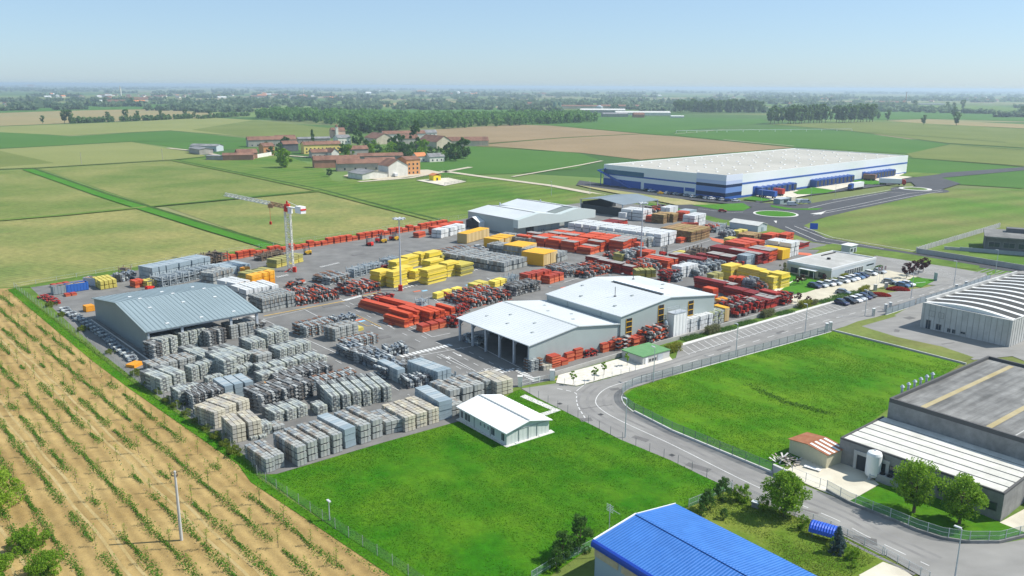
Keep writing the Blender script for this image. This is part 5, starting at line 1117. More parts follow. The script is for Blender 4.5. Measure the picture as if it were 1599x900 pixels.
ROWC = [('black', 1009, 300), ('white', 1017, 301), ('yellow', 1032, 304.5), ('white', 1042, 304.5), ('navy', 1049, 305.5), ('silver', 1056, 306), ('black', 1065, 307.5), ('silver', 1072, 308), ('white', 1083, 310), ('black', 1094, 311), ('silver', 1103, 312.5), ('white', 1111, 313), ('black', 1122, 314.5), ('silver', 1128, 315), ('navy', 1136, 316), ('white', 1149, 316.5)]
for i, (c_, x, y) in enumerate(ROWC): car(c_, (x, y), 30 + R.uniform(-10, 10), f'{c_} car along the warehouse office front, {nth(i)} from the left', group='cars along the warehouse front')
car('silver', (1237, 323), 10, 'silver van parked by the roundabout hut', 'van'); car('white', (1250, 319), 20, 'white van at the lorry park, left', 'van'); car('silver', (1258, 319.5), 0, 'silver van at the edge of the lorry park', 'van')
car('white', (617, 277), 120, 'white van parked by the cream gabled barn', 'van'); car('red', (1128, 333), -10, 'red car on the road left of the roundabout'); car('silver', (748, 391), 20, 'silver car by the tan panel stack in the yard')
t = thing('gate_hut', 'small grey gate hut with dark window by the roundabout', 'hut', G(1220, 319), rad(40)); MB().box(0, 0, 0, 9, 4, 3).build('wall', M('teal_grey', (.25, .32, .34), None, rough=.6), t); MB().box(0, 0, 3, 9.6, 4.6, .25).build('roof', STEEL, t); MB().box(7, -1, 0, 4, 3.4, 3.6).build('porch', CONC, t); MB().box(1, -2.03, 1, 4, .08, 1.4).build('window', GLASS, t)
def truck(px, deg, label, cabc, boxc, L=13.0, cab=True, nm='lorry'):
    t = thing(nm, label, 'lorry', G(*px), rad(deg)); t.location.z = Z2 + .05
    MB().box(-L / 2 - .4, 0, 1.1, L, 2.55, 2.9).build('trailer', boxc, t)
    MB().box(-L / 2 - .4, 0, .8, L - .5, 1.2, .3).build('chassis', TYRE, t)
    if cab:
        MB().prism([(0, .7), (0, 3.6), (1.3, 3.7), (2.1, 3.0), (2.3, 2.0), (2.3, .7)], -1.22, 1.22).build('cab', cabc, t); MB().prism([(1.75, 2.05), (1.7, 3.25), (2.12, 2.98), (2.33, 2.0)], -1.12, 1.12).build('windscreen', GLASS, t)
    wm = MB().cyl((0, -.18, 0), (0, .18, 0), .52, n=12).mesh('wheel', TYRE)
    for x in (-L + .8, -L + 2.1, -L + 3.4, -1.6) + ((1.2,) if cab else ()):
        for y in (-1.05, 1.05): put('wheel', wm, t, loc=(x, y, .52))
    return t
TR, TW, TB = M('lorry_red', (.42, .03, .02), None, rough=.4), M('lorry_white', (.74, .75, .76), None, rough=.4), M('lorry_blue', (.03, .09, .36), None, rough=.4)
truck((1408, 291), -25, 'white lorry with a red cab parked at the farthest docks', TR, TW); truck((1329, 298), 222, 'white lorry with a dark cab by the middle concrete apron', TB, TW)
truck((1212, 312), -52, 'blue trailer backed onto the nearest dock', TB, TB, 11, False, 'trailer'); truck((1224, 308), -52, 'red trailer backed onto the nearest docks', TR, TR, 6, False, 'trailer'); truck((1368, 284), -40, 'brown curtain trailer at the far docks', TR, M('lorry_brown', (.25, .13, .1)), 8, False, 'trailer')
FK = None
def forklift(px, deg, label, colr='signal_red'):
    global FK
    t = thing('forklift', label, 'forklift', G(*px), rad(deg), 'forklifts working in the yard'); t.location.z = Z2
    mt = M(colr, (.62, .03, .02)) if colr == 'signal_red' else M('safety_yellow', (.75, .42, .02))
    if FK is None:
        FK = dict(ctr=MB().prism([(-1.3, .3), (-1.35, 1.2), (-.9, 1.35), (.7, 1.0), (.8, .3)], -.6, .6), mast=MB().box(.95, -.35, .1, .14, .14, 3.0).box(.95, .35, .1, .14, .14, 3.0).box(.95, 0, 2.9, .14, .8, .12).box(.95, 0, 1.2, .1, .8, .1),
                  cage=MB().box(-.7, -.5, 1.3, .08, .08, 1.1).box(-.7, .5, 1.3, .08, .08, 1.1).box(.6, -.5, 1, .08, .08, 1.4).box(.6, .5, 1, .08, .08, 1.4).box(-.05, 0, 2.4, 1.4, 1.1, .08), fork=MB().box(1.6, -.3, .12, 1.2, .12, .06).box(1.6, .3, .12, 1.2, .12, .06))
        FK = {k: v for k, v in FK.items()}
        FK['w'] = MB().cyl((0, -.15, 0), (0, .15, 0), .36, n=10).mesh('wheel', TYRE)
        for k in ('mast', 'cage', 'fork'): FK[k] = FK[k].mesh(k, M('dark_metal', (.06, .065, .07)))
    FK['ctr'].build('body', mt, t); put('mast', FK['mast'], t); put('cage', FK['cage'], t); put('fork', FK['fork'], t)
    for x in (-.9, .6):
        for y in (-.55, .55): put('wheel', FK['w'], t, loc=(x, y, .36))
    t.scale = (1.15, 1.15, 1.15); return t
for px, d_, lab, c_ in (((236, 456), 60, 'red forklift behind the blue-grey shed roof', 'signal_red'), ((480, 400), 200, 'dark forklift right of the tower crane', 'safety_yellow'), ((577, 386), 150, 'red forklift at the back row of orange barriers', 'signal_red'), ((592, 380), 20, 'forklift nearest the orange barrier row, with raised mast', 'signal_red'),
                        ((598, 381.5), 200, 'second forklift beside the raised mast one at the barriers', 'safety_yellow'), ((614, 377), 30, 'forklift right of the pair at the barriers', 'signal_red'), ((1036, 401), 20, 'red forklift with tall mast in the lane by the white grid stacks', 'signal_red'), ((848, 374), 100, 'red forklift by the storage hall doors', 'signal_red'),
                        ((618, 377.5), 210, 'forklift farthest right at the barrier row', 'safety_yellow')): forklift(px, d_, lab, c_)
def container(px, deg, label, mt, L=6.0):
    t = thing('skip_container', label, 'container', G(*px), rad(deg)); t.location.z = Z2
    mb = MB(); 
    for (x, y, sx, sy) in ((0, -1.2, L, .1), (0, 1.2, L, .1), (-L / 2, 0, .1, 2.5), (L / 2, 0, .1, 2.5)): mb.box(x, y, .15, sx, sy, 2.3)
    mb.box(0, 0, .05, L, 2.4, .12); 
    for k in range(7):
        for y in (-1.27, 1.27): mb.box(-L / 2 + .4 + k * (L - .8) / 6, y, .2, .14, .08, 2.2)
    mb.build('body', mt, t)
    mb = MB()
    for k in range(24): mb.beam((R.uniform(-L / 2, L / 2) * .9, R.uniform(-1, 1), R.uniform(1.4, 2.2)), (R.uniform(-L / 2, L / 2) * .9, R.uniform(-1, 1), R.uniform(1.9, 2.7)), R.uniform(.1, .4), .1)
    mb.build('scrap_load', M('scrap_mix', (.2, .2, .2), cols=[(.28, .2, .12), (.1, .1, .1), (.5, .42, .22), (.3, .1, .06)]), t); return t
container((100, 460), 45, 'grey open skip container of scrap in the left corner of the yard', M('skip_grey', (.24, .28, .29), None, rough=.6)); container((120, 457), 45, 'blue open skip container next to the grey one', M('skip_blue', (.03, .12, .42), None, rough=.5))
container((146, 448), -20, 'pale grey skip in front of the yellow beam heap', STEEL, 5)

# ================================================================ THE STACKS
def tier(nx, ny, nz=1, gx=.03, gy=.02, gz=.04, jit=.0, seed=0, h=.93, dz=0.0):
    r_ = random.Random(seed); mb = MB()
    for k in range(nz):
        for i in range(nx):
            for j in range(ny):
                sx, sy, sz = 1 / nx - gx, 1 / ny - gy, h / nz - gz
                mb.box(-.5 + (i + .5) / nx + r_.uniform(-jit, jit), -.5 + (j + .5) / ny + r_.uniform(-jit, jit), .06 + k * h / nz, sx, sy, sz * (1 - dz * r_.random()))
    mb.box(-.3, 0, 0, .08, .96, .07); mb.box(.3, 0, 0, .08, .96, .07)
    return mb
def slabs(n, seed=0, jit=.03, rag=.1):
    r_ = random.Random(seed); mb = MB()
    for k in range(n):
        w_ = 1 - r_.random() * rag; d_ = 1 - r_.random() * rag
        mb.box(r_.uniform(-jit, jit), r_.uniform(-jit, jit), (k + .08) / n, w_ * .97, d_ * .97, .84 / n)
    return mb
def jumble(seed=0, n=0):
    """loose frames, props and brackets piled tightly in a bay"""
    r_ = random.Random(seed); mb = MB()
    for k in range(4):
        for i in range(3):
            for j in range(3):
                if r_.random() < (.08, .15, .30, .55)[k]: continue
                mb.box(-.33 + i * .33 + r_.uniform(-.05, .05), -.33 + j * .33 + r_.uniform(-.05, .05), .04 + k * .235, r_.uniform(.18, .34), r_.uniform(.18, .34), r_.uniform(.13, .24), r_.uniform(-.15, .15))
    for k in range(7): x, y, z = r_.uniform(-.4, .4), r_.uniform(-.4, .4), r_.uniform(.5, .95); mb.beam((x - .25, y, z), (x + .25, y + r_.uniform(-.2, .2), z + r_.uniform(-.05, .12)), .04)
    mb.box(0, 0, 0, .94, .94, .05); return mb
def cratebox(seed=0):
    r_ = random.Random(seed); mb = MB(); mb.box(0, 0, .04, .96, .96, .9)
    for s_ in (-1, 1):
        mb.box(s_ * .485, 0, .02, .03, .9, .05); mb.box(0, s_ * .485, .45, .9, .02, .04); mb.box(s_ * .3, -.487, .05, .03, .02, .85)
    return mb
def rack(seed=0):
    """open steel pallet with uprights and short tubes lying in it"""
    r_ = random.Random(seed); mb = MB()
    for sx in (-.46, .46):
        for sy in (-.46, .46): mb.box(sx, sy, 0, .06, .06, .98)
    mb.box(0, 0, .08, .95, .95, .06)
    for k in range(14): mb.cyl((r_.uniform(-.38, .38), -.48, z_ := r_.uniform(.2, .75)), (r_.uniform(-.38, .38), .48, z_), .055, n=5)
    return mb
KM = {
 'cover': M('pale_cover', (.24, .23, .22), (.40, .385, .36), 1.6, rough=.8, stain=(1.0, .2)),
 'grey': M('alu_bundle', (.45, .46, .44), cols=[(0.312, 0.328, 0.320), (0.361, 0.369, 0.344), (0.254, 0.279, 0.287), (0.394, 0.394, 0.361), (0.295, 0.312, 0.303), (0.189, 0.205, 0.213), (0.246, 0.221, 0.189)], rough=.5, stain=(1.2, .1)),
 'blue': M('bluish_bundle', (.34, .41, .45), cols=[(0.290, 0.352, 0.387), (0.334, 0.396, 0.422), (0.255, 0.317, 0.352), (0.370, 0.414, 0.431)], rough=.45, stain=(1.2, .08)),
 'lime': M('labelled_bundle', (.6, .62, .5), cols=[(0.399, 0.425, 0.391), (0.340, 0.365, 0.348), (0.442, 0.459, 0.408), (0.391, 0.425, 0.230), (0.374, 0.399, 0.374), (0.221, 0.246, 0.246), (0.416, 0.433, 0.365), (0.289, 0.323, 0.323), (0.170, 0.178, 0.178)], rough=.6, stain=(1.5, .08)),
 'beige': M('beige_bundle', (.55, .50, .38), cols=[(0.493, 0.459, 0.357), (0.442, 0.399, 0.306), (0.408, 0.391, 0.340), (0.510, 0.493, 0.408), (0.340, 0.315, 0.272)], rough=.7, stain=(1.2, .1)),
 'dark': M('dark_bundle', (.15, .15, .15), cols=[(.10, .105, .11), (.17, .18, .18), (.24, .25, .25), (.36, .37, .36), (.07, .07, .07), (.13, .12, .11)], rough=.7),
 'mid': M('mid_grey_bundle', (.25, .27, .27), cols=[(.22, .24, .25), (.30, .32, .32), (.16, .18, .19), (.38, .40, .39), (.24, .21, .19), (.20, .11, .07)], rough=.6),
 'orange': M('orange_panel', (.62, .10, .03), cols=[(.55, .075, .02), (.62, .11, .035), (.46, .06, .02), (.60, .15, .07), (.50, .07, .025), (.36, .05, .025)], rough=.55, stain=(1.0, .1)),
 'red': M('red_panel', (.40, .03, .02), cols=[(.33, .028, .018), (.26, .024, .02), (.40, .04, .025), (.20, .02, .018)], rough=.6, stain=(1.0, .12)),
 'yellow': M('yellow_beam', (.72, .55, .06), cols=[(.72, .56, .05), (.66, .50, .07), (.75, .60, .10), (.62, .50, .12)], rough=.7, stain=(1.5, .08)),
 'olive': M('dull_yellow_beam', (.45, .38, .08), cols=[(.46, .39, .07), (.38, .33, .08), (.52, .44, .10), (.30, .28, .10)], rough=.8),
 'ply': M('plywood_edge', (.50, .36, .16), cols=[(.52, .38, .17), (.47, .34, .15), (.55, .41, .20)], rough=.8),
 'plytop': M('amber_panel_top', (.74, .38, .02), None, rough=.6, stain=(.6, .06)),
 'lemon': M('yellow_panel', (.76, .48, .02), cols=[(.76, .48, .02), (.72, .44, .02)], rough=.6),
 'white': M('white_pack', (.72, .72, .70), cols=[(.66, .67, .66), (.60, .61, .60), (.62, .63, .63), (.52, .54, .54)], rough=.5, stain=(1.5, .05)),
 'wood': M('sawn_timber', (.30, .19, .08), cols=[(.31, .20, .09), (.25, .15, .07), (.36, .24, .11), (.28, .20, .08), (.20, .12, .06)], rough=.9),
 'mix': M('mixed_parts', (.4, .1, .05), cols=[(.50, .07, .025), (.045, .045, .05), (.52, .11, .05), (.22, .23, .23), (.07, .065, .065), (.30, .04, .02), (.38, .39, .38), (.11, .05, .04), (.04, .04, .045), (.16, .15, .14), (.46, .09, .04), (.09, .085, .085)], rough=.7),
 'mixg': M('mixed_grey_parts', (.3, .3, .3), cols=[(.33, .36, .37), (.12, .13, .14), (.42, .45, .45), (.22, .24, .25), (.07, .07, .08), (.50, .52, .50), (.20, .24, .28)], rough=.6),
 'mixr': M('mixed_red_parts', (.4, .04, .02), cols=[(.36, .025, .018), (.42, .04, .025), (.06, .04, .04), (.28, .025, .02), (.05, .045, .045), (.44, .06, .04), (.16, .03, .025), (.22, .21, .20)], rough=.6),
 'crate': M('orange_crate', (.72, .32, .02), cols=[(.72, .33, .02), (.68, .28, .02), (.74, .38, .04)], rough=.6),
 'rack': M('grey_rack', (.38, .42, .44), cols=[(.36, .41, .44), (.45, .49, .50), (.28, .32, .34)], rough=.5),
 'brown': M('brown_rack', (.22, .16, .11), cols=[(.24, .18, .12), (.17, .13, .10), (.30, .23, .16), (.13, .11, .1)], rough=.9),
}
def U(kind, var):
    """unit tier mesh of a kind, variant var"""
    k = (kind, var)
    if k in UM: return UM[k]
    s_ = hash_(kind) + var * 17
    if kind in ('grey', 'beige'): mb = tier(3, 8, 1, .035, .02, .05, .006, s_, .88, .08)
    elif kind == 'blue': mb = tier(1, 9, 1, .02, .012, .03, .002, s_, .97, .02)
    elif kind == 'lime': mb = tier(4, 4, 2, .035, .03, .05, .008, s_, .90, .10)
    elif kind in ('dark', 'mid'): mb = tier(3, 4, 2, .06, .05, .1, .03, s_, .92, .45)
    elif kind in ('orange', 'red'): mb = slabs(3, s_, .02, .09)
    elif kind in ('yellow', 'olive'): mb = slabs(2, s_, .03, .10)
    elif kind in ('ply', 'lemon'): mb = tier(4, 1, 1, .012, .0, .0, .0, s_, .94)
    elif kind == 'white': mb = tier(2, 2, 1, .06, .05, .06, .008, s_, .92, .04)
    elif kind == 'wood': mb = tier(1, 6, 3, .02, .012, .09, .012, s_, .96, .2)
    elif kind in ('mix', 'mixg', 'mixr'): mb = jumble(s_)
    elif kind == 'crate': mb = cratebox(s_)
    elif kind in ('rack', 'brown'): mb = rack(s_)
    UM[k] = mb; return mb
UM = {}; TM = {}
def hash_(s_): return sum(ord(c) * (i + 3) for i, c in enumerate(s_))
def tmesh(kind, var):
    if (kind, var) not in TM: TM[(kind, var)] = U(kind, var).mesh('bundle', KM[kind])
    return TM[(kind, var)]
def whole(kind, n, seed, cover=False):
    """a whole far stack as one mesh"""
    k = (kind, n, seed, cover)
    if k in TM: return TM[k]
    r_ = random.Random(seed * 31 + n); mb = MB(); mt = [KM[kind]]
    for i in range(n):
        u = U(kind, (seed + i) % 3); ox, oy = r_.uniform(-.02, .02), r_.uniform(-.02, .02)
        mb._add([(x + ox, y + oy, (z + i) / n) for x, y, z in u.v], u.f)
    if kind == 'ply': mt = [KM['ply'], KM['plytop']]; mb.cur = 1; mb.box(0, 0, .985, 1.0, 1.0, .04); mb.box(-.5, 0, .02, .02, .99, .96)
    if cover: mt = [KM[kind], KM['cover']]; mb.cur = 1; mb.box(-.02, -.26, .97, .93, .44, .04); mb.box(.03, .24, .97, .9, .46, .045)
    TM[k] = mb.mesh('stack', mt); return TM[k]
NAMES = {'grey': ('grey_bundle_stack', 'grey strapped bundle stack'), 'blue': ('bluish_bundle_stack', 'blue-grey sheet stack'), 'lime': ('labelled_bundle_stack', 'pale labelled stack'), 'beige': ('beige_bundle_stack', 'beige-topped bundle stack'),
         'dark': ('dark_bundle_stack', 'dark scuffed stack'), 'mid': ('mixed_bundle_stack', 'uneven grey-rusty stack'), 'orange': ('orange_panel_stack', 'orange panel stack'), 'red': ('red_panel_stack', 'dark red panel stack'), 'yellow': ('yellow_beam_stack', 'bright yellow beam stack'),
         'olive': ('dull_beam_stack', 'dull yellow beam stack'), 'ply': ('panel_block', 'amber-topped tan panel block'), 'lemon': ('yellow_panel_block', 'yellow panel block'), 'white': ('white_pack_stack', 'white wrapped stack'), 'wood': ('timber_stack', 'brown timber stack'),
         'mix': ('parts_pallet', 'orange-dark parts pallet'), 'mixg': ('grey_parts_pallet', 'grey parts pallet'), 'mixr': ('red_parts_pallet', 'red parts pallet'), 'crate': ('orange_crate', 'orange-yellow crate'), 'rack': ('tube_rack', 'grey tube rack'), 'brown': ('brown_rack', 'brown tube rack')}
CATS = {'mix': 'parts pallet', 'mixg': 'parts pallet', 'mixr': 'parts pallet', 'crate': 'crate', 'rack': 'rack', 'brown': 'rack', 'ply': 'panel block', 'lemon': 'panel block'}
LABS = {}
def row(kind, p0, p1, n, d, h, tiers, where, m=1, gap=.13, jit=.14, off=0.0, hv=.0, skip=0.0, gd=.35, desc=None, cover=None):
    if cover is None: cover = kind == 'red'
    A, B = G(*p0), G(*p1); u = (B - A).normalized(); v = Vector((-u.y, u.x, 0)); an = math.atan2(u.y, u.x); L = (B - A).length; w_ = L / n
    nm, ds = NAMES[kind]; ds = desc or ds
    if A.length > 190 and h > 1.0: h *= {'orange': 1.28, 'red': 1.2, 'lemon': 1.1, 'mix': 1.1, 'mixg': 1.15, 'mixr': 1.1}.get(kind, 1.4)
    for j in range(m):
        for i in range(n):
            if skip and R.random() < skip: continue
            c = A + u * ((i + .5) * w_) + v * (off + d / 2 + j * (d + gd) + R.uniform(-jit, jit) * 2); near = (c - Vector((0, 0, 0))).length < 205
            tt = max(1, tiers - (1 if R.random() < hv else 0)); hh = h * tt / tiers * (1 + R.uniform(-.015, .015))
            pos = f'{nth(i)} from left' if n > 1 else ''
            ln = (f'{nth(j)} line' if j else 'front line') if m > 1 else ''
            lab = ', '.join(q for q in (ds, pos, ln, where) if q)
            if len(lab.split()) > 16: lab = lab.replace(' the ', ' ')
            if len(lab.split()) > 16: lab = lab.replace('strapped bundle', 'bundle')
            LABS.setdefault(lab, []).append(where)
            gr = NAMES[kind][0].replace('_', ' ') + 's in ' + where
            W_, D_ = w_ * (1 - gap), d
            if near:
                t = thing(nm, lab, CATS.get(kind, 'stack'), (c.x, c.y, Z2 + .01), an + R.uniform(-.012, .012), gr if n * m > 1 else None)
                for k in range(tt): put('bundle', tmesh(kind, R.randrange(3)), t, loc=(R.uniform(-.04, .04), R.uniform(-.06, .06), k * hh / tt), scale=(W_, D_, hh / tt))
            else:
                o = put(nm, whole(kind, tt, R.randrange(3), bool(cover and R.random() < .42)), None, (c.x, c.y, Z2 + .01), an + R.uniform(-.012, .012), (W_, D_, hh)); tag(o, lab, CATS.get(kind, 'stack'), gr if n * m > 1 else None)
def S(kind, xl, xr, y, d, h, t_, where, **k):
    """one stack: left and right px of its front base, its base y at the right corner"""
    row(kind, (xl, y + .26 * (xr - xl)), (xr, y), 1, d, h, t_, where, gap=.02, **k)
# front lot, along the lawn and back to the shed
row('grey', (462, 735), (538, 709), 4, 8.0, 3.5, 3, 'the front row along the lawn, left half', gap=.24)
row('blue', (539, 708), (561, 700), 1, 8.6, 3.5, 3, 'the front row along the lawn', gap=.24)
row('grey', (561, 700), (602, 686), 2, 8.6, 3.6, 3, 'the front row along the lawn, right end', gap=.24)
row('grey', (416, 744), (446, 734), 2, 7.6, 2.5, 3, 'the lawn corner beside the orchard fence', gap=.06)
S('grey', 603, 630, 677, 6.5, 2.4, 3, 'the gap between the front row and the beige stacks')
row('beige', (631, 680), (686, 663), 3, 8, 2.9, 4, 'the row left of the blue-grey block')
S('blue', 685, 706, 656, 9.2, 3.7, 4, 'the lawn edge, tallest long block left of the site house')
S('grey', 706, 725, 650, 4, 2.3, 2, 'the lawn edge next to the site house')
row('grey', (703, 638), (757, 622), 3, 7, 3.0, 2, 'the row behind the site house')
S('grey', 759, 773, 617, 6.5, 2.9, 3, 'the row behind the site house, before the racks'); S('beige', 776, 802, 617, 7, 3.0, 4, 'the gateway end of the lot')
row('lime', (518, 649), (613, 630), 6, 9.5, 3.2, 4, 'the white wrapped row behind the front stacks', gap=.20, desc='white-wrapped pale stack')
S('lime', 497, 513, 650, 3.5, 1.8, 2, 'the end of the white wrapped row, low')
row('beige', (363, 698), (411, 686), 2, 6, 3.3, 4, 'the pair nearest the orchard fence'); S('lime', 411, 427, 682, 3, 2.0, 2, 'the beige pair\'s right end'); S('grey', 428, 446, 677, 3, 1.3, 2, 'the low end right of the beige pair')
row('lime', (392, 694), (418, 688), 2, 1.2, .6, 1, 'the low line before the beige pair'); row('lime', (430, 668), (482, 652), 3, 5, 2.2, 3, 'the short white row right of the beige pair')
row('beige', (334, 675), (393, 652), 3, 6, 3.3, 5, 'the second beige row from the fence'); row('dark', (409, 650), (493, 623), 5, 7, 3.5, 5, 'the tall dark row in the middle of the lot')
S('lime', 279, 301, 631, 4, 2.8, 4, 'the fence side, tall before the dark row'); S('lime', 303, 320, 620, 4, 1.8, 2, 'the fence side behind the dark row'); S('lime', 306, 323, 650, 1.5, 1.3, 2, 'the fence side before the dark row')
row('dark', (302, 644), (352, 631), 5, 5.5, 2.9, 3, 'the charcoal row by the fence', desc='charcoal stack of packed sheets'); row('blue', (353, 631), (398, 620), 3, 6, 2.9, 3, 'the row continuing the charcoal row'); S('lime', 350, 367, 628, 1.5, 1.6, 2, 'the aisle before the blue-grey row')
row('lime', (251, 620), (294, 607), 2, 8, 3.2, 4, 'the corner pair by the fence'); row('lime', (300, 601), (340, 589), 3, 3, 3.2, 4, 'the row right of the corner pair')
row('grey', (239, 590), (320, 570), 6, 5, 2.0, 3, 'the low row before the shed'); S('lime', 352, 372, 592, 9, 4.1, 4, 'the aisle end, tall with a black shaded side')
row('lime', (318, 576), (340, 570), 2, 11, 2.2, 3, 'the flat slatted block before the shed'); row('lime', (368, 577), (399, 568), 2, 11, 2.2, 3, 'the flat slatted block\'s right half'); row('lime', (372, 592), (400, 586), 2, 3, 1.8, 2, 'the aisle behind the blue-grey row')
row('lime', (392, 556), (417, 550), 2, 6, 2.6, 4, 'the shaded pair right of the shed'); row('lime', (418, 548), (454, 539), 3, 6, 2.5, 4, 'the row right of the shaded pair')
S('grey', 403, 425, 568, 5, 2.2, 3, 'the middle of the lot, brown sided'); row('lime', (437, 568), (488, 554), 4, 5, 2.6, 4, 'the open aisle by the white lines'); row('lime', (486, 577), (512, 570), 2, 3.5, 1.6, 2, 'the lane edge by the white lines')
row('lime', (408, 595), (503, 572), 5, 4, 2.3, 3, 'the long pale row across the lot'); row('lime', (409, 605), (453, 593), 2, 3.5, 2.0, 3, 'the pale pair before the long row'); row('dark', (434, 608), (522, 587), 7, 5, 2.0, 3, 'the low dark row across the lot')
row('crate', (404, 616), (436, 609), 3, 2.0, 1.2, 1, 'the middle of the grey stacks', desc='yellow-orange crate'); row('rack', (470, 622), (498, 614), 3, 4, 1.8, 2, 'the aisle behind the white wrapped row')
S('lime', 361, 383, 610, 1.4, 1.2, 2, 'the aisle, small and low, left of the yellow crates'); row('lime', (325, 607), (352, 600), 2, 2.2, 1.6, 2, 'the open patch near the fence'); row('mid', (496, 610), (560, 594), 5, 4, 1.5, 2, 'the lane edge behind the white wrapped row')
# inside and beside the shed
S('dark', 241, 256, 563, 5, 2.7, 4, 'the shed corner, black and shaded'); row('lime', (256, 561), (280, 552), 2, 5, 2.8, 4, 'the shed front, left bay'); row('lime', (284, 550), (324, 540), 3, 4, 2.8, 4, 'the shed front, middle bay')
row('dark', (328, 546), (356, 538), 2, 5, 2.6, 5, 'the shed front, brown and banded'); row('grey', (362, 534), (401, 525), 3, 5, 2.4, 5, 'the row at the right shed post'); S('dark', 401, 418, 520, 8, 1.9, 3, 'the lane right of the shed')
# middle clusters
row('mid', (480, 532), (524, 520), 5, 6, 2.1, 3, 'the cluster beside the white parking box'); row('grey', (523, 537), (560, 526), 4, 4.5, 2.3, 4, 'the cluster beside the white parking box'); row('mixg', (500, 520), (560, 506), 5, 4, 2.03, 1, 'the cluster\'s back edge')
row('mid', (542, 552), (592, 539), 5, 4, 2.3, 3, 'the small dark cluster by the lane'); S('mixr', 535, 549, 519, 2, 1.0, 1, 'the cluster by the lane, red'); S('olive', 560, 569, 519, 3, .9, 1, 'the lane by the dark cluster')
row('dark', (560, 572), (590, 563), 3, 4.5, 2.5, 4, 'the big dark cluster, left end'); row('mixg', (587, 583), (622, 573), 3, 5, 2.56, 1, 'the big dark cluster, middle', m=3); row('mixg', (600, 598), (634, 588), 3, 4.5, 2.56, 2, 'the big dark cluster, front', m=1)
row('blue', (684, 607), (705, 600), 3, 10, 3.0, 3, 'the big dark cluster, right end', gap=.08, desc='long blue-grey stack'); S('blue', 622, 634, 600, 8, 2.9, 3, 'the big dark cluster, front left'); row('mixg', (636, 612), (684, 602), 4, 4, 2.16, 1, 'the big dark cluster, front right'); row('dark', (640, 590), (676, 580), 4, 6, 2.2, 2, 'the big dark cluster behind the front'); S('rack', 704, 714, 598, 9, 1.9, 1, 'the big dark cluster\'s right edge'); row('mixg', (603, 563), (640, 556), 3, 3, 2.56, 1, 'the big dark cluster\'s back edge')
# orange centre
row('orange', (631, 516), (657, 509), 3, 9, 2.5, 3, 'the central orange cluster, front left', hv=.4); row('orange', (658, 523), (712, 511), 4, 3, 1.4, 1, 'the central orange cluster, front line', hv=.4); row('orange', (672, 510), (712, 500), 5, 7, 2.4, 3, 'the central orange cluster, right', hv=.4); row('orange', (652, 507), (674, 501), 2, 9, 2.2, 2, 'the central orange cluster, middle', hv=.4)
row('orange', (619, 500), (652, 491), 3, 16, 1.9, 2, 'the central orange cluster, long rear beams', hv=.4); row('mixr', (585, 484), (618, 474), 4, 5, 2.29, 1, 'the central orange cluster, rear heap'); S('orange', 612, 634, 507, 1.6, .6, 1, 'the ground before the long beams'); S('rack', 659, 671, 480, 3, 1.7, 1, 'the lane right of the orange cluster')
# block behind the shed
row('grey', (410, 492), (462, 481), 8, 7.5, 2.9, 4, 'the strapped grid before the white packs'); row('white', (410, 492), (462, 481), 4, 9, 3.5, 3, 'the big white block right of the shed', off=8.2); row('crate', (384, 472), (406, 466), 3, 3, 2.6, 3, 'the crate wall right of the shed', m=1); row('crate', (394, 458), (432, 449), 4, 3, 3.4, 4, 'the long crate wall behind the white block'); row('white', (369, 469), (393, 463), 3, 9, 3.2, 3, 'the white wall behind the shed roof')
row('mix', (463, 482), (532, 470), 8, 4.2, 2.16, 1, 'the orange heap right of the strapped grid', m=3, hv=.2); S('mix', 456, 480, 447, 3, 1.8, 1, 'the open lane behind the orange heap')
row('blue', (240, 444), (330, 424), 9, 7, 3.2, 3, 'the far block behind the shed roof', gap=.06); row('rack', (255, 452), (345, 431), 9, 6, 2.4, 2, 'the far block, front line'); row('grey', (333, 449), (366, 440), 4, 6, 2.8, 3, 'the far block, right of the shed ridge'); row('brown', (326, 421), (358, 413), 3, 6, 3.0, 3, 'the far block by the orange barriers'); row('blue', (352, 434), (392, 426), 4, 9, 1.8, 2, 'the far block, low long bundles', desc='low navy bundle stack')
S('white', 358, 388, 424, 3, 1.6, 1, 'the far block before the orange barriers'); row('olive', (392, 444), (432, 434), 4, 6, 1.8, 2, 'the ground left of the tower crane'); row('olive', (433, 422), (476, 411), 5, 5, 2.0, 2, 'the ground behind the tower crane'); S('crate', 381, 391, 432, 2, 2.0, 2, 'the ground left of the crane'); row('brown', (410, 411), (448, 402), 5, 4, 1.8, 2, 'the ground before the orange barriers')
row('orange', (296, 419), (440, 396), 14, 2.4, 1.9, 3, 'the barrier row on the back fence, left part', skip=.03, hv=.35, desc='orange barrier pile'); row('orange', (441, 396), (560, 377), 12, 2.4, 1.9, 3, 'the barrier row on the back fence, middle part', skip=.03, hv=.35, desc='orange barrier pile'); row('orange', (561, 377), (700, 354), 15, 2.6, 1.9, 3, 'the barrier row on the back fence, right part', skip=.03, hv=.35, desc='orange barrier pile')
row('orange', (252, 424), (326, 414), 7, 3, 1.2, 1, 'the far block behind the blue-grey stacks', desc='low orange barrier pile'); S('orange', 653, 665, 371, 3, 1.6, 2, 'the open asphalt before the barriers')
row('mid', (516, 449), (550, 441), 3, 9, 1.8, 2, 'the small cluster left of the grey wire racks'); row('mix', (549, 466), (596, 456), 5, 4.4, 2.29, 1, 'the small cluster at the zebra line', m=2); row('rack', (553, 437), (602, 425), 5, 4, 2.3, 2, 'the row left of the yellow stacks', m=1); row('rack', (607, 421), (628, 415), 3, 4, 2.2, 2, 'the row behind the yellow stacks'); S('red', 597, 607, 425, 3.0, 1.6, 1, 'the row left of the yellow stacks')
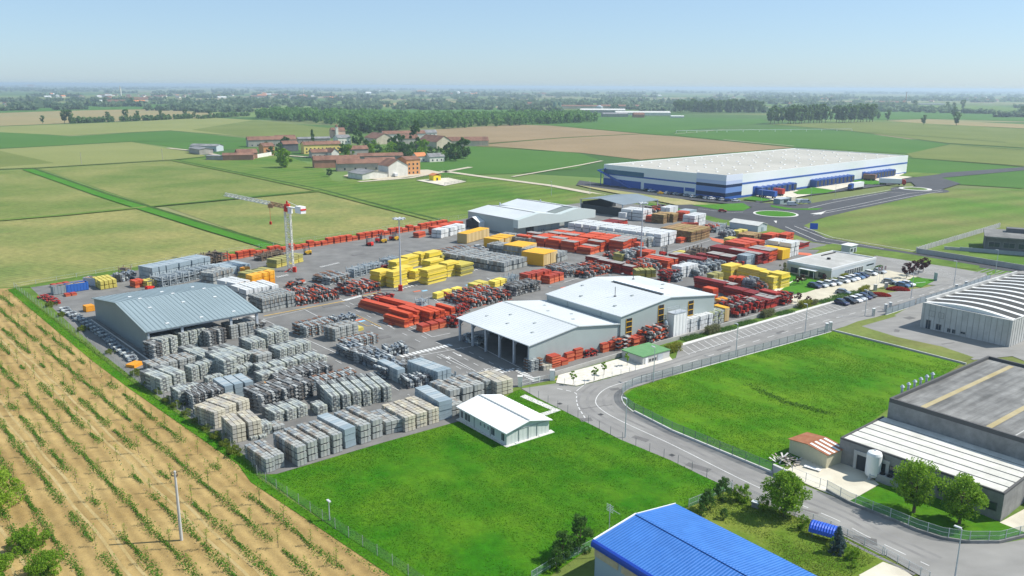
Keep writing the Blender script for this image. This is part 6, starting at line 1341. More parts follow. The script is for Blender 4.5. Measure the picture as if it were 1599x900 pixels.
# yellow stacks
for (xl, xr, y, d_, h_, t_, wh) in ((593, 613, 446, 4.5, 3.2, 8, 'the floodlight mast, leftmost'), (614, 637, 447, 3.5, 3.4, 8, 'the floodlight mast, behind its pole'), (626, 647, 437, 4, 2.8, 6, 'the middle of the yellow group, low'), (648, 666, 437, 3, 2.2, 5, 'the middle of the yellow group, narrow'), (667, 699, 440, 4, 3.3, 8, 'the front of the yellow group, widest'),
        (699, 719, 431, 4, 3.2, 7, 'the right front of the yellow group'), (637, 658, 417, 4, 2.7, 6, 'the back of the yellow group, left'), (658, 669, 415, 4, 2.9, 6, 'the back of the yellow group, narrow'), (669, 690, 412, 4, 3.0, 6, 'the back of the yellow group, right'), (619, 640, 424, 4, 2.6, 6, 'the back of the yellow group behind the mast'), (672, 694, 424, 4, 2.8, 6, 'the middle of the yellow group, right of centre')): S('yellow', xl, xr, y, d_, h_, t_, wh)
S('olive', 719, 741, 429, 6, 2.6, 5, 'the right end of the yellow group'); S('olive', 690, 707, 409, 6, 1.8, 3, 'the back right of the yellow group'); row('yellow', (682, 471), (722, 459), 3, 2, 1.2, 1, 'the painted bay right of the orange cluster', desc='yellow rack'); S('yellow', 636, 650, 441, 3, .5, 1, 'the ground before the low yellow stack')
# panel blocks and wire stacks, back centre
row('ply', (729, 383), (764, 373), 6, 4.5, 2.7, 1, 'the block before the storage hall', gap=.0, jit=.01); row('white', (704, 377), (745, 366), 3, 5, 2.5, 2, 'the line behind the tan block', off=5.2); row('orange', (697, 372), (740, 361), 3, 5, 2.5, 3, 'the line nearest the tent shelter', off=5)
row('grey', (787, 428), (823, 418), 5, 6.5, 2.4, 2, 'the wire-strapped block left of the amber blocks', m=4); row('dark', (755, 421), (786, 428), 3, 3, 2.2, 2, 'the shaded side of the strapped block', jit=.0) if False else None
row('mid', (726, 413), (766, 403), 5, 7, 2.2, 2, 'the dark strapped block right of the yellow group', m=2)
row('ply', (849, 419), (870, 412), 2, 9, 3.0, 1, 'the amber-topped block by the lane', gap=.0, jit=.01); row('ply', (815, 404), (838, 397), 2, 8, 2.6, 1, 'the amber-topped block behind', gap=.0); row('ply', (778, 391), (806, 383), 3, 7, 2.4, 1, 'the amber-topped block farthest left', gap=.2)
row('grey', (871, 413), (887, 408), 3, 6, 2.5, 2, 'the strapped block right of the amber blocks', m=5); row('grey', (836, 389), (852, 384), 3, 6, 2.4, 2, 'the strapped block near the hall doors', m=3)
row('orange', (922, 401), (945, 394), 3, 6.5, 3.0, 3, 'the first long red block', m=5, gap=.06, hv=.12, cover=True); row('orange', (972, 397), (996, 389), 3, 6.5, 3.2, 3, 'the second long red block', m=5, gap=.06, hv=.12, cover=True)
S('orange', 998, 1005, 394, 3, 2.6, 2, 'the pole foot right of the red blocks'); row('white', (1032, 388), (1056, 381), 4, 7, 3.5, 3, 'the big white grid block', m=6, gap=.05); row('grey', (1003, 391), (1019, 387), 2, 6, 2.6, 4, 'the banded row left of the grid block', m=4); S('white', 1019, 1029, 385, 3, 2.7, 4, 'the lane end of the grid block')
row('wood', (1079, 381), (1109, 373), 4, 7, 3.2, 3, 'the timber block by the lane', m=2, gap=.03); S('orange', 1062, 1072, 380, 2.5, 1.6, 2, 'the shaded foot of the timber block')
row('white', (1004, 348), (1019, 344), 2, 12, 3.6, 3, 'the grey-white block behind the grid block'); row('wood', (1036, 352), (1049, 348), 2, 6, 3.0, 4, 'the back row by the verge'); row('wood', (1051, 350), (1060, 347), 1, 6, 2.8, 4, 'the back row, dark sided'); S('white', 1046, 1060, 337, 5, 3.4, 1, 'the verge, like a white cabin'); S('blue', 1076, 1087, 341, 6, 2.6, 1, 'the verge behind the white packs')
row('white', (1084, 357), (1103, 352), 3, 6, 3.6, 3, 'the white packs at the verge'); row('orange', (1066, 358), (1092, 357), 1, 3, 1.6, 1, 'the line before the white packs', gap=0); row('orange', (1069, 348), (1078, 345), 2, 5, 3.2, 4, 'the dark-sided pair at the verge'); row('mix', (1113, 366), (1124, 362), 2, 4, 2.97, 1, 'the row beside the utility house'); row('rack', (1118, 366), (1136, 358), 3, 4, 1.8, 2, 'the row nearest the utility house')
row('mix', (985, 345), (1046, 331), 6, 6, 2.97, 1, 'the heap under the dark canopy'); S('white', 976, 984, 344, 4, 2.6, 1, 'the canopy post'); row('red', (958, 357), (982, 351), 3, 8, 1.6, 1, 'the low row before the dark canopy'); S('orange', 1018, 1027, 347, 4, 2.2, 2, 'the grey-white block\'s right side')
# red lots in the middle distance
S('red', 941, 951, 420, 7.8, 2.8, 2, 'the left red lot, nearest the lane'); S('red', 968, 977, 428, 10.2, 2.8, 2, 'the left red lot, longest'); S('red', 987, 995, 431, 9.0, 2.4, 2, 'the left red lot, right end'); row('mid', (886, 437), (915, 431), 5, 5, 2.0, 2, 'the dark line behind the tall hall', m=2); row('mix', (915, 438), (962, 427), 6, 5, 2.43, 1, 'the row directly behind the tall hall', m=2)
row('mixg', (979, 411), (1011, 403), 4, 4, 3.1, 2, 'the row at the second floodlight mast'); row('mix', (952, 408), (980, 403), 4, 4, 2.16, 1, 'the row left of the second mast'); row('olive', (970, 411), (982, 408), 2, 4, 1.8, 2, 'the row left of the second mast'); row('orange', (1012, 410), (1025, 406), 2, 8, 2.4, 2, 'the row right of the second mast'); row('mix', (1003, 431), (1034, 424), 4, 4.5, 2.97, 1, 'the crowded row behind the hall ridge', m=2); row('olive', (992, 437), (1025, 436), 4, 4, 1.8, 2, 'the yellow line behind the hall roof')
row('orange', (1043, 425), (1060, 420), 3, 11, 2.5, 2, 'the orange lot right of the second mast', cover=True); row('white', (1064, 438), (1090, 431), 3, 4, 2.7, 3, 'the white stacks among the red lots'); row('mixr', (1040, 445), (1060, 440), 3, 4, 3.24, 2, 'the brown-red row behind the hall corner'); row('mixg', (1056, 444), (1068, 441), 2, 3, 2.43, 1, 'the hall corner'); row('mixg', (1089, 436), (1100, 432), 2, 3, 2.16, 1, 'the lane right of the white stacks')
S('red', 1094, 1104, 419, 10.8, 2.6, 2, 'the middle red lot, left'); S('red', 1065, 1078, 411, 6.0, 2.2, 2, 'the middle red lot, back'); S('red', 1140, 1152, 415, 10.8, 2.6, 2, 'the middle red lot, right'); S('red', 1120, 1128, 414, 9.6, 2.2, 2, 'the middle red lot, centre'); row('mixg', (1100, 430), (1135, 421), 5, 5, 2.29, 1, 'the scrap row between the red lots', m=2); row('mixr', (1145, 424), (1162, 420), 2, 3, 2.16, 1, 'the lane edge of the middle red lot'); row('brown', (1086, 404), (1112, 398), 4, 5, 2.0, 1, 'the row at the lane head'); row('olive', (1064, 402), (1078, 398), 2, 4, .8, 1, 'the lane head, low')
row('blue', (1164, 419), (1181, 415), 2, 4, 2.6, 3, 'the pair before the red grid block', desc='pale blue drum stack'); row('red', (1184, 417), (1201, 413), 2, 13, 3.2, 3, 'the red grid block', gap=.04); row('orange', (1201, 413), (1216, 409), 2, 9, 3.3, 4, 'the grid block, orange part', gap=.04, cover=True); row('lemon', (1221, 409), (1233, 406), 1, 9, 3.3, 1, 'the grid block beside the office', gap=0); row('white', (1234, 405), (1249, 400), 2, 10, 3.8, 3, 'the pale packs behind the yellow block'); row('red', (1150, 409), (1163, 405), 1, 11, 3.0, 2, 'the grid block, dark left side', gap=.03); row('orange', (1163, 398), (1195, 391), 3, 10, 2.6, 2, 'the grid block, rear'); 
row('orange', (1205, 382), (1220, 378), 2, 5, 2.4, 3, 'the back row at the dark road'); row('wood', (1176, 383), (1190, 378), 2, 7, 2.4, 2, 'the back row, dark sided'); row('orange', (1226, 380), (1240, 376), 3, 4, 2.2, 3, 'the back row nearest the kiosk'); row('red', (1246, 392), (1266, 387), 2, 6, 1.6, 2, 'the back row end by the kiosk'); row('mid', (1190, 388), (1205, 385), 3, 4, 1.2, 1, 'the back row, low grey'); row('mixg', (1132, 375), (1150, 372), 3, 4, 2.7, 1, 'the red-painted lane'); row('olive', (1154, 373), (1167, 369), 2, 3.5, 1.8, 1, 'the lane by the utility house'); row('olive', (1139, 387), (1150, 384), 2, 3, 2.2, 1, 'the open asphalt by the red lane')
for (xl, xr, y, d_, h_, t_, wh) in ((1141, 1159, 436, 4, 3.2, 4, 'the lane corner, tallest of the right yellow row'), (1166, 1183, 438, 4, 3.0, 4, 'the right yellow row, second from the left'), (1184, 1197, 443, 5, 3.0, 4, 'the right yellow row, middle'), (1198, 1209, 446, 5, 2.8, 4, 'the right yellow row, right of middle'), (1218, 1233, 450, 5, 3.1, 6, 'the right yellow row, by the office lawn'), (1207, 1217, 453, 3, 2.7, 4, 'the right yellow row, standing forward')): S('yellow', xl, xr, y, d_, h_, t_, wh)
S('yellow', 1159, 1166, 434, 3, 1.8, 2, 'the gap behind the tallest right yellow stack'); row('olive', (1114, 445), (1131, 441), 2, 3, 1.9, 2, 'the lane before the dark red rows'); row('orange', (1136, 448), (1168, 452), 3, 4, 2.0, 2, 'the line before the right yellow row'); row('mixg', (1175, 457), (1188, 453), 2, 4, 3.24, 1, 'the line right of the orange pair'); row('mix', (1189, 459), (1200, 456), 2, 3, 2.43, 1, 'the line at the office lawn')
S('red', 1132, 1141, 460, 12.0, 2.6, 2, 'the right red lot, farthest left'); S('red', 1142, 1152, 460, 9.6, 2.4, 2, 'the right red lot, white ended'); S('red', 1160, 1172, 468, 7.2, 2.2, 2, 'the right red lot, centre'); S('red', 1176, 1190, 471, 7.2, 2.0, 2, 'the right red lot, right of centre'); row('red', (1188, 490), (1219, 480), 4, 6, 2.3, 2, 'the right red lot, front grid'); S('red', 1211, 1220, 478, 6.0, 2.9, 3, 'the right red lot, upright'); row('mixr', (1222, 481), (1240, 476), 2, 4, 2.97, 2, 'the right red lot, last by the wall')
row('mixr', (1150, 500), (1194, 488), 5, 4.2, 2.97, 1, 'the red heap along the yard wall', m=2); row('orange', (1113, 485), (1145, 484), 4, 3, 1.2, 1, 'the line right of the tall hall'); S('orange', 1112, 1121, 476, 4, 3.4, 3, 'the tall hall\'s far corner'); row('crate', (1127, 489), (1141, 486), 2, 3, 2.2, 2, 'the line right of the tall hall', desc='amber crate')
row('white', (1070, 525), (1112, 513), 6, 3.5, 2.6, 3, 'the white packs along the yard wall'); row('lime', (1113, 512), (1131, 507), 2, 3, 2.5, 3, 'the yard wall beside the tan panel block'); S('ply', 1131, 1138, 505, 4, 2.7, 1, 'the yard wall, single')
# along the hall gable
S('mid', 829, 848, 580, 3, 2.6, 4, 'the open hall corner post', desc='banded dark grey stack'); S('beige', 848, 862, 579, 2.5, 1.1, 3, 'the open hall gable, low'); S('orange', 862, 877, 576, 3, 2.6, 5, 'the open hall gable, banded'); S('orange', 878, 889, 573, 2.5, 1.2, 1, 'the open hall gable, low'); S('orange', 886, 899, 567, 3, 2.0, 2, 'the open hall gable, third along'); S('orange', 899, 912, 563, 3, 2.4, 3, 'the open hall gable, tallest of the loose ones'); row('mixr', (912, 564), (935, 558), 2, 2.5, 1.62, 1, 'the open hall gable, right end')
row('orange', (939, 555), (963, 549), 2, 3, 2.1, 2, 'the seam between the two halls'); S('mix', 964, 986, 546, 3.4, 2.9, 3, 'the left louvre strip'); row('orange', (988, 547), (1009, 542), 2, 3, 2.3, 2, 'the tall gable, left of the silos'); row('mix', (1011, 545), (1046, 535), 3, 4, 3.92, 2, 'the tall gable, before the silos')
# behind the open hall
row('orange', (826, 450), (862, 441), 6, 4, 2.8, 1, 'the upright panels behind the halls', desc='upright orange panel pack'); row('orange', (858, 447), (882, 440), 3, 4, 2.0, 1, 'the upright panels\' right end'); row('mix', (738, 485), (800, 470), 8, 4, 2.29, 1, 'the crowded rows behind the open hall', m=3); row('olive', (743, 460), (766, 454), 2, 4, 1.7, 1, 'the rows behind the open hall', desc='yellow covered pallet'); row('dark', (805, 466), (846, 456), 5, 6, 2.2, 2, 'the shaded rows behind the open hall'); row('yellow', (773, 453), (793, 447), 2, 3, 1.4, 1, 'the rows behind the open hall, back'); row('rack', (793, 448), (812, 442), 3, 3, 2.0, 1, 'the lane behind the open hall')
row('mixr', (713, 496), (736, 489), 3, 3, 1.89, 1, 'the lane left of the open hall'); row('mixr', (712, 516), (722, 510), 2, 3, 2.7, 1, 'the left posts of the open hall'); row('mixg', (722, 536), (748, 545), 2, 3, 2.03, 1, 'the open hall\'s first bay')
# scrap and machines along the orchard fence
row('mixr', (58, 468), (82, 480), 4, 2.6, 1.0, 1, 'the scrap line in the yard corner'); row('mixg', (92, 488), (146, 523), 9, 2.4, .95, 1, 'the scrap line along the orchard fence, upper part'); row('mixg', (146, 523), (203, 570), 10, 2.2, 1.0, 1, 'the scrap line along the orchard fence, shaded part'); row('crate', (196, 577), (212, 579), 1, 3, .7, 1, 'the fence side below the shed', desc='long yellow skip')
row('olive', (158, 456), (185, 452), 4, 4, 1.9, 1, 'the heap behind the shed\'s left end', m=2); row('mixg', (190, 444), (216, 438), 3, 4, 2.43, 1, 'the heap left of the far block'); row('orange', (211, 453), (228, 450), 2, 4, 1.6, 2, 'the pair behind the shed ridge end'); row('olive', (229, 452), (248, 448), 2, 4, 1.4, 1, 'the pair behind the shed ridge'); row('brown', (196, 433), (206, 430), 1, 3, 2.0, 2, 'the verge behind the heap'); row('orange', (84, 453), (112, 448), 3, 3, .9, 1, 'the line behind the skips'); row('crate', (134, 491), (150, 488), 1, 2.4, 1.2, 1, 'the asphalt left of the shed', desc='yellow machine box'); row('orange', (103, 467), (122, 464), 2, 2.5, .7, 1, 'the ground before the skips', desc='low orange barrier pile')

# ================================================================ TREES, SHRUBS, GRASS
rs = np.random.RandomState(11)
def LEAF(name, a, b, rough=.6):
    if name in MATS: return MATS[name]
    m = bpy.data.materials.new(name); m.use_nodes = True; nt = m.node_tree; N = nt.nodes.new; L = nt.links.new
    p = nt.nodes['Principled BSDF']; p.inputs['Roughness'].default_value = rough; p.inputs['Specular IOR Level'].default_value = .2
    g = N('ShaderNodeNewGeometry'); cr = N('ShaderNodeValToRGB'); e = cr.color_ramp.elements; e[0].color = (*a, 1); e[1].color = (*b, 1)
    L(g.outputs['Random Per Island'], cr.inputs[0]); L(cr.outputs[0], p.inputs['Base Color'])
    tr = N('ShaderNodeBsdfTranslucent'); L(cr.outputs[0], tr.inputs[0]); mx = N('ShaderNodeMixShader'); mx.inputs[0].default_value = .5
    out = nt.nodes['Material Output']; L(p.outputs[0], mx.inputs[1]); L(tr.outputs[0], mx.inputs[2]); L(mx.outputs[0], out.inputs[0])
    MATS[name] = m; return m
def leaf_quads(C, size):
    """leaf-sized faces at the centres C (N,3), each turned its own way"""
    n = len(C); a = rs.normal(size=(n, 3)); a /= np.linalg.norm(a, axis=1)[:, None]; b = rs.normal(size=(n, 3)); b -= (a * b).sum(1)[:, None] * a; b /= np.linalg.norm(b, axis=1)[:, None]
    s_ = (size * rs.uniform(.6, 1.3, n))[:, None]; v = np.stack([C - a * s_, C - b * s_ * .6, C + a * s_, C + b * s_ * .6], 1).reshape(-1, 3)
    return v, np.arange(n * 4).reshape(n, 4)
def clumps(n, clump_c, clump_r):
    k = rs.randint(0, len(clump_c), n); d = rs.normal(size=(n, 3)); d /= np.linalg.norm(d, axis=1)[:, None]
    r_ = clump_r[k] * rs.uniform(.45, 1.0, n) ** .5; return clump_c[k] + d * r_[:, None]
def crown(shape, h, w_, nclump, nleaf, size, base=.25):
    """clump centres inside a crown outline, leaves in the clumps"""
    if shape == 'clipped': return leaf_quads(np.stack([rs.uniform(-.5, .5, nleaf) * w_, rs.uniform(-.2, .2, nleaf) * w_, rs.uniform(0, 1, nleaf) ** .6 * h * (1 - .12 * np.abs(rs.normal(size=nleaf)))], 1), size)
    if shape == 'mound':
        d = rs.normal(size=(nleaf, 3)); d /= np.linalg.norm(d, axis=1)[:, None]; d[:, 2] = np.abs(d[:, 2]); d *= rs.uniform(.75, 1.02, (nleaf, 1)); return leaf_quads(d * np.array([w_ / 2, w_ / 2, h]), size)
    t = rs.uniform(0, 1, nclump); ph = rs.uniform(0, 6.283, nclump); q = np.sqrt(rs.uniform(.05, 1, nclump))
    prof = {'round': np.sqrt(np.clip(1 - (2 * t - 1) ** 2, 0.06, 1)), 'column': np.clip(1.25 * (1 - t) ** .55 * (t + .25) ** .25, .1, 1), 'cone': np.clip(1 - t, .05, 1), 'vase': np.clip(.35 + t * .8, 0, 1) * np.sqrt(np.clip(1 - (t * 1.1 - .15) ** 4, .1, 1))}[shape]
    C = np.stack([np.cos(ph) * q * prof * w_ / 2, np.sin(ph) * q * prof * w_ / 2, h * (base + t * (1 - base))], 1)
    R_ = rs.uniform(.10, .22, nclump) * w_ * (.7 if shape != 'round' else .8)
    return leaf_quads(clumps(nleaf, C, R_), size)
BARK = M('bark', (.10, .075, .05), (.16, .12, .085), 3, rough=.95)
def trunk_mb(h, r_, limbs=5, spread=1.6, top=.7):
    mb = MB(); mb.cyl((0, 0, -.1), (0, 0, h * .4), r_, r_ * .75, 8); mb.cyl((0, 0, h * .4), (0, 0, h * top), r_ * .75, r_ * .3, 8)
    for i in range(limbs):
        a_ = i * 6.283 / limbs + R.uniform(-.4, .4); z = h * R.uniform(.28, .5); mb.cyl((0, 0, z), (math.cos(a_) * spread, math.sin(a_) * spread, z + h * R.uniform(.18, .32)), r_ * .45, r_ * .12, 6)
    return mb
TREEP = {}
def tree(key, name, label, px, scale=1.0, group=None, shape='round', h=9.0, w_=6.0, nc=40, nl=2500, size=.28, leaf=None, base=.25, tr=.2, limbs=5, z=None, rz=None, cat='tree', sxy=1.0):
    p = G(*px) if not isinstance(px, Vector) else px; z = Z2 if z is None else z; rz = R.uniform(0, 6.28) if rz is None else rz
    if key not in TREEP:
        v, f = crown(shape, h, w_, nc, nl, size, base); cm = np_mesh('crown', v, f, leaf); tm = trunk_mb(h, tr, limbs, w_ * .28).mesh('trunk', BARK) if tr else None
        TREEP[key] = (cm, tm)
    cm, tm = TREEP[key]; t = thing(name, label, cat, (p.x, p.y, z), rz, group); t.scale = (scale * sxy, scale * sxy, scale)
    put('crown', cm, t)
    if tm: put('trunk', tm, t)
    return t
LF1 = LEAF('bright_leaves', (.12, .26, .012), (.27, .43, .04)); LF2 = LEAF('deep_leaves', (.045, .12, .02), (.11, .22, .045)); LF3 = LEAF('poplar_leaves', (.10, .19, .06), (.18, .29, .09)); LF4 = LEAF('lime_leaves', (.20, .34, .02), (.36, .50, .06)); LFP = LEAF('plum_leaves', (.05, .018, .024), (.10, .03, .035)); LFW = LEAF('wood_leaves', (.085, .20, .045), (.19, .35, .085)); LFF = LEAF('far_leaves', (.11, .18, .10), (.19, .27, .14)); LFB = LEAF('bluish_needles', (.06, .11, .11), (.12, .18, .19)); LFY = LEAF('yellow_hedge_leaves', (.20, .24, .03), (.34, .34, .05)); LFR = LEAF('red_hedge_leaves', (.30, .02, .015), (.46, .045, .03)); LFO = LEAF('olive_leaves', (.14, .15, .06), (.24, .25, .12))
# near trees
tree('lawn_a', 'lawn_tree', 'left of the two bright green trees on the factory lawn', (1426, 806), 1, None, 'round', 7.6, 6.2, 80, 9000, .15, LF1, .26, .26)
tree('lawn_b', 'lawn_tree', 'right of the two bright green trees on the factory lawn, by the wall corner', (1497, 824), 1, None, 'round', 6.9, 5.8, 80, 8500, .15, LF1, .24, .24)
tree('garden_a', 'garden_tree', 'dense bright green tree leaning over the street at the garden kerb', (1224, 811), 1, None, 'round', 6.2, 6.0, 90, 10000, .15, LF1, .22, .22)
tree('corner_a', 'field_tree', 'big sunlit bright tree at the lower left edge', (-12, 800), 1, None, 'round', 5.2, 7.5, 60, 9000, .17, LF4, .0, .3, z=Z2)
tree('corner_b', 'hedge_bush', 'dense green hedge bush at the bottom left corner', (46, 862), 1, None, 'round', 2.6, 4.6, 44, 7000, .11, LF1, -.2, 0, cat='bush', z=Z2)
tree('corner_b', 'hedge_bush', 'dense green hedge bush below the big corner tree, lowest', (72, 900), 1.0, None, z=Z2, cat='bush'); tree('corner_b', 'hedge_bush', 'green hedge bush cut off by the bottom left corner', (-4, 900), .9, None, z=Z2, cat='bush')
BUSH = [((905, 868), 1.25, 'tall dark bush against the blue-roofed hall wall'), ((878, 880), .95, 'dark bush left of the tall one by the blue-roofed hall'), ((868, 896), .7, 'low bush at the green mesh fence end'), ((1128, 786), .85, 'bush behind the short green fence, by the street kerb'), ((1150, 786), .6, 'thin bush at the street kerb behind the lawn fence'), ((1103, 801), .75, 'bush in the middle of the short green fence'), ((1190, 803), .6, 'bush left of the dense garden tree'), ((1252, 832), .55, 'small bush left of the blue canopy'), ((1130, 816), .4, 'round little shrub alone on the garden grass'), ((1162, 790), .7, 'upright small tree at the kerb beside the grey box'), ((1324, 880), .45, 'flowering shrub below the blue conifer'), ((1334, 878), .4, 'dark shrub beside the flowering one'), ((1300, 862), .4, 'dark shrub left of the blue conifer'), ((1333, 893), .3, 'small shrub near the bottom driveway'), ((1095, 812), .5, 'pale shrub beside the blue roof')]
for px, s_, lab in BUSH: tree('bush' + str(px[0] > 1140), 'garden_bush', lab, px, s_ * .95, None, 'round', 4.2, 3.2, 34, 2800, .12, LF1 if px[0] > 1140 else LF2, .0, .08, cat='bush')
tree('conifer', 'blue_conifer', 'bluish conifer beside the blue canopy', (1307, 868), 1, None, 'cone', 3.6, 2.6, 50, 2200, .14, LFB, .0, .1)
for i, px in enumerate(((895, 605), (928, 598), (943, 590), (979, 575))): tree('gate_tree', 'young_tree', nth(i) + ' from the left of the small trees on the white gravel', px, 1, 'young trees on the white gravel', 'round', 2.9, 1.5, 14, 420, .14, LF1, .5, .05)
for px, lab in (((1415, 437), 'left'), ((1424, 433), 'second'), ((1434, 430), 'third'), ((1441, 427), 'right')): tree('plum', 'plum_tree', lab + ' of the four dark purple trees at the car park corner', px, 1.05, None, 'round', 4.4, 3.4, 22, 700, .22, LFP, .35, .09)
for px, lab in (((1260, 481), 'purple sapling at the car park front edge'), ((1245, 475), 'small purple tree at the car park corner by the red stacks'), ((1243, 448), 'small purple tree on the office lawn, left'), ((1253, 446), 'small purple tree on the office lawn, right'), ((1285, 445), 'small purple tree before the office front')): tree('plum', 'plum_tree', lab, px, .62)
tree('olive', 'olive_tree', 'grey-green olive tree before the office entrance', (1223, 431), 1, None, 'round', 3.6, 3.4, 18, 700, .2, LFO, .3, .12)
for px, lab, k_ in (((1051, 553), 'tall clipped yellowish hedge beside the green-roofed hut', LFY), ((1112, 524), 'clipped hedge before the yard wall by the white packs', LFO), ((1198, 498), 'clipped round hedge at the yard wall, middle', LFO), ((1256, 483), 'yellow-green shrub at the yard wall end', LFY), ((1270, 479), 'olive hedge at the end of the car park verge', LFO), ((1346, 459), 'yellow-green shrub behind the bay cars', LFY), ((1351, 456), 'second yellow-green shrub behind the bay cars', LFY), ((1372, 424), 'dark hedge bush at the office corner', LF2), ((1286, 446), 'yellow flowering shrub at the office corner', LFY), ((1300, 444), 'yellow flowering border shrub by the office wall', LFY), ((1318, 437), 'yellow border shrub farther along the office wall', LFY)):
    tree('hedge_' + k_.name, 'clipped_hedge', lab, px, 1 if px[0] < 1270 else .7, None, 'clipped', 2.2, 4.6, 22, 2200, .15, k_, -.1, 0, cat='hedge', rz=rad(38))
for px, lab in (((1372, 465), 'left red hedge mound beside the car park gate'), ((1402, 456), 'right red hedge mound beside the car park gate')):
    t = tree('red_hedge', 'red_hedge', lab, px, 1, None, 'mound', 1.1, 3.6, 26, 3200, .14, LFR, -.3, 0, cat='hedge', rz=rad(-12)); t.scale = (1.9, .8, 1)
for k, px in enumerate(((1080, 532), (1135, 519), (1165, 509), (1225, 493), (1290, 474), (1310, 467), (1330, 462))): tree('verge_bush', 'verge_shrub', f'low verge shrub before the wall and car park, {nth(k)} from the left', px, 1, 'low verge shrubs along the wall', 'clipped', .7, 6.5, 14, 1500, .12, LF2, -.2, 0, cat='shrub', rz=rad(38))
for k, px in enumerate(((78, 482), (96, 497), (128, 520), (170, 556), (212, 590), (232, 606), (248, 618), (262, 632), (276, 640), (292, 652), (308, 664), (322, 676), (338, 690), (352, 702), (366, 714))):
    tree('fence_shrub', 'fence_shrub', f'low yellow-green shrub inside the orchard fence, {nth(k)} from the far corner', px, R.uniform(.8, 1.15), 'low shrubs inside the orchard fence', 'round', 1.1, 3.0, 16, 800, .13, LEAF('shrub_leaves', (.10, .15, .015), (.22, .27, .04)), -.2, 0, cat='shrub', rz=rad(-48))
# hamlet trees
HT = [((444, 262), 1.0, 'c', 'round bright green tree before the brick barn'), ((446, 234), .8, 'd', 'dark tree between the orange house and the barns'), ((417, 236), .55, 'd', 'dark conifer-like tree behind the orange house'), ((488, 224), .85, 'k', 'slim dark conifer above the yellow terrace'), ((545, 246), .8, 'c', 'round green tree right of the white cottage'), ((558, 228), 1.05, 'd', 'big dark tree left of the back farm'), ((578, 243), .75, 'c', 'green tree above the long stable, left'), ((592, 246), .7, 'd', 'tree above the long stable, middle'), ((610, 244), .9, 'c', 'leafy green tree in the middle of the hamlet'), ((624, 238), 1.1, 'd', 'tall leafy tree left of the poplar in the hamlet'), ((634, 250), .85, 'd', 'dark round tree above the orange house'), ((622, 250), .8, 'd', 'dark round tree above the cream gable'), ((650, 234), 1.35, 'p', 'tall narrow dark poplar in the hamlet'), ((662, 240), .9, 'c', 'bright tree right of the poplar'), ((684, 248), .65, 'd', 'tree behind the slate cottage'), ((702, 250), .95, 'd', 'left dark tree of the clump at the hamlet edge'), ((712, 252), .9, 'd', 'front dark tree of the clump at the hamlet edge'), ((723, 248), 1.15, 'd', 'tallest tree of the clump at the hamlet edge'), ((514, 276), .35, 'd', 'dark shrub beside the scrap by the slate hall'), ((573, 236), .7, 'd', 'dark tree before the red barn gable'), ((535, 240), .6, 'd', 'dark tree between the white farmhouse and the stable'), ((600, 252), .6, 'c', 'low leafy tree left of the orange house roof'), ((641, 246), .8, 'd', 'leafy tree just left of the tall poplar'), ((655, 247), .7, 'c', 'leafy tree below the tall poplar'), ((672, 246), .6, 'd', 'small dark tree above the orange-roofed cottage'), ((692, 252), .55, 'c', 'bright bush left of the clump at the hamlet edge'), ((423, 243), .5, 'd', 'dark tree at the orange farmhouse corner'), ((436, 240), .6, 'd', 'dark tree by the hamlet lane'), ((585, 232), .6, 'c', 'green tree at the back farm gate'), ((612, 232), .7, 'd', 'dark tree before the white farm wing')]
for px, s_, k_, lab in HT:
    if k_ == 'c': tree('ht_c', 'hamlet_tree', lab, px, s_, None, 'round', 13, 13, 34, 1500, .75, LF1, .1, .3, z=ZF)
    elif k_ == 'd': tree('ht_d', 'hamlet_tree', lab, px, s_, None, 'round', 15, 12, 34, 1500, .75, LF2, .08, .3, z=ZF)
    elif k_ == 'k': tree('ht_k', 'hamlet_conifer', lab, px, s_, None, 'cone', 16, 8, 34, 1200, .7, LF2, .05, .25, z=ZF)
    else: tree('ht_p', 'poplar_tree', lab, px, s_, None, 'column', 19, 10, 40, 1700, .75, LF2, .05, .3, z=ZF)
# poplar lines and field trees
nrow = 0
for x0, x1, y0, y1, n_, s_, lab in ((1203, 1221, 194, 193, 4, 1.0, 'left clump'), (1230, 1288, 194, 192, 14, 1.1, 'long middle line'), (1306, 1362, 192, 191, 13, 1.1, 'right line')):
    for i in range(n_):
        tree('poplar_%d' % (i % 3), 'plain_tree', f'{nth(i)} poplar from the left in the {lab} behind the pivot sprinkler', (x0 + (x1 - x0) * i / (n_ - 1) + R.uniform(-1, 1), y0 + (y1 - y0) * i / (n_ - 1) + R.uniform(-.5, .5)), s_ * R.uniform(.85, 1.1), 'poplars behind the pivot sprinkler', 'vase', 27, 17, 30, 900, 1.5, LF3, .22, .5, z=ZF)
for i in range(40): tree('poplar_%d' % (i % 3), 'plain_tree', 'tree in the dense poplar belt behind the dairy farm', (1055 + i * 3.45, 176 + R.uniform(-1, 1.4)), R.uniform(.9, 1.15), 'poplars behind the dairy farm', z=ZF)
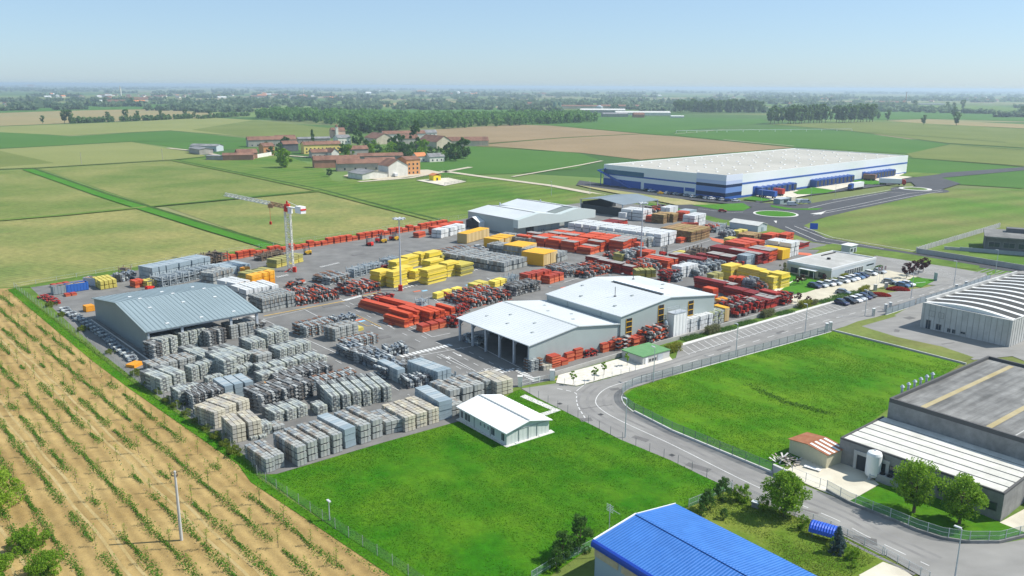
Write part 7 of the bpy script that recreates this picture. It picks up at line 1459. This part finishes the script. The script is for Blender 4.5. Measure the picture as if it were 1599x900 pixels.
for px, s_, lab in (((1386, 189.5), .9, 'lone round tree right of the poplar lines'), ((1297, 190), .8, 'single tree between the two poplar lines'), ((1371, 188), .7, 'lone tree at the right end of the poplar lines'), ((1442, 196), .75, 'lone small tree on the tan strip'), ((1493, 197), 1.0, 'lone big tree on the tan strip'), ((1489, 184), 1.0, 'lone tree above the tan strip'), ((1428, 172), 1.2, 'far lone tree near the white shed'), ((1479, 174), 1.1, 'far tree of the right group, left'), ((1489, 173), 1.0, 'far tree of the right group, middle'), ((1503, 172), 1.3, 'far tree of the right group, right'), ((1595, 182), 1.0, 'far tree at the right edge'), ((1296, 162), 1.0, 'far lone tree above the poplar line'),
                    ((67, 194), .55, 'round tree at the left field boundary'), ((101, 193), .9, 'left of the two dark trees at the field boundary'), ((110, 193), .9, 'right of the two dark trees at the field boundary'), ((169, 190.5), .7, 'tree at the end of the thin hedgerow'), ((197, 189.5), .85, 'tree starting the second hedgerow'), ((215, 188.5), .7, 'tree within the second hedgerow'), ((252, 187.5), .7, 'tree at the third hedgerow, left'), ((290, 185), .7, 'tree at the third hedgerow, right'), ((304, 185.5), .5, 'small tree after the third hedgerow'), ((328, 184.5), .6, 'last tree of the field hedgerow'), ((165, 166), 1.0, 'dark far tree left of the white greenhouses'), ((206, 166), 1.0, 'dark far tree right of the white greenhouses')):
    tree('poplar_0', 'plain_tree', lab, px, s_ * .8, None, z=ZF)
# hedgerows, woods and the tree belts that run to the horizon: nobody could count them
def stuff_trees(name, P, H, W_, nq, leafm, label, cat):
    """P (N,3) places; each tree a cloud of leaf clumps, all one object"""
    n = len(P); C = []; 
    d = rs.normal(size=(n, nq, 3)); d /= np.linalg.norm(d, axis=2)[:, :, None]; r_ = rs.uniform(.35, 1, (n, nq, 1)) ** .5
    Q = d * r_ * np.stack([W_ / 2, W_ / 2, H / 2], 1)[:, None, :]; Q[:, :, 2] += H[:, None] * .52; Q += P[:, None, :]
    sz = np.repeat((W_ * 1.9 / math.sqrt(nq)), nq); v, f = leaf_quads(Q.reshape(-1, 3), sz)
    o = put(name, np_mesh(name, v, f, leafm)); tag(o, label, cat, kind='stuff'); return o
def scatter_quad(a, b, c, d_, n):
    A, B, C, D_ = [np.array(G(*q)) for q in (a, b, c, d_)]; s_, t = rs.uniform(0, 1, (2, n)); s_, t = s_[:, None], t[:, None]
    return (A * (1 - s_) + B * s_) * (1 - t) + (D_ * (1 - s_) + C * s_) * t
P = np.concatenate([scatter_quad((398, 186), (640, 204), (640, 187), (430, 179), 330), scatter_quad((640, 204), (932, 191), (905, 185), (640, 187), 330)])
stuff_trees('woodland', P, rs.uniform(14, 19, len(P)), rs.uniform(8, 13, len(P)), 80, LFW, 'broad dark green wood stretching across the plain behind the hamlet', 'wood')
P = np.concatenate([scatter_quad((530, 210), (628, 206), (622, 200), (534, 204), 60)])
stuff_trees('woodland', P, rs.uniform(13, 17, len(P)), rs.uniform(10, 14, len(P)), 80, LF2, 'small dark copse directly behind the hamlet church', 'wood')
def line_pts(a, b, n, wob=2): A, B = np.array(G(*a)), np.array(G(*b)); t = np.sort(rs.uniform(0, 1, n))[:, None]; return A * (1 - t) + B * t + rs.normal(size=(n, 3)) * np.array([wob, wob, 0])
P = np.concatenate([line_pts((112, 193), (176, 190.5), 60), line_pts((190, 190), (240, 188), 40), line_pts((240, 188), (298, 185), 60), line_pts((310, 186), (390, 181), 50)])
stuff_trees('hedgerow', P, rs.uniform(5, 10, len(P)), rs.uniform(4, 8, len(P)), 40, LF3, 'thin broken hedgerow along the edge of the tan field at the left', 'hedgerow')
segs = [((0, 173), (50, 172)), ((92, 171.5), (125, 171)), ((160, 166), (200, 166)), ((230, 173), (400, 174)), ((300, 176), (395, 175)), ((540, 164), (700, 163)), ((490, 172), (610, 168)), ((700, 166), (830, 164)), ((930, 170), (1060, 168)), ((760, 160), (1000, 158)), ((1000, 168), (1060, 174)), ((1080, 160), (1200, 160)), ((1250, 165), (1330, 163)), ((1320, 164), (1400, 164)), ((1440, 176), (1540, 178)), ((1550, 183), (1600, 183)), ((0, 160), (150, 158)), ((120, 158), (260, 157)), ((260, 163), (420, 160)), ((520, 158), (620, 156))]
P = np.concatenate([line_pts(a, b, 26, 12) for a, b in segs])
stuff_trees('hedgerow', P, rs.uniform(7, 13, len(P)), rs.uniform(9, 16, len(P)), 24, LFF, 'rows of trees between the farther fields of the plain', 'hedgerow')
Q = []
for k in range(270):
    dist = 1000 * math.exp(R.uniform(math.log(2.1), math.log(19))); x0 = R.uniform(-.62, .62) * dist; a_ = R.choice((rad(42), rad(-48), rad(10))) + R.uniform(-.25, .25) if R.random() < .5 else R.uniform(-.2, .2); ln = R.uniform(80, 420) * (dist / 3500) ** .6; n_ = int(R.uniform(8, 20))
    t = rs.uniform(-.5, .5, n_) * ln; Q.append(np.stack([x0 + np.cos(a_) * t + rs.normal(size=n_) * 8, dist + np.sin(a_) * t + rs.normal(size=n_) * 8, np.zeros(n_)], 1))
P = np.concatenate(Q); P = P[P[:, 1] > 2000]; s_ = 1 + np.clip(P[:, 1] / 9000, 0, 1.2)
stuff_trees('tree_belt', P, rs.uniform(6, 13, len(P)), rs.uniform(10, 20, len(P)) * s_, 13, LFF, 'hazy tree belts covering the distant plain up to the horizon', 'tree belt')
# pivot sprinkler
t = thing('pivot_sprinkler', 'long thin white pivot sprinkler standing on the green field', 'sprinkler', G(1055, 211)); A, B, C = [G(*q) - G(1055, 211) for q in ((1056, 208), (1135, 207), (1330, 205))]
A.z = B.z = C.z = 3.2
mb = MB(); mb.beam(A, B, .5); mb.beam(B, C, .5); mb.build('pipe', WHITE, t)
for k in range(14):
    p = A.lerp(B, k / 5) if k < 5 else B.lerp(C, (k - 5) / 8); mb = MB(); mb.beam((p.x, p.y - 1.5, 0), (p.x, p.y, 3.2), .25); mb.beam((p.x, p.y + 1.5, 0), (p.x, p.y, 3.2), .25); mb.build('tower_leg', WHITE, t)
# white greenhouses far left
for k, (x0, x1, y) in enumerate(((141, 147, 158.5), (149, 158, 158.5), (174, 180, 165.5), (195, 201, 159), (198, 211, 166))):
    A, B = G(x0, y), G(x1, y); house('greenhouse', f'long white greenhouse on the far left plain, {nth(k)} from the left', 'greenhouse', (x0, y), 0, (B - A).length, 14, 3, 5, 'x', WHITE, WHITE)

# --- orchard: weed rows, saplings
def uv_orchard(s_, t):
    """s_ across the rows from the fence, t along from the far corner"""
    A0, A1 = G(23, 455), G(640, 912); u = (A1 - A0).normalized(); v = Vector((u.y, -u.x, 0)); return A0 + u * t + v * s_
rows_n = 20; W_V, T_V = [], []
wc = []
for r_ in range(rows_n):
    s0 = 5.0 + r_ * 3.55; ph = R.uniform(0, 10); lush = R.choice((.35, .55, .75, .95)) if r_ not in (1, 4, 7, 11) else 1.2
    for t in np.arange(0, 215, .16):
        p = uv_orchard(s0 + .09 * math.sin(t * .31 + ph) + .05 * math.sin(t * 1.1 + ph), t); sg = .13 + .17 * (1 + math.sin(t * .53 + ph * 4)); q = PJ((p.x, p.y, 0))
        if q[1] > 930 or q[0] < -60 or p.y < 60: continue
        d_ = math.sin(t * .11 + ph) + .7 * math.sin(t * .37 + ph * 2) + .5 * math.sin(t * .9 + ph * 3)
        if d_ > 1.0 - lush * 2.2:
            for _ in range(8): wc.append((p.x + R.gauss(0, sg), p.y + R.gauss(0, sg), R.uniform(.02, .22 + sg * .4)))
        elif R.random() < .3: wc.append((p.x + R.gauss(0, .25), p.y + R.gauss(0, .25), .06))
for t in np.arange(0, 230, .12):                          # lush weeds outside the orchard fence
    for _ in range(3):
        p = uv_orchard(R.uniform(.2, 2.6), t); wc.append((p.x, p.y, R.uniform(.02, .28)))
mb = MB()
for r_ in (2, 5, 8, 10, 12, 14, 16, 18):
    for o_ in (1.05, 2.45): P_ = [uv_orchard(5.0 + r_ * 3.55 + o_ + .15 * math.sin(t * .3), t) for t in np.arange(0, 216, 4.0)]; ribbon('', P_, .42, Z1 + .012, None, mb=mb)
tag(mb.build('wheel_track', TRACKSOIL), kind='structure')
C = np.array(wc); C[:, 2] += Z2 + .03; v, f = leaf_quads(C, .125); o = put('weed_rows', np_mesh('weed_rows', v, f, LEAF('weed_leaves', (.06, .19, .012), (.14, .29, .03)))); tag(o, 'patchy green weeds growing in rows on the bare orchard soil', 'weeds', kind='stuff')
rc = []
for k in range(5200):
    r_ = R.randrange(rows_n); p = uv_orchard(5.0 + r_ * 3.55 + R.gauss(0, .3), R.uniform(0, 200)); rc.append((p.x, p.y, Z2 + R.uniform(.02, .08)))
v, f = leaf_quads(np.array(rc), .13); tag(put('straw_litter', np_mesh('straw_litter', v, f, LEAF('straw', (.45, .38, .24), (.62, .55, .40)))), 'pale straw and pruned stems lying along the orchard rows', 'straw', kind='stuff')
def sapling_mesh(seed):
    r_ = random.Random(seed); mb = MB(); mb.cyl((0, 0, 0), (r_.uniform(-.1, .1), r_.uniform(-.1, .1), 2.6), .035, .012, 5)
    for k in range(5): a_ = r_.uniform(0, 6.28); z = r_.uniform(.9, 2.3); mb.cyl((0, 0, z), (math.cos(a_) * .35, math.sin(a_) * .35, z + r_.uniform(.2, .6)), .014, .006, 4)
    return mb
sm = [sapling_mesh(k).mesh('stem', BARK) for k in range(3)]
sl_ = []
for k in range(3):
    h_ = rs.uniform(.9, 2.7, 80); a_ = rs.uniform(0, 6.28, 80); r_ = rs.uniform(0, .42, 80); v, f = leaf_quads(np.stack([np.cos(a_) * r_, np.sin(a_) * r_, h_], 1), .085); sl_.append(np_mesh('leaves', v, f, LF1))
cnt = 0
for r_ in range(rows_n):
    k_in = 0
    for t in np.arange(6 + R.uniform(0, 5), 205, 7.2):
        p = uv_orchard(5.0 + r_ * 3.55, t + R.uniform(-.7, .7)); q = PJ((p.x, p.y, 0))
        if not (-10 < q[0] < 640 and 470 < q[1] < 915) or R.random() < .12 or cnt > 250: continue
        o = thing('sapling', f'thin young orchard tree, {nth(k_in)} from the far end of the {nth(r_)} row from the fence', 'sapling', (p.x, p.y, Z2), R.uniform(0, 6.28), 'saplings in the orchard rows'); s_ = R.uniform(.7, 1.25); o.scale = (s_, s_, s_)
        put('stem', sm[cnt % 3], o); put('leaves', sl_[cnt % 3], o); cnt += 1; k_in += 1
# --- grass tufts
def pip(px, P_):
    x, y = P_[:, 0], P_[:, 1]; ins = np.zeros(len(P_), bool); W2 = [G(*q) for q in px]
    for i in range(len(W2)):
        a_, b_ = W2[i], W2[i - 1]; c_ = ((a_.y > y) != (b_.y > y)) & (x < (b_.x - a_.x) * (y - a_.y) / (b_.y - a_.y + 1e-12) + a_.x); ins ^= c_
    return ins
def tufts(name, px, n, h, mat, label, patch=.5):
    W2 = [G(*q) for q in px]; x0, x1 = min(p.x for p in W2), max(p.x for p in W2); y0, y1 = min(p.y for p in W2), max(p.y for p in W2)
    P_ = np.stack([rs.uniform(x0, x1, n), rs.uniform(y0, y1, n)], 1); P_ = P_[pip(px, P_)]
    f_ = np.sin(P_[:, 0] * .21 + 1.3 * np.sin(P_[:, 1] * .17)) + np.sin(P_[:, 1] * .31 + 1.7 * np.sin(P_[:, 0] * .13)) + .8 * np.sin(P_[:, 0] * .9 + P_[:, 1] * .7)
    P_ = P_[f_ > rs.uniform(-2.2, 2.2, len(P_)) * (1 - patch) - patch]; m_ = len(P_)
    a_ = rs.uniform(0, 6.283, m_); hh = h * rs.uniform(.5, 1.4, m_); wd = .08 * rs.uniform(.6, 1.5, m_); ln = rs.normal(size=(m_, 2)) * hh[:, None] * .6
    dx, dy = np.cos(a_) * wd, np.sin(a_) * wd; z = np.full(m_, Z2 + .05)
    v = np.stack([np.stack([P_[:, 0] - dx, P_[:, 1] - dy, z], 1), np.stack([P_[:, 0] + dx, P_[:, 1] + dy, z], 1), np.stack([P_[:, 0] + ln[:, 0], P_[:, 1] + ln[:, 1], z + hh], 1)], 1).reshape(-1, 3)
    tag(put(name, np_mesh(name, v, np.arange(m_ * 3).reshape(m_, 3), mat)), label, 'grass', kind='stuff')
GR1 = LEAF('lawn_blades', (.03, .145, .003), (.09, .215, .010)); GR2 = LEAF('meadow_blades', (.045, .17, .003), (.12, .24, .012))
tufts('grass_tufts', LAWN_PX, 150000, .085, GR1, 'rough uncut grass covering the big lawn')
tufts('grass_tufts', MEAD_PX, 140000, .10, GR2, 'tall bright grass covering the fenced meadow')
tufts('grass_tufts', [(1142, 769), (1180, 787), (1290, 828), (1374, 874), (1336, 902), (1150, 985), (1000, 825), (1076, 798)], 50000, .12, LEAF('dry_blades', (.10, .19, .015), (.24, .29, .06)), 'short patchy grass of the garden beside the blue roof')
pl = [G(*q) for q in ((1168, 604), (1200, 621), (1230, 634), (1262, 642), (1300, 652))]
dw = []
for k in range(1300):
    i = R.randrange(4); q = pl[i].lerp(pl[i + 1], R.random()); dw.append((q.x + R.gauss(0, .75), q.y + R.gauss(0, .6), Z2 + R.uniform(.04, .42) * R.random()))
v, f = leaf_quads(np.array(dw), .15); tag(put('ditch_weeds', np_mesh('ditch_weeds', v, f, LEAF('ditch_leaves', (.03, .10, .008), (.09, .19, .02)))), 'line of darker tall weeds along a shallow ditch crossing the fenced meadow', 'weeds', kind='stuff')
# --- small street things
t = thing('bus_shelter', 'small shelter with a curved bright blue ribbed roof at the garden kerb', 'shelter', G(1285, 846), rad(-33)); t.scale = (.9, .9, .9)
for x in (-1.5, 1.5):
    for y in (-.7, .7): MB().box(x, y, 0, .1, .1, 2.2 if y < 0 else 2.5).build('post', M('shelter_blue_grey', (.18, .22, .30), None, rough=.5), t)
mb = MB(); arc = [(-1.2, 2.55), (-.6, 2.72), (.1, 2.75), (.7, 2.6), (1.15, 2.25), (1.35, 1.75)]; arc = arc + [(y * .97, z - .08) for y, z in reversed(arc)]; mb.prism(arc, -2.0, 2.0); mb.v = [(y, -x, z) for x, y, z in mb.v]; mb.build('roof', M('shelter_blue', (.02, .08, .50), (.03, .12, .6), 2, rough=.4, stripe=('X', 2.5, 1.0)), t); MB().box(1.55, 0, .5, .05, 1.4, 1.5).build('side_pane', M('pale_pane', (.5, .55, .58), None, rough=.1, alpha=.5), t); MB().box(0, .7, .3, 2.6, .35, .1).build('bench', WHITE, t); MB().box(0, 0, -.0, 3.6, 2.0, .06).build('floor', M('terracotta_floor', (.35, .2, .13)), t)
t = thing('meter_box', 'grey cabinet with pale top at the street kerb behind the garden', 'cabinet', G(1179, 798), rad(-40)); MB().box(0, 0, 0, 1.0, .6, 1.4).build('body', CONCD, t); MB().box(0, 0, 1.4, 1.15, .75, .1).build('lid', WHITE, t)
for px, lab in (((1368, 448), 'left'), ((1372, 447), 'middle'), ((1378, 446), 'right')):
    t = thing('flagpole', lab + ' of the three slim flagpoles at the car park gate', 'flagpole', G(*px)); MB().cyl((0, 0, 0), (0, 0, 6.5), .06, .04, 6).build('pole', WHITE, t); MB().box(.3, 0, 5.0, .55, .03, 1.3).build('flag', M('faded_flag', (.55, .38, .36), None, rough=.9), t)
for px, lab in (((1366, 456), 'left'), ((1383, 453), 'right')): t = thing('gate_pillar', lab + ' pale pillar of the car park gate between the red hedges', 'pillar', G(*px)); MB().box(0, 0, 0, .8, .8, 2.2).build('shaft', CONCW, t); MB().box(0, 0, 2.2, .95, .95, .12).build('cap', KERB, t)
t = thing('road_sign', 'blue square road sign standing on the dry field edge', 'sign', G(1270, 364), rad(-15)); MB().cyl((0, 0, 0), (0, 0, 4.2), .08, n=6).build('post', STEEL, t); MB().box(0, -.1, 1.6, 3.2, .08, 2.6).build('panel', M('sign_blue', (.03, .12, .55), None, rough=.4), t)
t = thing('gate_sign', 'white notice board on the yard gate', 'sign', G(838, 600.5), ang(G(812, 607), G(862, 596))); MB().box(0, -.12, .8, 1.6, .05, .9).build('panel', WHITE, t); MB().box(0, -.15, 1.15, 1.1, .02, .08).box(0, -.15, 1.35, 1.2, .02, .08).build('printed_lines', M('print_grey', (.2, .2, .2)), t)
t = thing('advert_sign', 'small pale board on posts in the kerbed lawn', 'sign', G(1437, 445), rad(20)); MB().box(0, 0, .1, 4.0, .1, .7).build('panel', WHITE, t); MB().box(-1.6, 0, 0, .1, .14, .6).box(1.6, 0, 0, .1, .14, .6).build('post', STEEL, t)
t = thing('info_panel', 'tall grey-green information panel at the kerbed lawn tip', 'sign', G(1460, 441), rad(100)); MB().box(0, 0, .3, 1.5, .12, 2.8).build('panel', M('grey_green_panel', (.33, .42, .42), None, rough=.4), t); MB().box(0, 0, 0, 1.2, .3, .3).build('base', KERB, t)

# ================================================================ THE AIR
hz = bpy.data.materials.new('haze_air'); hz.use_nodes = True; nt = hz.node_tree
for n_ in list(nt.nodes):
    if n_.type != 'OUTPUT_MATERIAL': nt.nodes.remove(n_)
pv = nt.nodes.new('ShaderNodeVolumePrincipled'); pv.inputs['Color'].default_value = (.70, .87, 1.0, 1); pv.inputs['Density'].default_value = HAZE; pv.inputs['Anisotropy'].default_value = 0.2
nt.links.new(pv.outputs[0], nt.nodes['Material Output'].inputs['Volume'])
mb = MB(); mb.box(0, 22500, -1.2, 46000, 46000, 69)
o = mb.build('haze', hz); tag(o, kind='stuff'); tag(o, 'pale blue summer haze lying over the distant plain', 'haze')
